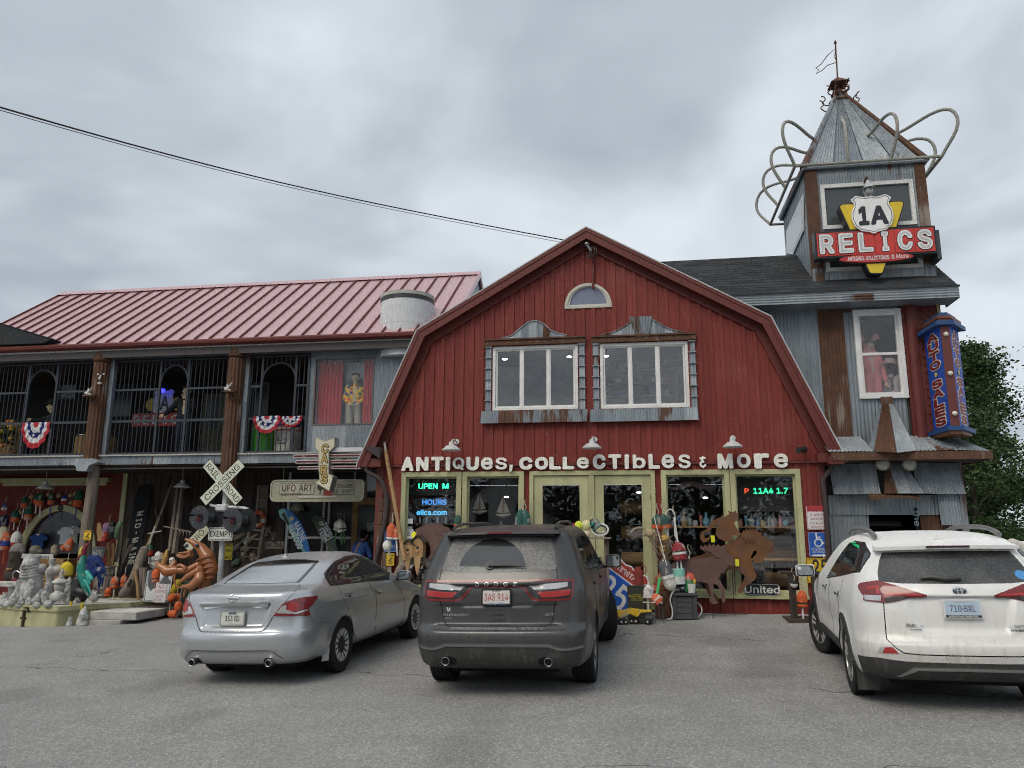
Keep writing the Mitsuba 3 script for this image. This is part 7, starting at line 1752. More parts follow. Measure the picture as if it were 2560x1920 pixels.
for i,(a,b,c)in enumerate((((1790,560),(1840,300),(2060,560)),((1800,620),(1880,360),(2110,620)),((1800,700),(1900,500),(1980,900)),((1780,600),(1780,290),(1960,420)),((1820,680),(1960,520),(2040,800)))):
 part(k,'tail_feather',tube(spline([r_(*a),r_(*b,.03),r_(*c,.05)],14),np.concatenate([np.linspace(.05,.085,7),np.linspace(.085,.015,7)]),8),'worn',(0.012,0.03,0.13),True)
part(k,'head',blob([((r_(1600,120),.055),(r_(1590,220),.05)),((r_(1560,230,-.02),.04),(r_(1600,340),.035)),((r_(1640,30),.03),(r_(1600,90),.045)),((r_(1700,-20),.018),(r_(1640,60),.03)),((r_(1500,310,-.02),.018),(r_(1530,230),.03))],.016,3),'satin',(0.22,0.02,0.03),True)
part(k,'beak',blob([((r_(1545,130),.045),(r_(1500,235),.02)),((r_(1560,90),.03),(r_(1540,190),.04))],.014,3),'satin',(0.68,0.60,0.05),True)
part(k,'eye',ball(r_(1585,110,-.06),.014,1),'gloss',BK)
for a,b in(((1450,1080),(1405,1470)),((1690,1080),(1680,1370))):
 f=r_(*b);f[2]=float(zg(f[0],f[1]))+0.02
 part(k,'leg',tube([r_(*a),f],.026,8),'satin',(0.62,0.48,0.02))
 part(k,'foot',cat(*[tube([f,f+[dx,dy,-.01]],[.022,.012],6)for dx,dy in((-.12,-.08),(.02,-.14),(.10,-.06),(.0,.1))]),'satin',(0.62,0.48,0.02))
gb=lambda p:(p[0],float(zg(p[0],0.35)))
gnome('small cast stone owl on the asphalt at the rooster foot',(-11.687,-0.246),gb((-11.652,-0.467)),0.35,0.20,False,None)
gnome('big cast stone gnome sitting on the asphalt under the rooster',(-11.459,-0.025),gb((-11.369,-0.451)),0.35,0.30,True,None)
# stone steps
s0_,s1_=(-11.257,0.4),(-10.544,0.406)
k=thing('stone_step','cracked slab of pale stone leading up to the deck','step')
zs0=float(zg(s1_[0],s1_[1]))-0.05
for i,(z0,z1,dx,dy)in enumerate(((zs0,zs0+.135,0,0),(zs0+.137,zs0+.30,.03,.05))):
 part(k,'slab',cbx(s0_[0]-dx,s1_[0]+.28*i+dx,s1_[1]+dy-.02,1.45,z0,z1,.012),'concrete',s=0)
 # posters and small signs
def sign(label,a,b,y,bg,rows,name='sign',r=0.03,border=None,mat='satin',tilt=0.0,th=0.012,extra=None,group=None):
 """flat sign from its lower left a to its upper right b (x, z); rows = [(text, height, dx, dz, colour, bold, width)]"""
 w,h=b[0]-a[0],b[1]-a[1]
 c=((a[0]+b[0])/2,(a[1]+b[1])/2)
 k=thing(name,label,'sign',group)
 P=lambda m:mv(m,(c[0],y,c[1]),0,tilt)
 part(k,'board',P(prism(rrect(w,h,r),0,th)),mat,bg,s=0)
 if border:
  g=rrect(w,h,r).buffer(-border[1])
  part(k,'border',P(prism(g.difference(g.buffer(-border[2])),-0.002,0)),'satin',border[0],s=0)
 for s,hh,dx,dz,col,bold,ww_ in rows:
  part(k,'lettering',P(mv(text(s,hh,0.002,bold,w=ww_),(dx,0.0,dz))),'satin',col,s=0)
 for nm,g,col in(extra or[]):part(k,nm,P(prism(g,-0.003,-0.0005)),'satin',col,s=0)
 return k
FALL=union_all([Point(0.02,0.035).buffer(.014),LineString([(0.01,.02),(-.01,-.02)]).buffer(.011),LineString([(0,.01),(.05,.02)]).buffer(.007),LineString([(-.01,-.02),(.03,-.045)]).buffer(.008),LineString([(-.01,-.02),(-.05,-.03)]).buffer(.008)])
sign('yellow warning sign with a falling figure on the log post',(-13.053,1.299),(-12.86,1.528),2.27,(0.66,0.42,0.02),[('CAUTION',.03,0,.085,BK,True,.17),('UNEVEN',.022,0,-.06,BK,True,.12),('STEPS',.022,0,-.09,BK,True,.12)],extra=[('figure',FALL,BK)])
sign('slate board chalked with a place name',(-13.283,0.863),(-12.918,1.145),2.9,(0.10,0.105,0.11),[('mAINE',.15,0,-.02,(0.5,0.5,0.52),False,.26)],name='slate_board',tilt=-.1)
# MID-MAINE board leaning on the wall
k=thing('name_plank','long black plank lettered downwards leaning on the porch wall','sign')
a,b=np.array((-12.962,4.25,2.45)),np.array((-12.441,3.2,0.362))
d=(b-a)/np.linalg.norm(b-a)
hw=.21
nn=np.cross(d,[1,0,0]);nn/=np.linalg.norm(nn);nn=nn if nn[1]<0 else-nn
sx=np.cross(d,nn);sx=sx if sx[0]>0 else-sx
Lb=np.linalg.norm(b-a)
fr3=lambda m:tm(a+np.outer(np.asarray(m.vertices)[:,0],sx)+np.outer(np.asarray(m.vertices)[:,1],-nn)+np.outer(np.asarray(m.vertices)[:,2],-d),m.faces)
part(k,'plank',fr3(bx(-hw,hw,0,.03,-Lb-.1,.35)),'matte',(0.018,0.020,0.024),s=0)
for ch,v in zip('MID-MAINE',(370,505,620,760,905,1070,1180,1270,1350)):
 p=(np.array((-12.921,2.436)),0)
 t=Lb*(v/1640.0)
 part(k,'letter',fr3(mv(text(ch,.155,.006,True,w=(.13 if ch in 'MADN' else.07)),(0.01,0,-t),0,0,math.pi/2)),'matte',(0.60,0.59,0.50),s=0)
def stick(label,pts,y,r,col=None,mat='wood_tan',cat_='pole',name='pole',group=None,y2=None,uv=(0,.4)):
 n=len(pts);ys=np.linspace(y,y if y2 is None else y2,n)
 return solo(name,tube([(p[0],yy,p[1])for p,yy in zip(pts,ys)],r,8),mat,label,cat_,col,40,uv if mat.startswith('wood')else None,group)
gp='poles leaning on the porch wall'
stick('thin tan rod with a white tip on the porch',[(-12.238,2.355),(-12.135,1.025)],4.2,.02,y2=3.3,group=gp)
stick('grey weathered pole right of the tan rod',[(-12.113,2.828),(-12.122,1.447)],4.2,.028,mat='wood_grey',y2=3.6,group=gp)
for i,u in enumerate((1400,1435)):stick('dark brown oar shaft behind the tan rod',[((-12.386,2.242)[0]+.06*i,(-12.386,2.242)[1]),((-12.273,1.035)[0]+.05*i,(-12.273,1.035)[1])],4.2,.03,mat='wood_dark',group='dark oar shafts')
k=thing('leaning_board','two long grey boards leaning together on the porch wall','board')
for(a,b)in(((-11.987,4.3,2.783),(-11.431,3.3,1.027)),((-11.8,4.2,2.708),(-11.253,3.2,0.969))):
 part(k,'board',tube([a,b],.065,4),'wood_grey',s=0,uv=(0,.5))
stick('crooked thin branch on the porch wall',[(-12.343,2.129),(-12.302,1.948),(-12.262,1.909),(-12.265,1.6)],3.9,.012,mat='wood_grey')
k=thing('rake','wooden hay rake with long tines lying slanted','rake')
a,b=(-11.594,3.2,1.641),(-10.832,3.2,1.502)
part(k,'beam',tube([a,b],.02,6),'wood_grey',uv=(1,.3))
part(k,'tines',cat(*[tube(spline([np.array(a)+(np.array(b)-a)*t,np.array(a)+(np.array(b)-a)*t+[0.05,-.02,-.10],np.array(a)+(np.array(b)-a)*t+[-.03,-.03,-.22]],6),.007,5)for t in(.55,.66,.78,.9)]),'metal',(.2,.19,.18))
k=thing('anchor_hook','pale iron grapnel hook above the striped buoy','hook')
part(k,'shank',tube([(-11.823,3,1.198),(-11.694,3,1.637)],.022,6),'worn',(.45,.44,.42));part(k,'bar',tube([(-11.872,3,1.459),(-11.52,3,1.527)],.013,6),'worn',(.5,.5,.48))
wb_='white numbered buoys on the porch'
for i,(t,b,r)in enumerate([((-11.221,1.044),(-11.196,0.803),.085),((-11.314,0.933),(-11.349,0.769),.08),((-11.402,0.795),(-11.221,0.681),.085),((-10.854,0.918),(-10.839,0.772),.07)]):
 k=buoy('white buoy with dark numbers, %s'%['standing upright behind the lobster claw','leaning behind the plank','lying on its side','right of the yellow claw tip'][i],t,b,2.5,r,[(0.80,WH),(0.88,BK),(1.0,WH)]if i==0 else[(1.0,WH)],rope=False,group=wb_)
 c=(np.array(t)+b)/2
 part(k,'lettering',at(text(['77','5013','8051','29'][i],.045,.003),c[0],2.5-r-.004,c[1]-.01),'matte',BK,s=0)
buoy('dark green buoy with a red foot beside the black plank',(-11.602,1.201),(-11.586,0.933),2.7,.10,[(.55,GN),(1,(0.42,.05,.03))],dn=.18)
# fenders, boards and oars in front of the red wall
k=thing('board','narrow varnished board leaning right of the log post','board')
part(k,'blade',prism(Polygon([(-13.59,1.728),(-13.498,1.734),(-13.435,1.538),(-13.409,1.274),(-13.519,1.273),(-13.586,1.525)]),3.4,3.43),'wood_tan',s=0,uv=(0,.8))
buoy('fat purple and orange fender right of the log post',(-13.203,1.726),(-13.224,1.262),3.3,.12,[(.5,(0.20,.12,.22)),(1.0,(0.42,.06,.04))],prof=[(0,.6),(.1,.9),(.5,1),(.9,.9),(1,.6)])
k=thing('ship_lantern','black ship lantern hanging on the porch','lantern')
a=(-12.927,1.586)
part(k,'body',lathe([(0,-.25),(.07,-.25),(.075,-.12),(.06,-.10),(.06,.06),(.085,.08),(.05,.14),(.03,.17),(0,.18)],16,(a[0],3.1,a[1])),'satin',(.015,.017,.02))
part(k,'glass',lathe([(.063,-.09),(.066,-.02),(.063,.05)],16,(a[0],3.1,a[1])),'gloss',(.12,.13,.13))
buoy('green glass fender in a rope net',(-12.725,1.76),(-12.785,1.327),3.1,.085,[(1,(.10,.17,.10))],mat='gloss',prof=[(0,.4),(.15,.9),(.5,1),(.85,.9),(1,.5)])
for lab,pts,mat,yy in(('yellow snow shoe standing left in the pair',[(-12.961,1.227),(-12.91,1.24),(-12.856,1.02),(-12.823,0.693),(-12.899,0.692)],'wood_tan',3.0),('yellow snow shoe standing right in the pair',[(-12.826,1.228),(-12.766,1.192),(-12.722,0.96),(-12.734,0.693),(-12.803,0.693),(-12.787,0.96)],'wood_tan',3.0),('long brown plank leaning by the barrel',[(-12.581,1.633),(-12.486,1.645),(-12.483,1.146),(-12.521,0.771),(-12.631,0.782),(-12.606,1.206)],'wood_dark',2.9),('oar blade leaning right of the brown plank',[(-12.369,1.341),(-12.302,1.353),(-12.316,1.232),(-12.414,0.904),(-12.47,0.916),(-12.411,1.231)],'wood_dark',2.9),('dark bent board above the barrel',[(-12.201,1.196),(-12.056,1.233),(-12.138,1.125),(-12.251,0.932),(-12.312,0.752),(-12.368,0.775),(-12.292,1.051)],'wood_dark',2.8)):
 solo('board',prism(Polygon(pts).buffer(.004),yy,yy+.03),mat,lab,'board',None,False,(0,.3+yy%1))
k=thing('barrel','grey wooden barrel standing on the deck left of the black plank','barrel')
bt,bb=(-12.664,0.693),(-12.576,-0.038)
bw=((-12.408,0.695)[0]-(-12.921,0.69)[0])/2
Hb=bt[1]-bb[1]
for i in range(20):
 a0,a1=i/20*2*math.pi+.012,(i+1)/20*2*math.pi-.012
 v=[]
 for t in np.linspace(0,1,6):
  r=bw*(.88+.12*math.sin(math.pi*t))
  v+=[(bt[0]+rr_*math.cos(a),2.7+rr_*math.sin(a),bb[1]+Hb*t)for rr_ in(r,)for a in(a0,a1)]
 f=[]
 for j in range(5):f+=[[2*j,2*j+1,2*j+3],[2*j,2*j+3,2*j+2]]
 vv=np.array(v);ins=vv.copy();ins[:,:2]=np.array([bt[0],2.7])+(vv[:,:2]-[bt[0],2.7])*.92
 part(k,'stave',cat(tm(vv,f),tm(ins,np.array(f)[:,::-1])),'wood_grey',s=0,uv=(0,(i*.37)%1))
for t in(.08,.3,.72,.94):part(k,'hoop',tube([(bt[0]+(bw*(.89+.12*math.sin(math.pi*t)))*math.cos(a),2.7+(bw*(.89+.12*math.sin(math.pi*t)))*math.sin(a),bb[1]+Hb*t)for a in np.linspace(0,6.2832,29)[:-1]],.014,5,closed=True),'metal',(.2,.2,.2))
for i,(t,b,r,u_,d_)in enumerate([((-11.983,0.484),(-11.983,0.216),.085,.2,.3),((-12.148,0.225),(-12.177,0.031),.08,0,0),((-11.836,0.504),(-11.806,0.242),.08,0,0)]):
 buoy('orange buoy %s'%['with a wooden foot stick leaning on the barrel','lying at the barrel foot','with a dark belt right of the barrel'][i],t,b,2.1+.05*i,r,[(.62,OR),(.70,BK),(1,OR)],up_=u_,dn=d_,stick=(.5,.45,.36),group='orange buoys by the barrel')
c_=lambda p,y,r:(q(p,y),r)
k=thing('carved_fish','long weathered grey carved wooden fish leaning on the deck','carving')
part(k,'body',blob([(c_((-11.453,1.077),2.3,.10),c_((-11.485,0.892),2.25,.11)),(c_((-11.485,0.892),2.25,.11),c_((-11.471,0.695),2.15,.10)),(c_((-11.471,0.695),2.15,.10),c_((-11.497,0.404),2.05,.10)),(c_((-11.497,0.404),2.05,.10),c_((-11.574,0.178),1.95,.11)),(c_((-11.574,0.178),1.95,.11),c_((-11.645,0.076),1.9,.07))],.03,3),'wood_grey',s=1,uv=(0,.9))
part(k,'eye_plate',blob([(c_((-11.472,0.409),1.93,.03),c_((-11.485,0.297),1.88,.03))],.012,2),'wood_dark',s=1,uv=(0,.5))
stick('tan bamboo cane standing on the deck',[(-11.372,0.646),(-11.272,0.322),(-11.203,-0.022)],1.9,.035,group=None)
for i,x in enumerate((1055,1140)):stick('pale wooden post %s the white sign'%('left of' if i==0 else 'close behind'),[((-11.273,0.678)[0]+.09*i,(-11.274,0.689)[1]),((-11.245,0.082)[0]+.09*i,(-11.244,0.071)[1])],2.0,.05,mat='wood_grey')
ar=Polygon([(-.16,-.05),(-.07,-.05),(-.07,-.17),(.07,-.17),(.07,-.05),(.16,-.05),(0,.2)])
s1a,s1b=(-11.071,-0.049),(-10.437,0.63)
sign('white road sign with a big grey arrow leaning behind the parking sign',s1a,s1b,1.9,(0.60,.62,.64),[],r=.04,border=(BK,.02,.012),tilt=-.1,extra=[('arrow',affinity.translate(affinity.scale(ar,.95,.95),.16,.10),(.09,.10,.11)),('arrow',affinity.translate(affinity.scale(Polygon([(-.14,.26),(.05,.26),(.1,-.16),(-.02,-.26),(-.13,-.1)]),.9,.9),-.15,.12),(.09,.10,.11))])
sign('small white parking sign with red letters leaning on the deck',(-10.685,-0.042),(-10.379,0.355),1.65,(0.62,.62,.64),[('NO',.075,.02,.13,(.35,.05,.08),False,None),('PARKING',.07,0.01,.03,(.35,.05,.08),False,.25),('THIS SIDE',.05,0,-.07,(.30,.08,.1),False,.2),('OF STREET',.05,0,-.145,(.30,.08,.1),False,.22)],r=.03,border=((.4,.1,.12),.01,.004),tilt=-.08)
og='orange buoys lying by the deck edge'
for i,(t,b,y)in enumerate([((-10.167,0.119),(-10.315,0.008),1.7),((-10.121,0.135),(-10.218,0.002),1.8),((-10.069,-0.245),(-9.854,-0.251),1.3),((-9.864,0.019),(-9.87,-0.161),1.35)]):
 buoy('orange buoy %s'%['lying right of the parking sign','lying behind another at the parking sign','lying on the ground by the silver car lamp','standing at the silver car lamp'][i],t,b,y,.085,[(1,OR)],group=og)
k=thing('yellow_sack','crumpled yellow sack right of the parking sign','sack')
a,b=(-10.417,0.113),(-10.292,0.358)
part(k,'sack',blob([((q(a,1.95),.08),(q(b,1.95),.09))],.03,3),'matte',(.42,.32,.03),True)
solo('crate',cbx(*sorted([(-10.219,-0.012)[0],(-9.963,0.424)[0]]),2.0,2.4,deckz,(-10.185,0.41)[1],.01),'satin','dark green box behind the lobster','box',(.03,.045,.035),False)
# ---------------------------------------------------------------- the lobster
yl=1.25
lo=lambda u,v,dy=0.0:np.array([*((-9.565,1.25,0.828))])+np.array([(u-300)/3.687/111.0,dy,-(v-950)/3.687/111.0])
k=thing('lobster_sculpture','big orange brown lobster sculpture rearing up with open claws','sculpture')
lc=(0.30,0.105,0.035)
part(k,'body',blob([((lo(430,1120),.12),(lo(480,1000),.15)),((lo(480,1000),.15),(lo(440,900),.15)),((lo(440,900),.15),(lo(370,820),.11)),((lo(370,820),.11),(lo(300,770,-.05),.06)),((lo(300,770,-.05),.06),(lo(235,745,-.08),.025)),((lo(430,1120),.12),(lo(420,1200),.10))],.03,4),'gloss',lc,True)
for i in range(5):part(k,'shell_ring',tube(spline([lo(380+22*i-8,930+40*i,-.15),lo(440+18*i,900+42*i,-.17),lo(500+10*i,890+46*i,-.10)],10),.02,6),'gloss',(.25,.085,.03),True)
part(k,'left_arm',blob([((lo(380,960,-.1),.07),(lo(300,1010,-.15),.075)),((lo(300,1010,-.15),.075),(lo(200,1010,-.18),.08)),((lo(200,1010,-.18),.09),(lo(110,1020,-.18),.12)),((lo(110,1020,-.18),.12),(lo(30,975,-.18),.08)),((lo(30,975,-.18),.08),(lo(0,945,-.18),.03)),((lo(150,990,-.18),.09),(lo(175,940,-.18),.04))],.028,4),'gloss',lc,True)
part(k,'pincer',blob([((lo(60,965,-.16),.05),(lo(75,900,-.16),.06)),((lo(75,900,-.16),.06),(lo(85,845,-.16),.03))],.02,3),'gloss',(.40,.22,.06),True)
part(k,'pincer_teeth',cat(*[ball(lo(62-2*i,950-20*i,-.21),.022,1)for i in range(5)]),'gloss',(.5,.35,.14),True)
part(k,'right_claw',blob([((lo(420,1000,-.2),.08),(lo(440,1080,-.25),.11)),((lo(440,1080,-.25),.11),(lo(380,1140,-.27),.09)),((lo(380,1140,-.27),.08),(lo(280,1150,-.27),.025)),((lo(420,1010,-.26),.07),(lo(330,1060,-.28),.055)),((lo(330,1060,-.28),.055),(lo(275,1105,-.28),.03))],.025,4),'gloss',(.33,.13,.055),True)
for pts in(((300,1000),(210,980),(195,1050),(215,1140),(270,1160)),((400,960),(410,1020),(390,1060)),((330,870),(250,900),(190,880)),((330,850),(260,860),(215,860)),((320,1150),(305,1190),(300,1240)),((370,1150),(365,1190),(360,1240))):
 part(k,'feeler',tube(spline([lo(a,b,-.22)for a,b in pts],16),np.linspace(.045,.012,16),7),'gloss',(.32,.12,.05),True)
part(k,'mouth_plate',blob([((lo(300,860,-.12),.05),(lo(210,865,-.2),.02)),((lo(310,880,-.12),.05),(lo(200,882,-.22),.015))],.018,2),'gloss',(.34,.15,.08),True)
for u,v in((262,800),(362,796)):part(k,'eye',ball(lo(u,v,-.14),.042,2),'gloss',(.03,.04,.07),True)
part(k,'rostrum_spikes',cat(*[cyl(lo(240+22*i,745+5*i,-.06),lo(236+22*i,728+5*i,-.06),.012,6,.002)for i in range(5)]),'gloss',lc,True)
b0_=np.array(lo(385,1250));solo('lobster_stand',cyl((b0_[0],yl,float(zg(b0_[0],yl))-.05),(lo(420,1200)[0],yl,lo(420,1200)[2]),.05,10),'metal','dark stand pipe under the lobster sculpture','stand',(.1,.09,.08))
buoy('orange buoy with a dark belt hung from the lobster claw',(-10.239,0.713),(-10.226,0.423),0.98,.085,[(.68,OR),(.76,BK),(1,OR)],up_=0,dn=.12,stick=(.35,.15,.1))
# ---------------------------------------------------------------- railway crossing signal
yx=1.7
k=thing('crossing_signal','white railway crossing signal mast with crossed blades and two lamps','signal')
xp=(-9.183,1.41)
xt=(-9.237,2.495)
part(k,'mast',cyl((xp[0]-.01,yx+.1,float(zg(xp[0],yx))-.1),(xt[0],yx+.1,xt[1]+.35),.06,16),'satin',(.55,.57,.58))
cB=(-9.221,2.598)
for i,(ang,s,sgn)in enumerate(((math.atan2(1,1.0),'CROSSING',1),(-math.atan2(1,1.0),'RAIL  ROAD',-1))):
 Pp=lambda m:mv(mv(m,(0,0,0),0,0,-ang),(cB[0],1.60-.016*(i==0)if False else 1.60+.014*i,cB[1]))
 part(k,'blade',Pp(prism(sbox(-.61,-.115,.61,.115),0,.012)),'satin',(.60,.63,.52),s=0)
 for wd_,dx,ww_ in((('CROSSING',0,1.05),)if i==0 else(('RAIL',-.36,.40),('ROAD',.37,.44))):
  part(k,'lettering',Pp(mv(text(wd_,.13,.002,False,w=ww_),(dx,-.001,0))),'satin',(.03,.035,.03),s=0)
jb=(-9.219,2.03)
part(k,'junction_box',cbx(jb[0]-.13,jb[0]+.13,1.60,1.80,jb[1]-.08,jb[1]+.08,.03),'satin',(.56,.57,.58),s=0)
lampc=((-9.617,1.809),(-8.777,1.748))
part(k,'cross_arm',tube(spline([(lampc[0][0]+.1,1.66,lampc[0][1]+.29),(lampc[0][0]+.2,1.7,jb[1]+.04),(jb[0],1.72,jb[1]+.02),(lampc[1][0]+.05,1.7,jb[1]),(lampc[1][0]+.2,1.66,lampc[1][1]+.25)],20),.035,10),'satin',(.56,.57,.58))
for i,c in enumerate(lampc):
 ax=np.array([-.18,-1,-.05]);ax/=np.linalg.norm(ax)
 y0=1.45 if i==0 else 1.38
 c3=np.array([c[0],y0,c[1]])
 l=part(k,'lamp',lathe([(0.10,-.006),(.255,-.012),(.262,0),(.255,.014),(.10,.01)],40,c3,ax),'satin',(.045,.05,.058),40)
 part(l,'lens',lathe([(.10,0),(.08,.015),(0,.03)],24,c3,ax),'gloss',(.16,.015,.018),50)
 part(l,'rear_disc',lathe([(0.0,-.006),(.262,-.006),(.262,.006),(0,.006)],40,c3+[.20,.26,.0],ax),'satin',(.02,.022,.027),40)
 part(l,'housing',cyl(c3-ax*.01,c3+[.19,.25,0],.11,20),'satin',(.03,.032,.036))
 a_=np.linspace(-1.0,1.15,16);sd=np.cross(ax,[0,0,1]);sd/=np.linalg.norm(sd);u2=np.cross(sd,ax)
 u2=u2 if u2[2]>0 else-u2
 v,f=[],[]
 for j,t in enumerate(a_):
  p=c3+.108*(sd*math.sin(t)+u2*math.cos(t))
  v+=[p,p+ax*(.30*max(.15,math.cos(t*.9)))+[0,0,-.02]]
 for j in range(15):f+=[[2*j,2*j+2,2*j+3],[2*j,2*j+3,2*j+1],[2*j,2*j+3,2*j+2],[2*j,2*j+1,2*j+3]]
 part(l,'hood',tm(v,f),'satin',(.03,.033,.038),False)
 part(l,'bolt',cat(*[ball(c3+ax*.015+.2*(sd*math.sin(t)+u2*math.cos(t)),.012,1)for t in(.1,2.2,4.2)]),'metal',(.5,.5,.5))
ea,eb=(-9.445,1.309),(-8.861,1.595)
sign('white rectangular sign bolted to the crossing mast below the lamps',ea,eb,1.58,(.60,.63,.58),[('EXEMPT',.115,0,0,(.02,.02,.02),True,.50)],border=(BK,.022,.012),r=.04)
k=thing('crossing_sign','second crossing blade mostly hidden behind the sign','sign')
c=(-9.927,1.409)
Pp=lambda m:mv(mv(m,(0,0,0),0,0,-.82),(c[0],2.0,c[1]))
part(k,'blade',Pp(prism(sbox(-.40,-.115,.42,.115),0,.012)),'worn',(.56,.56,.42),s=0)
part(k,'lettering',Pp(mv(text('CRO',.13,.002,False,w=.38),(-.03,-.001,0))),'satin',(.03,.035,.03),s=0)
part(k,'post',cyl((c[0]+.35,2.05,deckz),(c[0]+.35,2.05,c[1]+.05),.05,12),'wood_grey',uv=(0,.4))
sign('yellow printed poster on the second porch post',(-9.397,0.876),(-9.204,1.247),2.25,(.50,.42,.03),[('CARGO',.07,0,.15,BK,True,.17),('TAG',.06,0,.02,BK,True,.15),('SALE',.07,0,-.13,BK,True,.17)],r=.005)
# life ring, ladder, fish and the rest by the shop window
lr=(-9.622,1.846)
k=thing('life_ring','faded orange life ring on the porch wall','life ring')
part(k,'ring',tube([(lr[0]+.165*math.cos(a),4.2,lr[1]+.17*math.sin(a))for a in np.linspace(0,6.2832,33)[:-1]],.06,12,closed=True),'worn',(.40,.085,.035),True)
part(k,'wrap',tube([(lr[0]+.165*math.cos(a),4.2,lr[1]+.17*math.sin(a))for a in np.linspace(-.6,.05,8)],.066,12),'worn',(.45,.42,.34),True)
k=thing('ladder','old wooden step ladder standing in the porch','ladder')
A=[(-9.351,3.3,1.705),(-9.254,2.9,0.835),(-9.007,3.3,1.654),(-8.897,2.9,0.839)]
for i in(0,2):part(k,'rail',tube([A[i],A[i+1]],.032,4),'wood_grey',s=0,uv=(0,.3+i*.1))
for t in(.15,.4,.65,.9):part(k,'rung',tube([np.array(A[0])+(np.array(A[1])-A[0])*t,np.array(A[2])+(np.array(A[3])-A[2])*t],.022,6),'wood_grey',uv=(1,.4))
k=thing('shutter','grey louvred shutter on the porch wall above the life ring','shutter')
a,b=(-9.758,1.587),(-9.453,2.726)
part(k,'frame',cat(bx(a[0],a[0]+.05,4.3,4.34,a[1],b[1]),bx(b[0]-.05,b[0],4.3,4.34,a[1],b[1])),'wood_grey',s=0,uv=(0,.2))
for i in range(16):part(k,'slat',mv(bx(-(b[0]-a[0])/2+.052,(b[0]-a[0])/2-.052,-.006,.006,-.035,.035),((a[0]+b[0])/2,4.32,a[1]+(b[1]-a[1])*(i+.5)/16),0,.5),'wood_grey',s=0,uv=(1,(i*.3)%1))
sign('weathered grey welcome board among the porch junk',(-9.081,1.111),(-8.598,1.287),3.6,None,[('WELCOME',.09,0,0,(.06,.055,.05),True,.42)],name='welcome_board',mat='wood_grey',r=.005)
g_=random.Random(4)
for i,(u,v)in enumerate(((760,700),(800,745),(870,715),(740,790),(840,800),(690,880),(800,870),(1010,650),(1060,690),(730,930),(870,870),(640,960))):
 p=np.array((-9.755,1.419))+np.array([(u-760)/3.687/96,-(v-700)/3.687/96])
 lump('bric_a_brac','dark odd piece of old ironware heaped in the porch','ironware',[((q(p,3.7),.06+.05*g_.random()),(q(p+[g_.uniform(-.15,.15),g_.uniform(-.18,.05)],3.6),.04+.04*g_.random())),((q(p,3.65),.04),(q(p+[g_.uniform(-.2,.2),g_.uniform(-.1,.12)],3.6),.03))],'matte',[(.10,.09,.075),(.05,.07,.06),(.16,.14,.11),(.07,.065,.06)][i%4],.03,'heap of old ironware in the porch',2)
def fishsign(label,pts,y,top,low,eye,words,ang,jaw):
 k=thing('fish_sign',label,'sign')
 g=Polygon(pts).buffer(.012).buffer(-.004)
 part(k,'back',prism(g,y,y+.03),'satin',top,s=0)
 c=np.array(pts).mean(0);d=np.array([math.cos(ang),math.sin(ang)]);n_=np.array([-d[1],d[0]])
 half=g.intersection(Polygon([tuple(c-d*3),tuple(c+d*3),tuple(c+d*3-n_*2),tuple(c-d*3-n_*2)]))
 part(k,'belly',prism(half.buffer(-.003),y-.003,y-.0005),'satin',low,s=0)
 part(k,'mouth',prism(Polygon(jaw),y-.005,y-.0035),'satin',BK,s=0)
 part(k,'eye',cat(prism(Point(*eye).buffer(.052),y-.005,y-.0035)),'satin',(.5,.5,.3),s=0)
 part(k,'pupil',prism(Point(*eye).buffer(.022),y-.007,y-.0055),'satin',BK,s=0)
 for w_,p,h,wl in words:part(k,'lettering',mv(mv(text(w_,h,.003,True,w=wl),(0,0,0),0,0,-ang),(p[0],y-.006,p[1])),'satin',(.52,.58,.62),s=0)
fishsign('big blue fish shaped sign with white letters standing on its tail',[(-8.638,2.019),(-8.571,2.066),(-8.459,2.072),(-8.299,1.988),(-8.075,1.759),(-7.918,1.476),(-7.85,1.271),(-7.781,1.042),(-7.946,1.041),(-8.2,1.333),(-8.342,1.578),(-8.394,1.733),(-8.592,1.876)],3.3,(.02,.12,.36),(.10,.26,.26),(-8.294,1.837),[('MAINE',(-8.055,1.527),.15,.50),('SEAFOOD',(-8.172,1.398),.14,.62)],-1.02,[(-8.568,1.941),(-8.482,1.993),(-8.336,1.707),(-8.376,1.681)])
fishsign('dark green fish shaped sign with white letters right of the blue fish',[(-7.86,1.83),(-7.753,1.916),(-7.582,1.869),(-7.403,1.661),(-7.277,1.377),(-7.149,1.044),(-7.328,1.042),(-7.552,1.337),(-7.704,1.569)],3.5,(.025,.04,.035),(.05,.07,.035),(-7.611,1.733),[('FRESH',(-7.435,1.544),.13,.40),('FISH',(-7.541,1.453),.13,.34)],-1.02,[(-7.826,1.822),(-7.763,1.856),(-7.717,1.791),(-7.744,1.764)])
for i,(t,b)in enumerate([((-7.096,1.828),(-7.057,1.511)),((-7.189,1.791),(-7.204,1.558)),((-7.035,1.766),(-7.01,1.546))]):
 buoy('white buoy with a black belt and green stick, %s'%['biggest in the hanging bunch','left in the hanging bunch','right in the hanging bunch'][i],t,b,3.4+.06*(i>0),.085 if i==0 else.07,[(.70,WH),(.80,BK),(1,WH)],dn=.28,stick=(.06,.22,.08),group='hanging white buoys with green sticks')
kk=thing('wall_lantern','glass lamp shade glowing dimly in the porch window','lamp')
a=(-8.613,2.139)
part(kk,'shade',lathe([(.19,-.08),(.17,0),(.12,.08),(.05,.10),(0,.10)],8,(a[0],4.3,a[1])),'gloss',(.28,.28,.22),False)
part(kk,'stem',cyl((a[0],4.3,a[1]-.12),(a[0],4.3,a[1]+.25),.02,8),'metal',(.2,.2,.2))
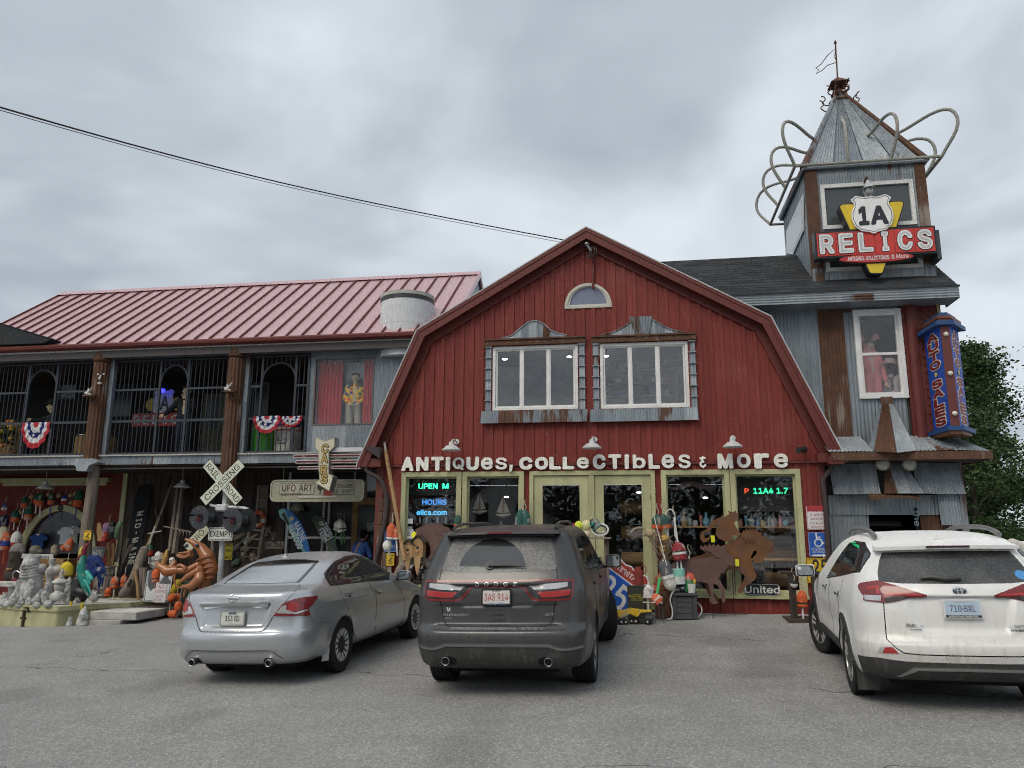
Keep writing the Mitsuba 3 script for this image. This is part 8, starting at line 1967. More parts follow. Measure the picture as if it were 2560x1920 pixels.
for i,u in enumerate(((-15.289,2.604),(-11.392,2.613))):
 kk=gooseneck('porch_lamp',u[0],u[1],3.5,'grey enamel lamp hanging under the balcony, %s'%('above the arched window' if i==0 else 'left of the crossed blades'),'hanging porch lamps',1.15)
 part(kk,'rod',cyl((u[0],3.5,u[1]+.18),(u[0],3.5,zf0-.03),.013,8),'satin',(.3,.3,.3))
 # big trade sign under the balcony
k=thing('trade_sign','cream boxed sign with dark lettering hung under the balcony','sign')
a,b=(-8.551,2.209),(-6.232,2.721)
c=((a[0]+b[0])/2,(a[1]+b[1])/2);w,h=b[0]-a[0],b[1]-a[1]
P=lambda m,dx=0,dz=0:mv(m,(c[0]+dx,2.62,c[1]+dz))
part(k,'cabinet',P(prism(rrect(w,h,.13),0,.2)),'worn',(.36,.355,.27),smooth=30)
part(k,'rim',P(prism(rrect(w,h,.13).difference(rrect(w-.05,h-.05,.11)),-.02,-.001)),'worn',(.42,.42,.34),smooth=30)
for dx,dz,ww_,hh in((-.5,.04,.86,.26),(.62,.04,.58,.27)):
 part(k,'panel',P(prism(sbox(-ww_/2,-hh/2,ww_/2,hh/2),-.006,-.001),dx,dz),'satin',(.40,.40,.32),s=0)
 part(k,'panel_line',P(prism(sbox(-ww_/2,-hh/2,ww_/2,hh/2).difference(sbox(-ww_/2+.008,-hh/2+.008,ww_/2-.008,hh/2-.008)),-.009,-.0065),dx,dz),'satin',(.06,.05,.04),s=0)
for s,hh,dx,dz,col,ww_ in(('UFO',.15,-.70,.065,(.12,.07,.05),.34),('ART',.15,-.28,.065,(.10,.07,.05),.34),('ALIEN-RECORDS',.055,-.62,-.075,(.12,.10,.08),.55),('DINOSAURS',.085,.56,.105,(.05,.05,.04),.64),('BIG \u00b7 FOOT',.085,.63,-.02,(.05,.05,.04),.52)):
 part(k,'lettering',P(mv(text(s,hh,.003,True,w=ww_),(dx,-.009,dz))),'satin',col,s=0)
for dx,r in((.08,.075),(.18,.055)):
 part(k,'painted_tree',P(cat(prism(Point(0,.05).buffer(r),-.006,-.001),prism(sbox(-.012,-.12,.012,.0),-.006,-.001)),dx,.03),'satin',(.03,.035,.025),s=0)
part(k,'painted_barn',P(prism(Polygon([(-.1,-.07),(.1,-.07),(.1,.02),(.06,.06),(0,.08),(-.06,.06),(-.1,.02)]),-.008,-.001),.28,-.05),'satin',(.28,.04,.03),s=0)
part(k,'tube_light',P(prism(rrect(.92,.045,.01),-.02,-.001),.02,-.145),'satin',(.50,.50,.42),s=0)
part(k,'hanger',cat(*[cyl((c[0]+dx,2.72,c[1]+h/2-.01),(c[0]+dx,2.72,zf0),.012,6)for dx in(-.9,.9)]),'metal',(.2,.2,.2))
kk=thing('fan_hood','grey metal hood under the balcony right of the cream sign','hood')
part(kk,'hood',prism(Polygon([(-6.111,2.842),(-5.863,2.826),(-5.851,2.462),(-6.088,2.428)]),2.4,2.8),'satin',(.12,.13,.14),s=0)
# arrow sign
ya=1.75
k=thing('arrow_sign','cream arrow sign with gold letters and maroon wings pointing down','sign')
arr=[(-7.124,3.608),(-6.91,3.526),(-6.667,3.601),(-6.649,3.395),(-6.71,3.277),(-6.706,2.779),(-6.769,2.403),(-7.063,2.568),(-7.004,2.782),(-7.026,3.292),(-7.123,3.374)]
arr=[(-7.124,3.608),(-6.895,3.519),(-6.668,3.605),(-6.654,3.39),(-6.785,3.26),(-6.759,2.78),(-6.651,2.729),(-6.728,2.399),(-7.072,2.591),(-6.973,2.658),(-7.041,3.293),(-7.118,3.374)]
ag=Polygon(arr)
part(k,'body',prism(ag,ya,ya+.26),'satin',(.30,.31,.32),s=0)
part(k,'face',prism(ag.buffer(-.012),ya-.008,ya-.001),'satin',(.60,.58,.44),s=0)
part(k,'edge',prism(ag.difference(ag.buffer(-.012)),ya-.016,ya-.0005),'worn',(.45,.42,.30),s=0)
for ch,v,hh in zip('CARS',(1190,1290,1400,1490),(.19,.19,.19,.20)):
 p=(-6.877,3.346);z=p[1]-(v-1190)/3.95/112.0
 x=p[0]+.02*(ch=='S')
 g=fit(glyph(ch),x-.075,x+.075,z-hh/2,z+hh/2)
 part(k,'letter_edge',prism(g.buffer(.016).simplify(.003),ya-.013,ya-.0085),'satin',(.05,.04,.03),s=0)
 part(k,'letter',prism(g.simplify(.003),ya-.018,ya-.0135),'satin',(.52,.36,.10),s=0)
for i,(u0,u1,v0,v1)in enumerate(((1322,2035,1243,1292),(1350,2015,1300,1348),(1375,1990,1358,1405))):
 a,b=(-7.679,3.14),(-5.967,3.232)
 a,b=(a[0]+(u0-1322)/3.95/110,a[1]-(v1-1292)/3.95/110),(b[0]+(u1-2035)/3.95/110,b[1]-(v0-1243)/3.95/110)
 g=sbox(a[0]+.06,a[1]+.012,b[0],b[1]-.005).union(Point(a[0]+.06,(a[1]+b[1])/2).buffer((b[1]-a[1])/2-.008))
 part(k,'wing',prism(g,ya+.05,ya+.21),'satin',(.52,.52,.50),s=0)
 part(k,'wing_face',prism(g.buffer(-.018),ya+.042,ya+.049),'worn',(.13,.022,.03),s=0)
wt=(-6.748,3.38),(-5.916,3.278)
part(k,'top_cap',prism(Polygon([(-6.747,3.374),(-6.051,3.371),(-5.914,3.285),(-6.79,3.273)]),ya+.06,ya+.3),'satin',(.62,.63,.65),s=0)
part(k,'mount',cat(*[cyl((wt[0][0]+dx,ya+.2,wt[0][1]-.2),(wt[0][0]+dx,2.5,wt[0][1]-.1),.025,8)for dx in(.1,.7)]),'metal',(.2,.2,.2))
# carved pillar, downpipe, pole and the corner of the barn
cx0,cx1=(-4.98,1.7)[0],(-4.652,1.7)[0]
k=thing('tin_cladding','rusty embossed tin tiles on the left corner of the barn','cladding')
for i in range(9):
 for j in range(3):
  z=-.15+i*.255
  g=noise if False else None
  part(k,'tile',cbx(cx0+(cx1-cx0)*j/3+.004,cx0+(cx1-cx0)*(j+1)/3-.004,-.055-.006*((i+j)%2),-.018,z,z+.248,.008),'rusted_steel',s=0)
k=thing('downpipe','dark brown downpipe on the left corner of the barn','pipe')
gx_=(-4.757,2.214)[0]-.12
gx_=(-4.86,1.932)[0]
part(k,'pipe',tube(spline([(-5.20,-.18,2.78),(-5.20,-.18,2.68),(gx_-.08,-.13,2.52),(gx_,-.12,2.40),(gx_,-.12,1.4),(gx_,-.12,.1)],30),.045,10),'satin',(.05,.035,.033))
part(k,'hopper',prism(Polygon([(-5.209,3.127),(-4.879,3.103),(-4.881,2.886),(-5.08,3.007)]),-.33,-.18),'satin',(.04,.03,.03),s=0)
po=(-4.829,-0.15,3.054),(-4.145,-0.9,0.977)
k=thing('boat_pole','long varnished boat pole leaning on the barn corner','pole')
tp=np.array((-4.874,-0.1,3.221))
part(k,'shaft',tube([po[0],po[1]],.038,10),'wood_tan',uv=(0,.9));part(k,'tip',tube([tp,po[0]],.022,8),'satin',(.4,.38,.36))
sign('blue sign half hidden behind the red buoys on the barn corner',(-4.81,1.119),(-4.556,1.53),-.09,(.02,.10,.36),[('RT',.05,.06,-.1,(.5,.5,.5),True,None)],r=.03,border=((.5,.5,.5),.01,.006))
sign('small yellow warning sign low on the barn corner',(-4.751,0.862),(-4.598,1.095),-.09,(.62,.42,.02),[('CAUTION',.022,0,.075,BK,True,.10),('SLIPPERY',.02,0,-.05,BK,True,.10),('WHEN WET',.02,0,-.08,BK,True,.10)],r=.012,extra=[('figure',affinity.scale(FALL,.75,.75,origin=(0,0)),BK)])
rb_='faded orange buoys hung on the barn corner'
for i,(t,b)in enumerate([((-4.623,1.661),(-4.642,1.351)),((-4.544,1.57),(-4.524,1.351))]):
 buoy('faded orange and white buoy, %s of the two on the barn corner'%('left and upper' if i==0 else 'right and lower'),t,b,-.22,.085 if i==0 else.065,[(.85,(.50,.11,.05)),(1,WH)],dn=.3,group=rb_)
solo('float',ball(q((-4.659,1.243),-.35),.085,3,(1,1,1.1)),'worn','round white float hung at the barn corner','float',(.62,.62,.55),True)
kk=thing('closed_sign','small black sign hung by a string in the open orange door','sign')
a,b=(-6.598,1.545),(-6.34,1.799)
c=((a[0]+b[0])/2,(a[1]+b[1])/2)
part(kk,'board',mv(prism(rrect(b[0]-a[0],b[1]-a[1],.01),0,.012),(c[0],3.9,c[1]),0,0,-.1),'satin',BK,s=0)
for s,hh,dz,ww_ in(('SORRY WE\u2019RE',.035,.07,.22),('CLOSED',.06,.0,.22),('BUT STILL',.03,-.075,.2)):part(kk,'lettering',mv(mv(text(s,hh,.002,True,w=ww_),(0,0,dz)),(c[0],3.898,c[1]),0,0,-.1),'satin',(.5,.5,.46),s=0)
part(kk,'string',tube([(a[0]+.03,3.9,b[1]-.01),(c[0]+.05,3.9,b[1]+.2),(b[0]-.03,3.9,b[1])],.005,4),'satin',(.4,.4,.4))
# ================================================================ figures
def figure(name,label,cat_,loc,rz,h,shirt_c,leg_c,skin,hair_c,arms=None,lean=0.0,sit=False,dress=None,hat=None,hood=None,beard=False,edge=0.028):
 """a standing (or sitting) figure facing -y before the turn rz; arms = ((elbow, wrist) left, right) offsets"""
 s=h/1.75
 k=thing(name,label,cat_)
 c,sn=math.cos(lean),math.sin(lean)
 piv=np.array([0,0,.98])
 def up2(p):
  p=np.asarray(p,float)
  if p[2]>.99:p=piv+np.array([p[0],(p[1])*c-(p[2]-.98)*sn,(p[1])*sn+(p[2]-.98)*c])
  return p
 W=lambda p:np.array([loc[0]+s*(p[0]*math.cos(rz)-p[1]*math.sin(rz)),loc[1]+s*(p[0]*math.sin(rz)+p[1]*math.cos(rz)),loc[2]+s*p[2]])
 U=lambda p:W(up2(p))
 arms=arms or(((-.26,.03,1.14),(-.25,-.08,.88)),((.26,.03,1.14),(.25,-.08,.88)))
 kn=[(-.10,-.46,.60),(.10,-.46,.60)]if sit else[(-.10,-.02,.50),(.10,-.02,.50)]
 an=[(-.10,-.46,.10),(.10,-.46,.10)]if sit else[(-.11,.02,.08),(.11,.02,.08)]
 hp=[(-.09,0,.93),(.09,0,.93)]if not sit else[(-.09,0,.62),(.09,0,.62)]
 off=np.array([0,0,-.31 if sit else 0])
 V=lambda p:W(up2(p)+off)
 sh=[(-.17,0,1.40),(.17,0,1.40)]
 sk=[((V((0,0,1.0)),.10*s),(V((0,.01,1.25)),.12*s)),((V((0,.01,1.25)),.12*s),(V((0,.02,1.42)),.07*s)),((V((0,.02,1.42)),.055*s),(V((0,.0,1.56)),.052*s)),((V((0,-.01,1.66)),.092*s),(V((0,-.02,1.60)),.075*s)),((V((0,-.03,1.58)),.055*s),(V((0,-.055,1.55)),.035*s)),((V((0,-.10,1.645)),.012*s),(V((0,-.115,1.615)),.017*s))]
 for i in(0,1):
  e,w=arms[i]
  sk+=[((V(sh[i]),.055*s),(V(e),.042*s)),((V(e),.042*s),(V(w),.028*s)),((W(hp[i]),.08*s),(W(kn[i]),.055*s)),((W(kn[i]),.055*s),(W(an[i]),.04*s)),((W(an[i]),.04*s),(W(np.array(an[i])+[0,-.12,-.04]),.035*s))]
  d=np.asarray(w,float)-e;d/=np.linalg.norm(d);sd=np.array([d[2],0,-d[0]])if abs(d[1])<.9 else np.array([1,0,0]);sd/=np.linalg.norm(sd)+1e-9
  pm=np.asarray(w)+d*.06
  sk.append(((V(w),.026*s),(V(pm),.034*s)))
  for j,(o,l)in enumerate(((-.030,.062),(-.010,.075),(.010,.072),(.030,.055))):
   sk.append(((V(pm+sd*o),.0105*s),(V(pm+d*l+sd*o*1.25+[0,-.018,0]),.008*s)))
  sk.append(((V(np.asarray(w)+d*.02-sd*.03*(1 if i else-1)),.012*s),(V(pm-sd*.055*(1 if i else-1)+d*.01),.010*s)))
  part(k,'ear',ball(V((.088*(1 if i else-1),.0,1.635)),.022*s,1),'matte',skin,True)
 part(k,'body',blob(sk,edge,3),'matte',skin,True)
 g=.016*s
 st=[((V((-.06,.01,1.02)),.10*s+g),(V((-.09,.01,1.28)),.105*s+g)),((V((.06,.01,1.02)),.10*s+g),(V((.09,.01,1.28)),.105*s+g)),((V((-.09,.01,1.28)),.10*s+g),(V((-.14,.01,1.40)),.055*s+g)),((V((.09,.01,1.28)),.10*s+g),(V((.14,.01,1.40)),.055*s+g)),((V((0,.02,1.40)),.06*s+g),(V((0,.015,1.46)),.05*s+g)),((V((-.1,.01,1.25)),.10*s+g),(V((.1,.01,1.25)),.10*s+g)),((V((-.06,0,1.0)),.10*s+g),(V((.06,0,1.0)),.10*s+g))]
 for i in(0,1):
  e,w=arms[i];w2=np.asarray(e)+(np.asarray(w)-e)*.9
  st+=[((V(sh[i]),.058*s+g),(V(e),.05*s+g)),((V(e),.05*s+g),(V(w2),.036*s+g))]
 part(k,'shirt',blob(st,edge,3),shirt_c[1]if isinstance(shirt_c[1],str)else 'matte',shirt_c[0]if isinstance(shirt_c[1],str)else shirt_c,True)
 if dress:
  part(k,'skirt',blob([((W((0,0,1.02)),.13*s),(W((0,0,.70)),.24*s)),((W((0,0,.70)),.24*s),(W((0,0,.35)),.34*s))],edge,3),'matte',dress,True)
 else:
  tr=[((W(np.array(hp[0])+[0,0,.06]),.10*s+g),(W(np.array(hp[1])+[0,0,.06]),.10*s+g))]
  for i in(0,1):tr+=[((W(hp[i]),.095*s+g),(W(kn[i]),.065*s+g)),((W(kn[i]),.065*s+g),(W(an[i]),.055*s+g))]
  part(k,'trousers',blob(tr,edge,3),'matte',leg_c,True)
 for i in(0,1):part(k,'shoe',blob([((W(np.array(an[i])+[0,.03,-.04]),.045*s),(W(np.array(an[i])+[0,-.14,-.045]),.038*s))],edge,2),'satin',BK,True)
 for i in(-1,1):part(k,'eye',ball(V((.032*i,-.088,1.648)),.012*s,1),'gloss',(.03,.025,.02),True)
 part(k,'mouth',ball(V((0,-.098,1.578)),.02*s,1,(1,.4,.35)),'matte',(.30,.10,.09),True)
 if hair_c:part(k,'hair',blob([((V((0,.02,1.69)),.10*s),(V((0,.05,1.62)),.085*s)),((V((-.05,-.035,1.725)),.05*s),(V((.05,-.035,1.725)),.05*s))]+([((V((-.08,.03,1.62)),.05*s),(V((-.13,.02,1.36)),.06*s)),((V((.08,.03,1.62)),.05*s),(V((.13,.02,1.36)),.06*s))]if beard=='long' else[]),edge,2),'matte',hair_c,True)
 if hood:part(k,'hood',blob([((V((0,.04,1.68)),.125*s),(V((0,.04,1.56)),.12*s)),((V((-.06,.02,1.50)),.10*s),(V((.06,.02,1.50)),.10*s))],edge,3),'matte',hood,True)
 if hood:
  for i in(-1,1):part(k,'hood_ear',blob([((V((.08*i,.03,1.76)),.045*s),(V((.17*i,.03,1.87)),.06*s)),((V((.17*i,.03,1.87)),.06*s),(V((.22*i,.03,1.84)),.03*s))],edge,2),'matte',hood,True)
 if hat:part(k,'hat',cat(lathe([(0,.0),(.11,.0),(.20*hat[1],-.01),(.205*hat[1],.0),(.115,.02),(.105,.10),(.05,.13),(0,.132)],20,V((0,0,1.71)))),'matte',hat[0],40)
 return k
def f_stripe(p,n,uv):
 w=dr.abs(dr.sin(p.x*95.0))
 return mix((0.015,0.06,0.24),(0.05,0.14,0.38),smoothstep(0.55,0.9,w))
scene['striped_cloth']=pri(mikit.proc(f_stripe),0.9)
def f_dots(p,n,uv):
 d1,d2,r=voronoi(p.x*9,p.z*9)
 dot=smoothstep(0.36,0.33,d1)
 c=mix((0.50,0.06,0.02),(0.04,0.05,0.20),smoothstep(0.62,0.64,r))
 c=mix(c,mi.Color3f(0.06,0.10,0.03),smoothstep(0.34,0.32,r))
 return mix((0.55,0.36,0.03),c,dot)
scene['dotted_cloth']=pri(mikit.proc(f_dots),0.9)
mp_=(-6.67,1.592)
figure('person','man in a blue striped shirt bending at the open orange door','person',(mp_[0]-.10,3.75,deckz),2.75,1.74,((.02,.08,.28),'striped_cloth'),(.03,.035,.05),(.36,.21,.15),(.012,.011,.011),arms=(((-.25,-.16,1.17),(-.14,-.36,1.12)),((.25,-.16,1.17),(.14,-.36,1.12))),lean=.38)
b_=(4.54,4.574)
zt_b=(4.584,5.244)[1]
figure('mannequin','mannequin in a pink rabbit eared suit in the tall window','mannequin',(b_[0],.85,zt_b-1.82*.93),0.12,1.63,(.55,.20,.22),(.55,.20,.22),(.48,.33,.26),(.03,.02,.015),hood=(.60,.25,.27))
d_=(4.923,4.769)
figure('mannequin','mannequin in a white dress and wide pink hat in the tall window','mannequin',(d_[0],.95,(4.91,4.846)[1]-1.84*.86),-.2,1.5,(.50,.48,.50),(.5,.5,.5),(.14,.11,.10),None,dress=(.52,.50,.52),hat=((.55,.42,.42),1.25))
c_=(-6.651,4.674)
figure('mannequin','mannequin with long brown hair in a spotted yellow smock between the curtains','mannequin',(c_[0],2.84,(-6.657,5.325)[1]-1.80),.25,1.76,((.5,.35,.03),'dotted_cloth'),(.32,.30,.26),(.50,.40,.24),(.05,.025,.022),arms=(((-.24,0,1.16),(-.12,-.16,1.02)),((.24,0,1.16),(.12,-.16,1.02))),beard='long')
m_=(-15.158,4.754)
figure('mannequin','mannequin in a dark coat sitting on the balcony with one hand raised','mannequin',(m_[0]+.12,3.1,zf1+.02),-.75,1.80,(.018,.02,.024),(.015,.016,.02),(.48,.40,.26),(.03,.025,.02),arms=(((-.40,-.15,1.32),(-.58,-.34,1.33)),((.24,.05,1.14),(.2,-.12,.95))),sit=True,hat=((.015,.016,.018),.8))
solo('stool',cyl((m_[0]+.12,3.12,zf1),(m_[0]+.12,3.12,zf1+.55),.17,14),'wood_dark','dark stool under the seated balcony mannequin','stool',None,30,(0,.3))
m_=(-11.257,4.654)
figure('mannequin','mannequin in a dark jacket and pale shirt leaning on the balcony rail','mannequin',(m_[0]+.05,3.05,zf1+.02),.2,1.78,(.02,.022,.026),(.02,.026,.04),(.48,.40,.26),(.03,.025,.02),arms=(((-.33,-.08,1.17),(-.42,-.22,1.02)),((.24,-.10,1.2),(.08,-.22,1.42))))
# balcony furniture
def cask(label,p,y,h,r,bands,mat='satin',z=None):
 k=thing('cask',label,'barrel')
 z0=zf1 if z is None else z
 t0=0
 for t1,col in bands:
  ts=np.linspace(t0,t1,5)
  part(k,'band',lathe([(0,h*t0+.001)]+[(r*(.93+.07*math.sin(math.pi*t)),h*t)for t in ts]+[(0,h*t1)],28,(p[0],y,z0)),mat,col,40)
  t0=t1
 for t in(.03,.97):part(k,'hoop',tube([(p[0]+r*.955*math.cos(a),y+r*.955*math.sin(a),z0+h*t)for a in np.linspace(0,6.2832,33)[:-1]],.016,6,closed=True),'metal',(.35,.34,.3))
 return k
cask('bright green drum with a pale stripe on the balcony',(-9.023,3.621),3.0,.86,.30,[(.10,(.03,.16,.02)),(.74,(.05,.26,.03)),(.78,(.4,.45,.35)),(1,(.05,.26,.03))])
kd=cask('white drum with red bands and a starry blue top on the balcony',(-8.371,3.611),3.0,.90,.33,[(.10,(.28,.06,.06)),(.66,(.46,.45,.40)),(.70,(.35,.06,.07)),(.76,(.46,.45,.40)),(.80,(.35,.06,.07)),(1,(.02,.03,.12))])
px_=(-8.371,3.611)[0]
for i in range(5):
 a=-math.pi/2+(i-2)*.42
 star=Polygon([(.03*(1 if j%2==0 else.42)*math.sin(j*math.pi/5),.03*(1 if j%2==0 else.42)*math.cos(j*math.pi/5))for j in range(10)])
 part(kd,'star',mv(prism(star,-.006,0),(px_+.315*math.cos(a),3.0+.315*math.sin(a),zf1+.81),a+math.pi/2),'satin',(.55,.55,.5),s=0)
part(kd,'lettering',cat(at(text('SLATTE',.07,.003,True,w=.26),px_,3.0-.327,zf1+.38),at(text('HOME',.06,.003,True,w=.2),px_,3.0-.327,zf1+.29)),'satin',(.06,.07,.12),s=0)
for i,(u,lab)in enumerate((((-16.623,4.529),'tan barrel at the left end of the balcony'),((-16.392,4.598),'brown barrel behind the seated mannequin'),((-13.977,3.673),'tan barrel left of the first rusty column'),((-13.334,3.749),'small tan cask right of the first rusty column'),((-9.717,3.885),'tan cask left of the green drum'))):
 cask(lab,u,3.6 if i<2 else 3.1,1.05 if i<2 else.62,.28 if i<2 else.22,[(1,(.26,.17,.08))],'matte')
def bunting(label,a,b,drop,y,n=7):
 k=thing('bunting',label,'bunting')
 A,Bp=np.array(a),np.array(b)
 cols=[(.42,.035,.05),(.60,.60,.62),(.02,.03,.14),(.60,.60,.62),(.42,.035,.05)]
 th=np.linspace(0,math.pi,41)
 for i in range(5):
  r0,r1=1-i*.2,1-(i+1)*.2
  v,f=[],[]
  for t in th:
   w=.03*math.sin(t*14)
   for r in(r0,max(r1,.02)):
    v.append(((A[0]+Bp[0])/2-(Bp[0]-A[0])/2*r*math.cos(t),y+w*r-.02,(A[1]+Bp[1])/2-drop*r*math.sin(t)))
  for j in range(40):f+=[[2*j,2*j+1,2*j+3],[2*j,2*j+3,2*j+2]]
  m=tm(v,f)
  part(k,'stripe',cat(m,tm(np.array(v)+[0,.006,0],np.array(f)[:,::-1])),'matte',cols[i],True)
 for i in range(3):
  t=math.pi*(.25+.25*i);r=.5
  star=Polygon([(.045*(1 if j%2==0 else.42)*math.sin(j*math.pi/5),.045*(1 if j%2==0 else.42)*math.cos(j*math.pi/5))for j in range(10)])
  part(k,'star',prism(affinity.translate(star,(A[0]+Bp[0])/2-(Bp[0]-A[0])/2*r*math.cos(t),(A[1]+Bp[1])/2-drop*r*math.sin(t)),y-.065,y-.055),'matte',(.6,.6,.62),False)
bunting('striped fan bunting hung on the left balcony bay',(-15.262,4.187),(-14.46,4.196),.66,2.45)
bunting('striped fan bunting hung over the green drum',(-9.027,4.25),(-8.326,4.211),.42,2.45)
bunting('small striped bunting over the white drum',(-8.356,4.201),(-7.782,4.234),.26,2.46)
k=thing('flower_bush','heap of yellow and orange flowers at the left end of the balcony','flowers')
f0=(-16.088,3.979)
part(k,'stems',leaf_cloud([((f0[0],2.9,f0[1]),(.35,.2,.36))],2500,.05,0,5),'matte',(.04,.05,.02),False)
for i,c in enumerate(((.5,.36,.03),(.48,.16,.03),(.42,.25,.05))):part(k,'blooms',cat(*[ball((f0[0]+g_.uniform(-.32,.32),2.72+g_.uniform(-.05,.05),f0[1]+g_.uniform(-.36,.3)),g_.uniform(.04,.07),1)for _ in range(7)]),'matte',c,True)
labels[k+'__stems']={'kind':'stuff'}
for kk in[q for q in scene if q.startswith(k+'__blooms')]:labels.setdefault(kk,{})['kind']='stuff'
# copy of the shop sign on the balcony with its blue lamp
yb_=3.6
s_c=(-12.211,4.826)
k=thing('balcony_sign','second shield and red letter sign standing inside the balcony cage','sign')
part(k,'shield',prism(affinity.translate(affinity.scale(SHP,.60,.72,origin=(0,0)),s_c[0],s_c[1]),yb_,yb_+.04),'satin',(.42,.43,.46),s=0)
part(k,'numeral',prism(fit(glyph('A'),s_c[0]-.08,s_c[0]+.18,s_c[1]-.18,s_c[1]+.2),yb_-.006,yb_-.001),'satin',(.04,.045,.05),s=0)
for sx_ in(-.36,.36):part(k,'wing',prism(Point(s_c[0]+sx_,s_c[1]-.02).buffer(.17),yb_+.05,yb_+.09),'satin',(.42,.31,.03),s=0)
r0_,r1_=(-13.046,4.215),(-11.882,4.563)
part(k,'panel',bx(r0_[0],r1_[0]+.35,yb_-.02,yb_+.08,r0_[1],r1_[1]),'satin',(.30,.03,.025),s=0)
for i,ch in enumerate('RELIC'):
 x=r0_[0]+.14+i*.27
 part(k,'letter',prism(fit(glyph(ch),x-(.05 if ch=='I' else.09),x+(.05 if ch=='I' else.09),r0_[1]+.05,r1_[1]-.05),yb_-.028,yb_-.021),'satin',(.42,.42,.43),s=0)
def glow(key,c):
 scene[key]['emitter']={'type':'area','radiance':rgb(c)}
bl=(-12.112,5.12)
k=thing('blue_lamp','small glowing blue lamp above the balcony shield','lamp')
glow(part(k,'globe',ball((bl[0],3.4,bl[1]),.055,2),'gloss',(.02,.02,.4),True),(.03,.03,1.6))
part(k,'cap',lathe([(0,.08),(.07,.06),(.09,.0),(0,.0)],14,(bl[0],3.42,bl[1]+.055)),'satin',BK)
# doves on scroll brackets, a face on the first column
for i,(u,v_)in enumerate((((-13.198,4.817),1),((-9.521,4.829),1))):
 k=thing('dove_figure','white dove with raised wings on a bracket of the %s rusty column'%('left' if i==0 else 'right'),'figurine')
 x,z=u
 part(k,'bird',blob([((np.array([x,2.05,z]),.05),(np.array([x-.06,2.05,z+.01]),.04)),((np.array([x,2.05,z]),.045),(np.array([x+.06,2.05,z-.03]),.025)),((np.array([x+.01,2.03,z+.02]),.03),(np.array([x+.11,2.02,z+.15]),.012)),((np.array([x-.02,2.07,z+.03]),.03),(np.array([x-.05,2.1,z+.14]),.012))],.014,2),'matte',(.50,.50,.46),True)
 part(k,'shelf',cat(bx(x-.09,x+.22,1.96,2.15,z-.075,z-.055),tube(spline([(x+.2,2.1,z-.08),(x+.06,2.1,z-.12),(x+.1,2.1,z-.22),(x+.19,2.12,z-.2),(x+.17,2.12,z-.13)],14),.012,6)),'rusted_steel')
fa=(-13.004,5.22)
k=thing('face_mask','white eyes nose and mouth fixed on the left rusty column','mask')
for dx,dz,m in((-.075,.10,None),(.075,.10,None)):part(k,'eye',ball((fa[0]+dx,2.17,fa[1]+dz),.034,2,(1,.6,.6)),'matte',(.6,.6,.57),True)
part(k,'nose',blob([((np.array([fa[0],2.17,fa[1]+.07]),.014),(np.array([fa[0],2.13,fa[1]-.02]),.030))],.012,2),'matte',(.6,.6,.57),True)
part(k,'mouth',blob([((np.array([fa[0]-.05,2.16,fa[1]-.13]),.012),(np.array([fa[0],2.14,fa[1]-.125]),.028)),((np.array([fa[0]+.05,2.16,fa[1]-.13]),.012),(np.array([fa[0],2.14,fa[1]-.14]),.026))],.012,2),'matte',(.6,.6,.57),True)
# ================================================================ behind the barn glass
LED=(.02,.75,.28)
def led(label,a,b,y,rows):
 k=thing('led_sign',label,'sign')
 part(k,'case',bx(a[0],b[0],y,y+.06,a[1],b[1]),'satin',(.03,.03,.032),s=0)
 for s,h,dx,dz,w,c in rows:
  key=part(k,'lettering',at(text(s,h,.002,True,w=w),(a[0]+b[0])/2+dx,y-.003,(a[1]+b[1])/2+dz),'satin',(.02,.1,.05),s=0)
  glow(key,c)
a,b=(-4.556,2.226),(-3.523,2.588)
led('black board with bright green lit letters in the leftmost shop window',a,b,.5,[('UPEN  M',.10,.02,.0,.62,LED)])
a,b=(-4.443,2.01),(-3.541,2.169)
led('dark board with dim blue lit letters below the green one',a,b,.5,[('HOURS',.10,.0,.0,.50,(.02,.10,.30))])
a,b=(-4.452,1.806),(-3.511,1.966)
led('dark board with a dim blue lit web address at the window foot',a,b,.5,[('elics.com',.095,-.06,.0,.62,(.03,.18,.34))])
a,b=(1.832,2.141),(2.925,2.469)
led('black board with green and red lit letters in the rightmost shop window',a,b,.5,[('11A4 1.7',.10,.10,-.02,.62,LED),('P',.09,-.33,-.02,.08,(.5,.05,.02))])
cz=(-4.152,1.67)[1]
k=thing('window_shelf','dark shelf behind the leftmost shop window','shelf')
part(k,'plank',bx((-4.624,1.669)[0],(-3.506,1.671)[0],.5,.8,cz-.03,cz),'wood_dark',s=0,uv=(1,.3))
for i,u in enumerate((330,395,502,582)):
 x=(-4.31,1.734)[0]+(u-330)/3.687/127
 solo('can',lathe([(0,0),(.030,0),(.034,.012),(.034,.135),(.028,.15),(0,.15)],16,(x,.6,cz)),'metal','silver can on the dark window shelf, %s from the left'%('first','second','third','fourth')[i],'can',(.55,.56,.60))
def boat(label,c,y,s):
 k=thing('model_boat',label,'model boat')
 P=lambda pts:[(c[0]+s*a,c[1]+s*b)for a,b in pts]
 part(k,'hull',blob([((np.array([c[0]-.2*s,y,c[1]]),.03*s),(np.array([c[0],y,c[1]-.03*s]),.07*s)),((np.array([c[0],y,c[1]-.03*s]),.07*s),(np.array([c[0]+.24*s,y,c[1]+.02*s]),.025*s))],.02,2),'satin',(.22,.22,.2),True)
 part(k,'mast',cyl((c[0],y,c[1]),(c[0]+.01,y,c[1]+.62*s),.008,6),'wood_tan',uv=(0,.4))
 part(k,'sail',cat(prism(Polygon(P([(-.02,.06),(-.22,.08),(-.02,.58)])),y,y+.004),prism(Polygon(P([(.03,.06),(.2,.09),(.03,.5)])),y,y+.004)),'matte',(.30,.29,.26),False)
boat('grey model sailing boat left in the second shop window',(-3.071,1.902),.5,.62)
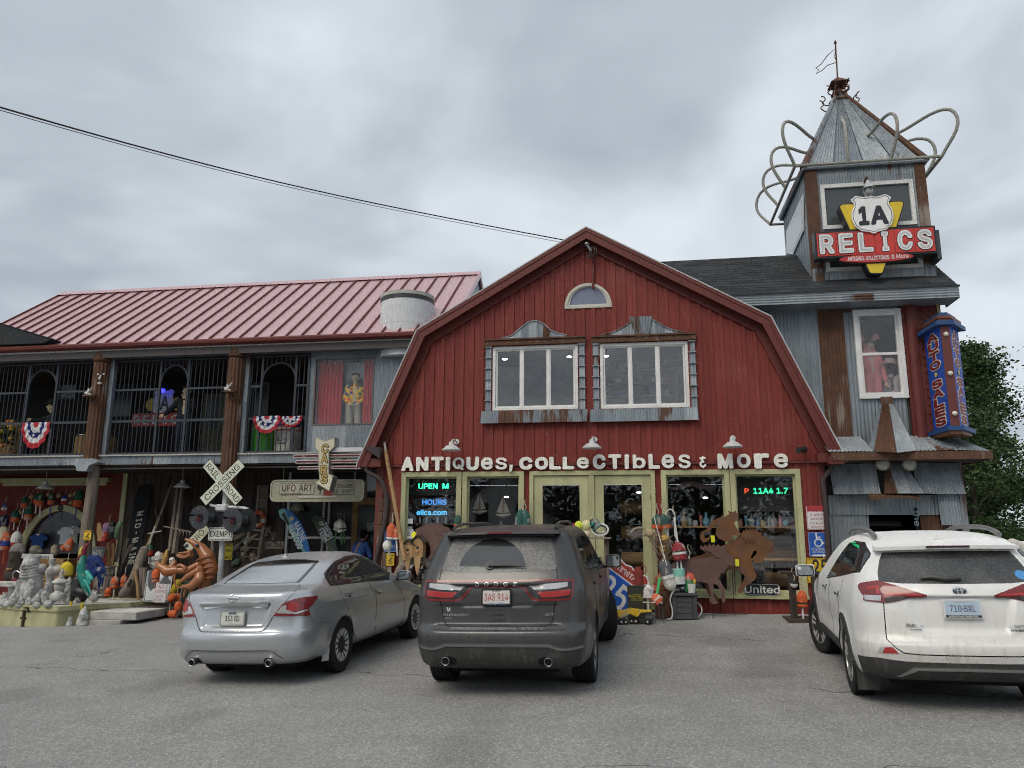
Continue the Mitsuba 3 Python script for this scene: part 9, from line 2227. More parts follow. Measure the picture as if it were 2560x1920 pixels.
boat('pale model sailing boat right in the second shop window',(-2.603,1.838),.55,.62)
k=thing('curled_plank','brown carved moustache shaped plank hung in the third shop window','carving')
ms=[(0.596,2.426),(0.634,2.354),(0.756,2.363),(0.92,2.454),(1.061,2.464),(1.2,2.422),(1.337,2.36),(1.456,2.37),(1.498,2.42),(1.474,2.329),(1.334,2.299),(1.176,2.341),(1.057,2.372),(0.916,2.352),(0.753,2.302),(0.633,2.307)]
part(k,'plank',prism(Polygon(ms).buffer(.008),.4,.44),'satin',(.09,.045,.045),s=0)
for i,(u,lab)in enumerate((((1.438,2.265),'third shop window'),((0.048,2.381),'right door pane'),((-2.836,2.295),'second shop window'),((-0.564,5.247),'right upper window'),((-2.775,5.251),'left upper window, left'),((-1.355,5.256),'left upper window, right'))):
 k=thing('ceiling_lamp','small lit ceiling lamp seen through the '+lab,'lamp')
 yy=2.3 if i<3 else 1.6
 p0=u
 glow(part(k,'bulb',lathe([(0,-.03),(.04,-.025),(.06,0),(0,.01)],16,(p0[0],yy,p0[1])),'gloss',(.7,.7,.65)),(1.0,1.0,.92)if i<3 else(1.6,1.6,1.45))
 part(k,'rod',cyl((p0[0],yy,p0[1]+.01),(p0[0],yy,2.72 if i<3 else 5.6),.012,6),'satin',BK)
sh_z=(1.779,1.631)[1]
k=thing('glassware_shelf','long pale shelf with glassware behind the right shop windows','shelf')
x0_,x1_=FRX[3][0][0],FRX[4][1][0]
part(k,'plank',bx(x0_,x1_,.5,.85,sh_z-.03,sh_z),'wood_tan',s=0,uv=(1,.6))
part(k,'plank',bx(x0_,x1_,.5,.85,sh_z-.62,sh_z-.59),'wood_tan',s=0,uv=(1,.2))
VP=[[(0,0),(.045,0),(.055,.06),(.03,.12),(.035,.17),(.05,.2),(0,.2)],[(0,0),(.06,0),(.06,.1),(.05,.12),(0,.12)],[(0,0),(.03,0),(.012,.06),(.03,.12),(.035,.2),(0,.2)],[(0,0),(.05,0),(.07,.1),(.02,.17),(.025,.24),(0,.24)]]
vc=[(.10,.25,.32),(.25,.30,.30),(.04,.12,.25),(.30,.26,.14),(.12,.2,.16),(.3,.3,.32),(.35,.12,.10)]
vn=['sky blue','clear grey','deep blue','amber','green','pale white','rosy']
for i in range(22):
 x=x0_+.12+i*(x1_-x0_-.2)/22
 j=i%7
 solo('vase',mv(lathe(VP[(i*5)%4],14),(x,.62+.05*(i%2),sh_z),0,0,0,.8+.1*(i%4)),'gloss','%s glass vessel on the long window shelf'%vn[j],'vase',vc[j],40,group='%s glassware on the window shelf'%vn[j])
for i,u in enumerate((1355,1437)):
 p=(1.901,1.643);x=p[0]+(u-1355)/3.686/130
 solo('lamp_stand',lathe([(0,0),(.07,0),(.07,.02),(.02,.06),(.035,.12),(.015,.16),(.03,.24),(.05,.28),(.02,.30),(.022,.5),(.03,.53),(0,.58)],14,(x,.7,sh_z)),'metal','tall brass lamp base on the window shelf, %s of the pair'%('left' if i==0 else 'right'),'lamp base',(.18,.13,.05))
for j,(lab,px0,px1,zz)in enumerate((('right door pane',(-0.323,0.885)[0],(0.143,0.89)[0],(-0.1,0.888)[1]),('rightmost shop window',(2.398,0.528)[0],(2.956,0.536)[0],(2.597,0.521)[1]))):
 k=thing('log_rack','rack of peeled logs seen through the '+lab,'rack')
 for i in range(3):part(k,'log',cyl((px0,1.25,zz+.12+.56*i*(.9)),(px1+.1,1.25,zz+.12+.56*i*.9),.13,14),'wood_tan',uv=(1,.3*i))
 for s in(0,1):part(k,'post',bx(px0+.03+s*(px1-px0-.05),px0+.10+s*(px1-px0-.05),1.35,1.42,.12,zz+1.4),'wood_dark',s=0,uv=(0,.3))
 # upper right room: pale shelves with stock
k=thing('stock_shelves','pale wooden shelves behind the right upper window','shelf')
sx0_,sx1_=(-0.659,4.84)[0],(0.894,4.794)[0]
zz=[(0.105,4.85)[1],(0.098,4.573)[1],(0.09,4.297)[1]]
for z in zz:part(k,'shelf',bx(sx0_,sx1_,1.2,1.5,z-.03,z),'wood_tan',s=0,uv=(1,z%1))
part(k,'post',bx(sx1_-.05,sx1_,1.19,1.5,4.0,zz[0]+.001),'wood_tan',s=0,uv=(0,.7))
cl_n=[('white',(.5,.5,.5)),('red',(.35,.05,.06)),('blue',(.08,.12,.3)),('cream',(.5,.46,.34)),('black',(.03,.03,.03)),('brown',(.15,.08,.05))]
for i in range(18):
 z=zz[i%3];x=sx0_+.08+(i//3)*(sx1_-sx0_-.1)/6+.02*(i%3)
 nm,c=cl_n[(i*5+i//3)%6]
 if i%2:solo('trinket',mv(lathe(VP[i%4],12),(x,1.3,z),0,0,0,.9),'satin',nm+' trinket on the pale upstairs shelves','trinket',c,40,group=nm+' trinkets upstairs')
 else:solo('trinket',cbx(x-.06,x+.06,1.28,1.36,z,z+.07+.03*(i%3),.005),'satin',nm+' boxy trinket on the pale upstairs shelves','trinket',c,False,group=nm+' boxy trinkets upstairs')
for i in range(7):
 p=(-2.664,3.946);x=p[0]+i*.16
 solo('jar',mv(lathe(VP[1],12),(x,.35,UW[0][0][1]*0+UW[0][1][1]+.06),0,0,0,.6),'gloss','small clear jar on the sill of the left upper window','jar',(.3,.32,.33),40,group='clear jars on the left upper sill')
 # ================================================================ in front of the barn
def cutout(k,name,pts,y,mat,th=.006,hole=None):
 g=Polygon(pts).buffer(.006,3).buffer(-.004)
 if hole is not None:g=g.difference(Polygon(hole))
 return part(k,name,prism(g,y,y+th),mat,s=0)
k=thing('horse_cutout','rusty steel cutout of a bucking horse with its rider','cutout')
yh=-0.30
horse=[(0.526,1.146),(0.675,1.081),(0.901,1.064),(1.09,1.103),(1.338,1.227),(1.528,1.294),(1.661,1.36),(1.777,1.455),(1.835,1.511),(1.856,1.549),(1.901,1.521),(1.894,1.577),(1.948,1.54),(1.951,1.596),(1.995,1.549),(2.025,1.597),(2.04,1.54),(2.098,1.578),(2.094,1.512),(2.158,1.513),(2.146,1.456),(2.219,1.447),(2.189,1.4),(2.262,1.41),(2.259,1.354),(2.352,1.373),(2.337,1.28),(2.307,1.234),(2.348,1.16),(2.275,1.15),(2.198,1.094),(2.138,1.001),(2.064,0.982),(2.01,0.99),(1.976,1.046),(1.997,1.092),(2.055,1.139),(2.058,1.195),(2.003,1.194),(1.942,1.082),(1.985,0.879),(2.026,0.788),(1.993,0.696),(1.88,0.621),(1.804,0.565),(1.773,0.491),(1.716,0.463),(1.701,0.527),(1.742,0.601),(1.811,0.693),(1.833,0.767),(1.762,0.822),(1.719,0.877),(1.6,0.875),(1.448,0.8),(1.332,0.687),(1.18,0.611),(1.126,0.648),(1.25,0.502),(1.338,0.411),(1.373,0.366),(1.278,0.319),(1.217,0.391),(1.143,0.592),(1.054,0.684),(1.006,0.887),(0.935,0.98),(0.711,1.016),(0.542,1.07)]
cutout(k,'horse',horse,yh,'rust_cutout')
rider=[(1.599,1.879),(1.636,1.87),(1.692,1.86),(1.73,1.888),(1.738,1.851),(1.783,1.832),(1.763,1.794),(1.767,1.699),(1.721,1.708),(1.691,1.661),(1.724,1.586),(1.802,1.473),(1.717,1.445),(1.644,1.473),(1.63,1.37),(1.546,1.35),(1.418,1.397),(1.365,1.472),(1.39,1.604),(1.411,1.661),(1.335,1.623),(1.275,1.547),(1.253,1.471),(1.269,1.415),(1.229,1.358),(1.153,1.329),(1.108,1.367),(1.093,1.452),(1.124,1.518),(1.2,1.547),(1.26,1.622),(1.32,1.708),(1.416,1.756),(1.548,1.784),(1.615,1.822)]
cutout(k,'rider',rider,yh-.03,'rust_cutout',hole=[(1.159,1.471),(1.189,1.509),(1.236,1.513),(1.262,1.471),(1.241,1.415),(1.185,1.405)])
for p in((1.312,1.396),(1.706,0.989)):
 part(k,'price_tag',bx(p[0]-.033,p[0]+.033,yh-.045,yh-.040,p[1]-.06,p[1]+.06),'satin',(.72,.68,.03),s=0)
for pts in([(1.839,1.408),(1.882,1.361),(1.862,1.333)],[(1.904,1.418),(1.947,1.362),(1.917,1.324)],[(1.977,1.409),(2.011,1.362),(1.991,1.334)]):
 part(k,'mane_curl',tube([(p[0],yh-.008,p[1])for p in pts],.012,6),'rust_cutout')
part(k,'support',cat(cyl(((1.625,1.567)[0],yh+.03,.05),((1.625,1.567)[0],yh+.03,(1.625,1.567)[1]),.006,6),cyl(((1.296,0.301)[0],yh+.03,.12),((1.834,0.274)[0],yh+.03,.12),.008,6)),'metal',(.06,.05,.05))
k=thing('moose_cutout','dark brown steel cutout of a moose in front of the horse','cutout')
moose=[(0.51,0.907),(0.626,1.001),(0.794,1.04),(0.998,1.051),(1.184,1.071),(1.296,1.118),(1.261,1.145),(1.169,1.163),(1.08,1.227),(1.078,1.274),(1.136,1.255),(1.156,1.293),(1.201,1.256),(1.231,1.312),(1.266,1.266),(1.305,1.312),(1.339,1.257),(1.387,1.303),(1.412,1.248),(1.507,1.304),(1.494,1.23),(1.509,1.156),(1.571,1.12),(1.623,1.065),(1.656,0.993),(1.616,0.937),(1.526,0.955),(1.533,0.9),(1.506,0.909),(1.494,0.863),(1.478,0.89),(1.454,0.789),(1.429,0.835),(1.4,0.798),(1.351,0.715),(1.403,0.661),(1.452,0.553),(1.456,0.445),(1.461,0.355),(1.426,0.309),(1.398,0.372),(1.395,0.498),(1.346,0.606),(1.274,0.642),(1.259,0.496),(1.281,0.388),(1.341,0.317),(1.258,0.289),(1.188,0.332),(1.221,0.459),(1.183,0.64),(1.074,0.666),(0.927,0.655),(0.836,0.672),(0.785,0.8),(0.675,0.835)]
cutout(k,'moose',moose,-.50,'brown_cutout')
part(k,'antler_fold',tube([(p[0],-.512,p[1])for p in[(1.153,1.209),(1.261,1.164),(1.331,1.081),(1.386,1.082)]],.010,6),'brown_cutout')
part(k,'support',cyl(((1.241,0.297)[0],-.47,-.05),((1.266,0.86)[0],-.47,(1.266,0.86)[1]),.007,6),'metal',(.06,.05,.05))
k=thing('bear_cutout','brown steel cutout of a shaggy animal behind the dark estate car','cutout')
bear=[(-4.091,1.448),(-4.062,1.537),(-3.96,1.587),(-3.837,1.637),(-3.734,1.643),(-3.631,1.651),(-3.548,1.617),(-3.506,1.588),(-3.444,1.578),(-3.392,1.529),(-3.318,1.393),(-3.334,1.198),(-3.412,1.042),(-3.533,0.974),(-3.675,0.966),(-3.819,1),(-3.761,1.098),(-3.775,1.234),(-3.838,1.312),(-3.91,1.292),(-3.928,1.194),(-3.969,1.194),(-4.056,1.33)]
cutout(k,'animal',bear,-.55,'brown_cutout')
for i in range(5):part(k,'fur_line',tube(spline([(x_,-.557,z_)for x_,z_ in[(-3.71,1.528),(-3.667,1.45),(-3.584,1.431)]],8)+np.array([.07*i,0,.02*math.sin(i*2)]),.006,5),'brown_cutout')
part(k,'support',cyl(((-3.62,1.196)[0],-.53,-.1),((-3.625,1.391)[0],-.53,(-3.625,1.391)[1]),.014,6),'metal',(.06,.05,.05))
for i,(u,s)in enumerate((((-4.146,1.155),.85),((-3.963,1.196),1.0))):
 k=thing('bird_house','brown wooden bird house with a carved beard, %s of the pair'%('left' if i==0 else 'right'),'bird house')
 x,z,y=u[0],u[1],-.72
 h=.16*s
 part(k,'box',cbx(x-h*.62,x+h*.62,y,y+h*1.2,z-h,z+h*.75,.008),'wood_tan',s=0,uv=(0,.2+i*.3))
 for sd in(-1,1):part(k,'roof',prism(Polygon([(x,z+h*1.55),(x,z+h*1.38),(x+sd*h*.95,z+h*.62),(x+sd*h*1.02,z+h*.76)]),y-.03,y+h*1.3),'wood_dark',s=0,uv=(1,.3))
 part(k,'gable',prism(Polygon([(x-h*.6,z+h*.75),(x+h*.6,z+h*.75),(x,z+h*1.3)]),y+.002,y+.02),'wood_tan',s=0,uv=(1,.5))
 part(k,'hole',cyl((x,y-.003,z+h*.1),(x,y+.02,z+h*.1),.026*s,14),'matte',BK)
 part(k,'nose',ball((x,y-.02,z-h*.35),.028*s,2,(.7,1,1.3)),'matte',(.48,.26,.16),True)
 part(k,'beard',prism(Polygon([(x-h*.4,z-h*.9),(x+h*.4,z-h*.9),(x+h*.3,z-h*2.0),(x+h*.05,z-h*3.0),(x-h*.1,z-h*2.6),(x-h*.3,z-h*1.8)]),y-.005,y+.03),'wood_tan',s=0,uv=(0,.8))
part(k,'price_tag',mv(bx(-.035,.035,-.003,0,-.05,.05),(x-.07,y-.04,z+.25),0,0,.5),'satin',(.72,.68,.03),s=0)
k=thing('wagon_wheel','old driftwood ring with a black hoop leaning by the bird houses','wheel')
wc=(-4.054,0.683)
part(k,'ring',tube([(wc[0]+.36*math.cos(a),-.45,wc[1]-.08+.40*math.sin(a))for a in np.linspace(0,6.2832,33)[:-1]],.075,10,closed=True),'wood_grey',uv=(1,.4),s=1)
part(k,'hoop',tube([(wc[0]+.24*math.cos(a),-.50,wc[1]-.10+.26*math.sin(a))for a in np.linspace(0,6.2832,33)[:-1]],.016,6,closed=True),'metal',(.05,.05,.05))
for i in range(6):part(k,'spoke',cyl((wc[0],-.48,wc[1]-.1),(wc[0]+.34*math.cos(i*1.047),-.47,wc[1]-.1+.36*math.sin(i*1.047)),.02,6),'wood_dark',uv=(0,.3))
tw_='pair of green fenders hung between window and door'
for i,(t,b)in enumerate((((-2.132,1.914),(-2.176,1.666)),((-2.055,1.904),(-2.018,1.666)))):
 buoy('dark teal fender hung between the second window and the door, %s one'%('left' if i==0 else 'right'),t,(b[0],b[1]-.12),-.25,.085,[(1,(.03,.10,.09))],group=tw_)
buoy('small dark green buoy with an orange foot at the second window post',(-3.312,1.813),(-3.335,1.593),-.3,.07,[(.8,(.04,.10,.08)),(1,OR)],dn=.1)
for i,(z,h,c,s)in enumerate((((-4.376,1.702),.05,(.55,.58,.62),''),((-4.382,1.554),.05,(.2,.25,.3),''),((-4.36,1.459),.09,(.60,.61,.62),'NO'))):
 sign('small %s sticker low on the leftmost shop window'%('pale','blue grey','white no smoking')[i],(z[0]-.07,z[1]-h),(z[0]+.07,z[1]+h),.094,c,[(s,.07,-.025,0,BK,True,.07)]if s else[],name='sticker',r=.005,th=.003)
 # shelf of floats before the door
sa,sb=(-0.958,1.393),(-0.46,1.427)
k=thing('float_shelf','grey plank on a post carrying floats beside the dark estate car','shelf')
zsf=(sa[1]+sb[1])/2
part(k,'plank',cbx(sa[0]-.15,sb[0],-1.0,-.72,zsf-.03,zsf,.005),'wood_grey',s=0,uv=(1,.4))
part(k,'post',bx(sa[0]-.05,sa[0]+.03,-.90,-.82,float(zg(sa[0],-.86)),zsf-.031),'wood_grey',s=0,uv=(0,.4))
part(k,'post',bx(sb[0]-.12,sb[0]-.04,-.90,-.82,float(zg(sb[0],-.86)),zsf-.031),'wood_grey',s=0,uv=(0,.6))
fx=lambda u:sa[0]+(u-1825)/3.687/143
for u,v,r,c,lab in((1745,795,.055,(.35,.05,.10),'crimson float at the left end of the plank'),(1795,800,.075,(.58,.66,.06),'lime yellow float on the plank'),(1868,812,.085,(.60,.56,.30),'cream float on the plank'),(1800,855,.055,(.58,.56,.48),'small ivory float under the lime one'),(1868,862,.06,(.55,.50,.38),'small tan float under the cream one')):
 z=zsf+r+(.0 if v>840 else.12)
 solo('float',ball((fx(u),-.86,z),r,2,(1,1,1.15)),'worn',lab,'float',c,True)
buoy('teal and black banded buoy lying on the plank',(fx(1905),zsf+.30),(fx(1975),zsf+.16),-.86,.09,[(.3,(.02,.03,.03)),(.5,(.03,.22,.19)),(.7,(.02,.03,.03)),(1,(.03,.22,.19))],rope=False)
k=thing('cable_coil','coil of thick white and black cable on the plank','cable')
for i,c in enumerate(((.62,.62,.58),(.03,.03,.03),(.62,.62,.58))):
 part(k,'loop',tube([(fx(1990)+(.14-.02*i)*math.cos(a),-.86+.03*i,zsf+.13+(.10-.015*i)*math.sin(a))for a in np.linspace(0,6.2832,25)[:-1]],.017,8,closed=True),'satin',c,True)
solo('rope',tube(spline([(fx(1890),-.98,zsf+.05),(fx(1885),-1.02,zsf-.15),(fx(1900),-1.0,zsf-.26),(fx(1880),-1.01,zsf-.36)],16),.014,6),'matte','frayed tan rope hanging off the plank of floats','rope',(.40,.28,.18))
# between the door and the third window
hp2='green and orange buoys hung right of the door'
for i,(t,b,d)in enumerate((((0.367,1.823),(0.34,1.563),.42),((0.45,1.823),(0.512,1.564),.36))):
 buoy('dark green buoy with orange foot hung right of the double door, %s one'%('left' if i==0 else 'right'),t,b,-.3,.095,[(.72,(.03,.08,.07)),(1,OR)],dn=d,stick=(.55,.45,.38)if i==0 else(.5,.54,.55),group=hp2)
k=thing('net_bag','brown rope net holding tan floats right of the double door','net')
nc=(0.4,1.373)
for i in range(9):
 a=-.9+i*.22
 part(k,'net_cord',tube(spline([(nc[0]-.28+.05*i,-.3,nc[1]+.20-.03*abs(i-4)),(nc[0]-.12+.045*i,-.42,nc[1]-.05-.02*i),(nc[0]-.02+.03*i,-.36,nc[1]-.30),(nc[0]+.05,-.3,nc[1]-.42)],12),.010,5),'matte',(.16,.11,.08))
for i in range(4):part(k,'net_cord',tube(spline([(nc[0]-.26+.06*i,-.38,nc[1]+.12-.12*i),(nc[0]-.02,-.46,nc[1]-.02-.12*i),(nc[0]+.22,-.38,nc[1]+.08-.11*i)],10),.009,5),'matte',(.16,.11,.08))
part(k,'net_cord',tube(spline([(nc[0]-.28,-.3,nc[1]+.2),(nc[0]-.42,-.32,nc[1]+.20),(nc[0]-.52,-.33,nc[1]+.12)],10),.02,5),'matte',(.30,.26,.2))
for i,(u,r)in enumerate((((0.221,1.486),.075),((0.471,1.373),.085),((0.442,1.221),.08))):
 solo('float',ball((u[0],-.36,u[1]),r,2,(1,1,1.1)),'worn','tan float in the rope net, %s'%('at the upper left','upper of the two in the bag','lower of the two in the bag')[i],'float',(.44,.28,.08)if i else(.40,.31,.18),True)
k=thing('boat_cane','white plastic crook hanging at the third window','hook')
u=(0.587,1.813)
part(k,'crook',tube(spline([(u[0]-.06,-.3,u[1]-.05),(u[0]-.05,-.3,u[1]+.07),(u[0]+.01,-.3,u[1]+.10),(u[0]+.07,-.3,u[1]+.03),(u[0]+.09,-.3,u[1]-.1),(u[0]+.15,-.32,u[1]-.5)],20),.011,8),'satin',(.6,.6,.6))
buoy('big dark red buoy with a white belt on a long white pole',(0.691,1.337),(0.726,1.022),-.55,.125,[(.50,RD),(.66,(.10,.10,.10)),(.82,WH),(1,RD)]if 0 else[(.48,(.24,.03,.04)),(.54,(.06,.06,.06)),(.66,WH),(1,(.24,.03,.04))],up_=.43,dn=.40)
buoy('long speckled dark and white buoy with a white foot leaning on the grey box',(0.424,1.014),(0.558,0.519),-.65,.105,[(.48,(.10,.105,.12)),(.52,WH),(.60,WH),(.62,BL),(1,(.60,.60,.54))],up_=.02,prof=[(0,.6),(.06,.9),(.2,1),(.8,1),(.92,.85),(1,.4)])
solo('rod',tube([((0.284,1.823)[0],-.6,(0.284,1.823)[1]),((0.483,0.934)[0],-.78,(0.483,0.934)[1])],.008,6),'satin','thin white fishing rod leaning right of the door','rod',(.6,.6,.52))
buoy('white and mint cylinder buoy standing on the grey box',(0.675,0.883),(0.683,0.618),-.55,.115,[(.5,(.22,.52,.44)),(1,(.55,.58,.56))],prof=[(0,.9),(.03,1),(.97,1),(1,.9)],up_=.28,stick=(.5,.53,.58))
# grey planter box and what stands on it
p0,p1=(0.55,-0.389),(0.983,-0.401)
zb0=float(zg(p0[0],p0[1]))
zbt=(0.766,-0.62,0.478)[2]
k=thing('storage_box','dark grey panelled plastic planter box by the moose','box')
x0,x1=(0.555,0.312)[0],(0.974,0.32)[0]
part(k,'core',bx(x0+.02,x1-.02,-.60,-.20,zb0,zbt-.03),'satin',(.035,.036,.04),s=0)
part(k,'top',cbx(x0-.03,x1+.03,-.66,-.16,zbt-.05,zbt,.008),'satin',(.055,.057,.062),s=0)
for s in(x0,x1-.07):part(k,'corner_post',cbx(s,s+.07,-.635,-.58,zb0,zbt-.051,.006),'satin',(.055,.057,.062),s=0)
for i in range(4):
 hh=(zbt-.06-zb0)/4
 part(k,'panel',cbx(x0+.072,x1-.072,-.62,-.601,zb0+hh*i+.003,zb0+hh*(i+1)-.003,.004),'satin',(.06,.062,.068),s=0)
buoy('red over green buoy with a white stick standing on the grey box',(x1-.10,zbt+.36),(x1-.11,zbt+.005),-.45,.115,[(.40,(.52,.09,.06)),(1,(.03,.20,.08))],up_=.26)
solo('cup',lathe([(0,0),(.062,0),(.078,.15),(.074,.15),(.06,.02),(0,.02)],20,(x0+.34,-.52,zbt+.002)),'satin','white plastic tub on the grey box','tub',(.62,.62,.60))
solo('float',ball((x0+.38,-.50,zbt+.19),.045,2,(1,1,1.4)),'worn','yellow float standing in the white tub','float',(.62,.36,.05),True)
solo('winch',cat(cyl((x0+.14,-.5,zbt+.06),(x0+.26,-.45,zbt+.08),.06,12),cbx(x0+.08,x0+.3,-.5,-.35,zbt,zbt+.10,.02),cyl((x0+.2,-.46,zbt+.1),(x0+.2,-.46,zbt+.2),.035,10)),'metal','small dull metal engine part on the grey box','engine part',(.25,.26,.30))
k=thing('boat_anchor','small anchor with wooden flukes and white rope before the grey box','anchor')
ac=(0.799,-0.398)
az=float(zg(ac[0],ac[1]))
for s,tilt in((-1,-.12),(1,.10)):part(k,'fluke',mv(cat(blob([((np.array([0,0,.05]),.03),(np.array([0,0,.16]),.042)),((np.array([0,0,.16]),.042),(np.array([0,0,.25]),.015))],.015,2)),(ac[0]+.11*s,ac[1],az),0,0,tilt),'wood_tan',s=1,uv=(0,.5))
part(k,'shank',tube([(ac[0]+.02,ac[1]-.03,az+.04),(ac[0]+.07,ac[1],az+.36)],.017,8),'wood_tan',uv=(0,.7))
part(k,'stock',cyl((ac[0]-.17,ac[1],az+.04),(ac[0]+.16,ac[1],az+.035),.026,10),'wood_tan',uv=(1,.3))
part(k,'rope',tube(spline([(ac[0]+.05,ac[1],az+.36),(ac[0]+.12,ac[1]-.02,az+.30),(ac[0]+.24,ac[1]-.05,az+.22),(ac[0]+.25,ac[1]-.1,az+.1),(ac[0]+.16,ac[1]-.12,az+.02),(ac[0]+.02,ac[1]-.12,az+.015)],24),.012,6),'matte',(.55,.54,.5))
solo('hose',tube(spline([(x0+.1,-.5,zbt+.02),(x0+.02,-.66,zbt+.02),(x0-.03,-.68,zbt-.1),(x0-.01,-.67,zb0+.2),(x0-.03,-.7,zb0+.02),(x0-.1,-.72,zb0+.015)],24),.012,6),'satin','white cord hanging down the left edge of the grey box','cord',(.55,.55,.53))
# highway shield, oil can, ammunition box, toy trucks, wire rack
k=thing('highway_shield','big blue and red highway shield sign leaning tilted at the door','sign')
ss=affinity.scale(SHP,.86,.88,origin=(0,0))
cs=(-0.375,0.563)
R_=lambda g:affinity.translate(affinity.rotate(g,-36,origin=(0,0)),cs[0],cs[1])
topb=sbox(-1,.19,1,1)
part(k,'plate',prism(R_(ss),-.55,-.542),'satin',(.62,.63,.65),s=0)
part(k,'blue_field',prism(R_(ss.buffer(-.022).difference(sbox(-1,.165,1,1))),-.553,-.5505),'satin',(.012,.085,.42),s=0)
part(k,'red_field',prism(R_(ss.buffer(-.022).intersection(topb)),-.553,-.5505),'satin',(.33,.045,.035),s=0)
for s_,h_,x_,z_,w_ in(('INTERSTATE',.085,0,.285,.62),('95',.42,0,-.12,.56)):
 g=glyph('9')if False else None
 m=text(s_,h_,.002,True,w=w_)
 part(k,'lettering',mv(mv(m,(x_,0,z_),0,0,0),(0,0,0))if False else mv(mv(m,(x_,0,z_)),(cs[0],-.5535,cs[1]),0,0,.628),'satin',(.60,.61,.62),s=0)
xa0,xa1,xz=(-0.205,0.272)[0],(0.114,0.557)[0],(-0.041,0.568)[1]
g0_=float(zg(xa0,-.5))
k=thing('ammunition_box','tall olive metal box stencilled with yellow letters under the red can','box')
part(k,'box',cbx(xa0,xa1,-.62,-.36,g0_,xz,.01),'satin',(.035,.038,.028),s=0)
part(k,'lid',cbx(xa0-.006,xa1+.006,-.627,-.353,xz+.001,xz+.025,.004),'satin',(.04,.043,.032),s=0)
for i,(s_,w_)in enumerate((('CARTRIDGES',.17),('FOR RIFLE',.20),('SMALL ARMS',.21),('LOT 81-B1',.20))):
 part(k,'lettering',at(text(s_,.020,.002,True,w=w_),(xa0+xa1)/2+.01,-.622,xz-.13-.032*i),'satin',(.38,.34,.04),s=0)
part(k,'emblem',prism(Point(xa0+.045,xz-.155).buffer(.016),-.624,-.6215),'satin',(.4,.36,.04),s=0)
oc_=(-0.007,0.566)
k=thing('oil_can','dark red oil can with a long spout on the olive box','can')
oc_=(oc_[0],xz+.026)
part(k,'can',lathe([(0,0),(.10,0),(.10,.23),(.095,.245),(.06,.25),(.055,.30),(.045,.31),(0,.31)],28,(oc_[0],-.5,oc_[1])),'worn',(.20,.035,.028))
part(k,'spout',tube([(oc_[0]-.05,-.52,oc_[1]+.26),(oc_[0]-.18,-.55,oc_[1]+.27),(oc_[0]-.30,-.57,oc_[1]+.20)],[.02,.015,.009],8),'worn',(.20,.035,.028))
part(k,'handle',tube(spline([(oc_[0]+.04,-.5,oc_[1]+.30),(oc_[0]+.10,-.5,oc_[1]+.33),(oc_[0]+.14,-.5,oc_[1]+.26),(oc_[0]+.10,-.5,oc_[1]+.2)],12),.009,6),'worn',(.20,.035,.028))
def truck(label,x,y,s,rz):
 k=thing('toy_truck',label,'toy truck')
 z=float(zg(x,y))
 A=lambda m:mv(m,(x,y,z),rz,0,0,s)
 part(k,'chassis',A(cbx(-.34,.30,-.09,.09,.07,.13,.01)),'satin',(.03,.03,.03),s=0)
 part(k,'cab',A(cat(cbx(-.34,-.14,-.10,.10,.13,.22,.01),prism(Polygon([(-.28,.22),(-.16,.22),(-.16,.30),(-.24,.30)]),-.08,.08))),'satin',(.08,.085,.095),s=0)
 part(k,'bed',A(prism(Polygon([(-.30,.335),(-.02,.30),(.06,.20),(.10,.19),(.34,.30),(.34,.33),(.10,.23),(.06,.26),(.0,.36),(-.30,.365)]),-.13,.13)),'worn',(.58,.38,.03),s=0)
 part(k,'bed',A(cat(*[prism(Polygon([(-.04,.30),(.06,.19),(.34,.29),(.34,.40),(.0,.37)]),yy,yy+.012)for yy in(-.135,.123)])),'worn',(.58,.38,.03),s=0)
 for wx in(-.22,.10,.22):
  for wy in(-1,1):
   w_=part(k,'wheel',A(cyl((wx,wy*.085,.075),(wx,wy*.14,.075),.075,20)),'satin',(.02,.02,.02))
   part(w_,'hub',A(cyl((wx,wy*.141,.075),(wx,wy*.146,.075),.03,12)),'satin',(.45,.45,.45))
tk=(-0.346,0.012)
truck('yellow bedded toy dump truck, left of the pair at the door',tk[0]-.03,-.95,.60,.15)
truck('yellow bedded toy dump truck with a grey front, right of the pair at the door',tk[0]+.36,-.92,.62,2.9)
k=thing('wire_rack','grey wire rack holding small buoys left of the grey box','rack')
rx0,rx1,rz_=(0.059,0.332)[0],(0.387,0.338)[0],(0.225,0.327)[1]
gz=float(zg(rx0,-.8))
for z in(rz_,rz_+.09):part(k,'wire',tube([(rx0,-.92,z),(rx1,-.92,z),(rx1,-.68,z),(rx0,-.68,z)],.006,5,closed=True),'metal',(.35,.35,.36),False)
for x in np.linspace(rx0,rx1,6):
 for y in(-.92,-.68):part(k,'wire',cyl((x,y,gz),(x,y,rz_+.09),.005,5),'metal',(.35,.35,.36))
buoy('white streaked buoy standing in the wire rack',(0.161,0.611),(0.152,0.394),-.82,.085,[(1,(.62,.60,.60))],up_=.05,dn=.36)
solo('float',ball(((0.259,0.539)[0],-.72,(0.259,0.539)[1]),.065,2,(1,1,1.2)),'worn','dull red float at the back of the wire rack','float',(.40,.07,.05),True)
buoy('bright orange patched buoy lying on the wire rack',(0.22,0.455),(0.342,0.324),-.85,.09,[(.4,(.62,.14,.06)),(.6,(.62,.50,.42)),(1,(.62,.12,.05))],rope=False)
solo('spindle',cyl(((0.358,0.732)[0],-.75,(0.358,0.732)[1]),((0.3,0.456)[0],-.85,(0.3,0.456)[1]),.026,10),'satin','bright green stick leaning in the wire rack','stick',(.05,.36,.12))
solo('clay_pot',lathe([(0,0),(.10,0),(.15,.1),(.13,.22),(.07,.26),(.06,.30),(0,.30)],20,((0.414,0.503)[0],-.35,(0.414,0.503)[1])),'matte','reddish clay jug on a block behind the green stick','jug',(.26,.10,.06))
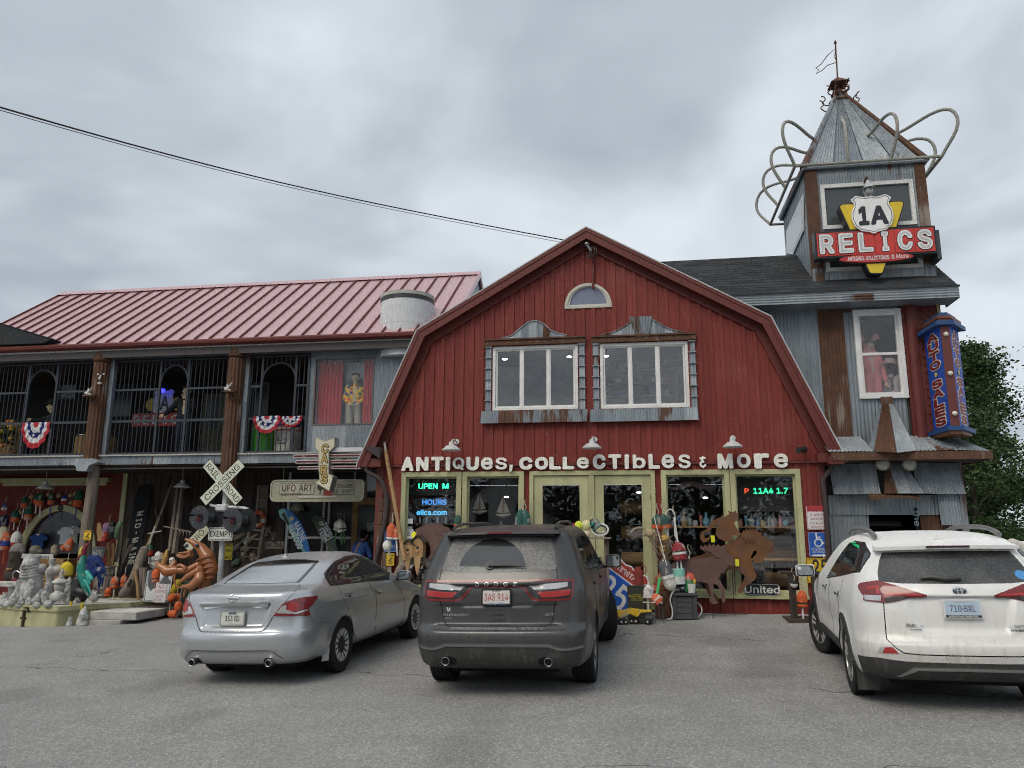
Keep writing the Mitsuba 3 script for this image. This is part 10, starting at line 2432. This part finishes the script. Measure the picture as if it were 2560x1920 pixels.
k=thing('rust_cabinet','small rusty iron stove behind the wire rack','stove')
sx_=(0.41,0.373)[0]
part(k,'box',cbx(sx_-.15,sx_+.12,-.45,-.2,float(zg(sx_,-.3)),(0.414,0.503)[1]-.003,.01),'rusted_steel',s=0)
part(k,'door',cyl((sx_-.02,-.455,.35),(sx_-.02,-.47,.35),.08,16),'rusted_steel')
# painted sign at the window foot, plates on the right wall, the small stand
a,b=(1.838,0.455),(2.449,0.588)
sign('black oval nameplate with raised white letters at the window foot',a,b,-.058,(.012,.02,.02),[('United',.115,0,0,(.58,.58,.56),True,.60)],r=.085,border=((.5,.5,.5),.008,.006))
a,b=(2.986,1.563),(3.323,1.98)
kw=sign('white and red warning plate about falling snow on the barn wall',a,b,-.02,(.62,.61,.61),[('WARNING',.062,0,.165,(.62,.62,.62),True,.26),('BEWARE OF',.042,0,.055,(.30,.05,.08),False,.22),('SNOW AND',.042,0,-.02,(.30,.05,.08),False,.22),('ICE FALLING',.042,0,-.095,(.30,.05,.08),False,.25),('FROM ROOF',.042,0,-.165,(.30,.05,.08),False,.22)],r=.03,border=((.3,.05,.07),.008,.005),extra=[('red_band',sbox(-.155,.11,.155,.215),(.36,.035,.045))])
lk_=[q for q in scene if q.startswith(kw+'__lettering')][0]
a,b=(2.986,1.095),(3.321,1.519)
WCH=union_all([Point(-.03,.165).buffer(.020),LineString([(-.03,.14),(-.02,.06),(.05,.06),(.075,-.01),(.10,0)]).buffer(.012),LineString([(-.025,.10),(.04,.10)]).buffer(.009),Point(0,.0).buffer(.075).difference(Point(0,0).buffer(.055)).difference(sbox(.01,.015,.2,.2))])
sign('blue wheelchair access plate with a white arrow on the barn wall',a,b,-.02,(.012,.085,.36),[('ACCESSIBLE',.038,0,-.075,(.62,.62,.62),False,.25),('ENTRANCE',.038,0,-.125,(.62,.62,.62),False,.22)],r=.03,border=((.6,.6,.6),.008,.004),extra=[('wheelchair',affinity.translate(affinity.scale(WCH,.95,.95,origin=(0,0)),0,.03),(.62,.62,.62)),('arrow',Polygon([(-.12,-.205),(.06,-.205),(.06,-.225),(.13,-.19),(.06,-.155),(.06,-.175),(-.12,-.175)]),(.62,.62,.62))])
a,b=(2.912,0.643),(3.359,1.074)
sign('yellow speed plate with black numerals behind the white car mirror',a,b,-.02,(.58,.38,.02),[('25',.24,0.02,.06,BK,True,.26),('M.P.H.',.10,0,-.14,BK,True,.3)],r=.03,border=(BK,.014,.010))
k=thing('rail_stand','dark wooden railing stub with hanging floats left of the white car','railing')
t0,t1=(2.361,0.855),(2.917,0.861)
gz=float(zg(t0[0]+.2,-.75))
part(k,'rail',cbx(t0[0],t1[0]+.3,-.80,-.66,t0[1]-.03,t0[1]+.005,.006),'wood_dark',s=0,uv=(1,.4))
for x in(t0[0]+.17,t1[0]-.02):part(k,'post',bx(x-.05,x+.05,-.78,-.69,gz-.05,t0[1]-.031),'wood_dark',s=0,uv=(0,.3))
part(k,'foot',cbx(t0[0]+.05,t1[0]+.4,-.9,-.3,gz-.05,gz+.05,.008),'wood_dark',s=0,uv=(1,.7))
part(k,'baluster',bx((2.567,0.532)[0]-.02,(2.567,0.532)[0]+.02,-.75,-.72,gz+.05,t0[1]-.031),'wood_dark',s=0,uv=(0,.6))
buoy('orange buoy with a dark belt on a chain under the railing stub',(2.653,0.565),(2.652,0.297),-.85,.085,[(.70,OR),(.80,BK),(1,OR)],dn=.30,stick=(.6,.5,.5))
buoy('white and black ball float under the railing stub',(2.548,0.719),(2.541,0.602),-.82,.065,[(.45,BK),(1,WH)],prof=[(0,.3),(.2,.8),(.5,1),(.8,.8),(1,.3)])
k=thing('cow_statue','white statue with black patches half hidden behind the white car','statue')
cw=(5.68,-1.6,1.21)
cw=np.array(cw)
gz=float(zg(cw[0],-1.6))
part(k,'body',blob([((cw+[0.25,.3,-.1],.26),(cw+[.95,.6,-.12],.28)),((cw+[.0,0,.02],.14),(cw+[.3,.3,.0],.18)),((cw+[-.10,-.1,.12],.09),(cw+[.0,0,.05],.13))]+[((cw+[dx,dy,-.2],.09),(np.array([cw[0]+dx,cw[1]+dy,gz+.06]),.055))for dx,dy in((.2,.2),(.3,.5),(.9,.5),(.95,.8))],.04,3),'matte',(.60,.58,.52),True)
part(k,'patch',blob([((cw+[.02,-.11,-.04],.06),(cw+[.12,-.02,-.12],.07)),((cw+[.10,-.03,.06],.05),(cw+[.2,.1,.1],.06))],.03,2),'matte',(.02,.02,.022),True)
for kk in[q for q in labels if labels[q].get('group')=='crossing blades']:pass
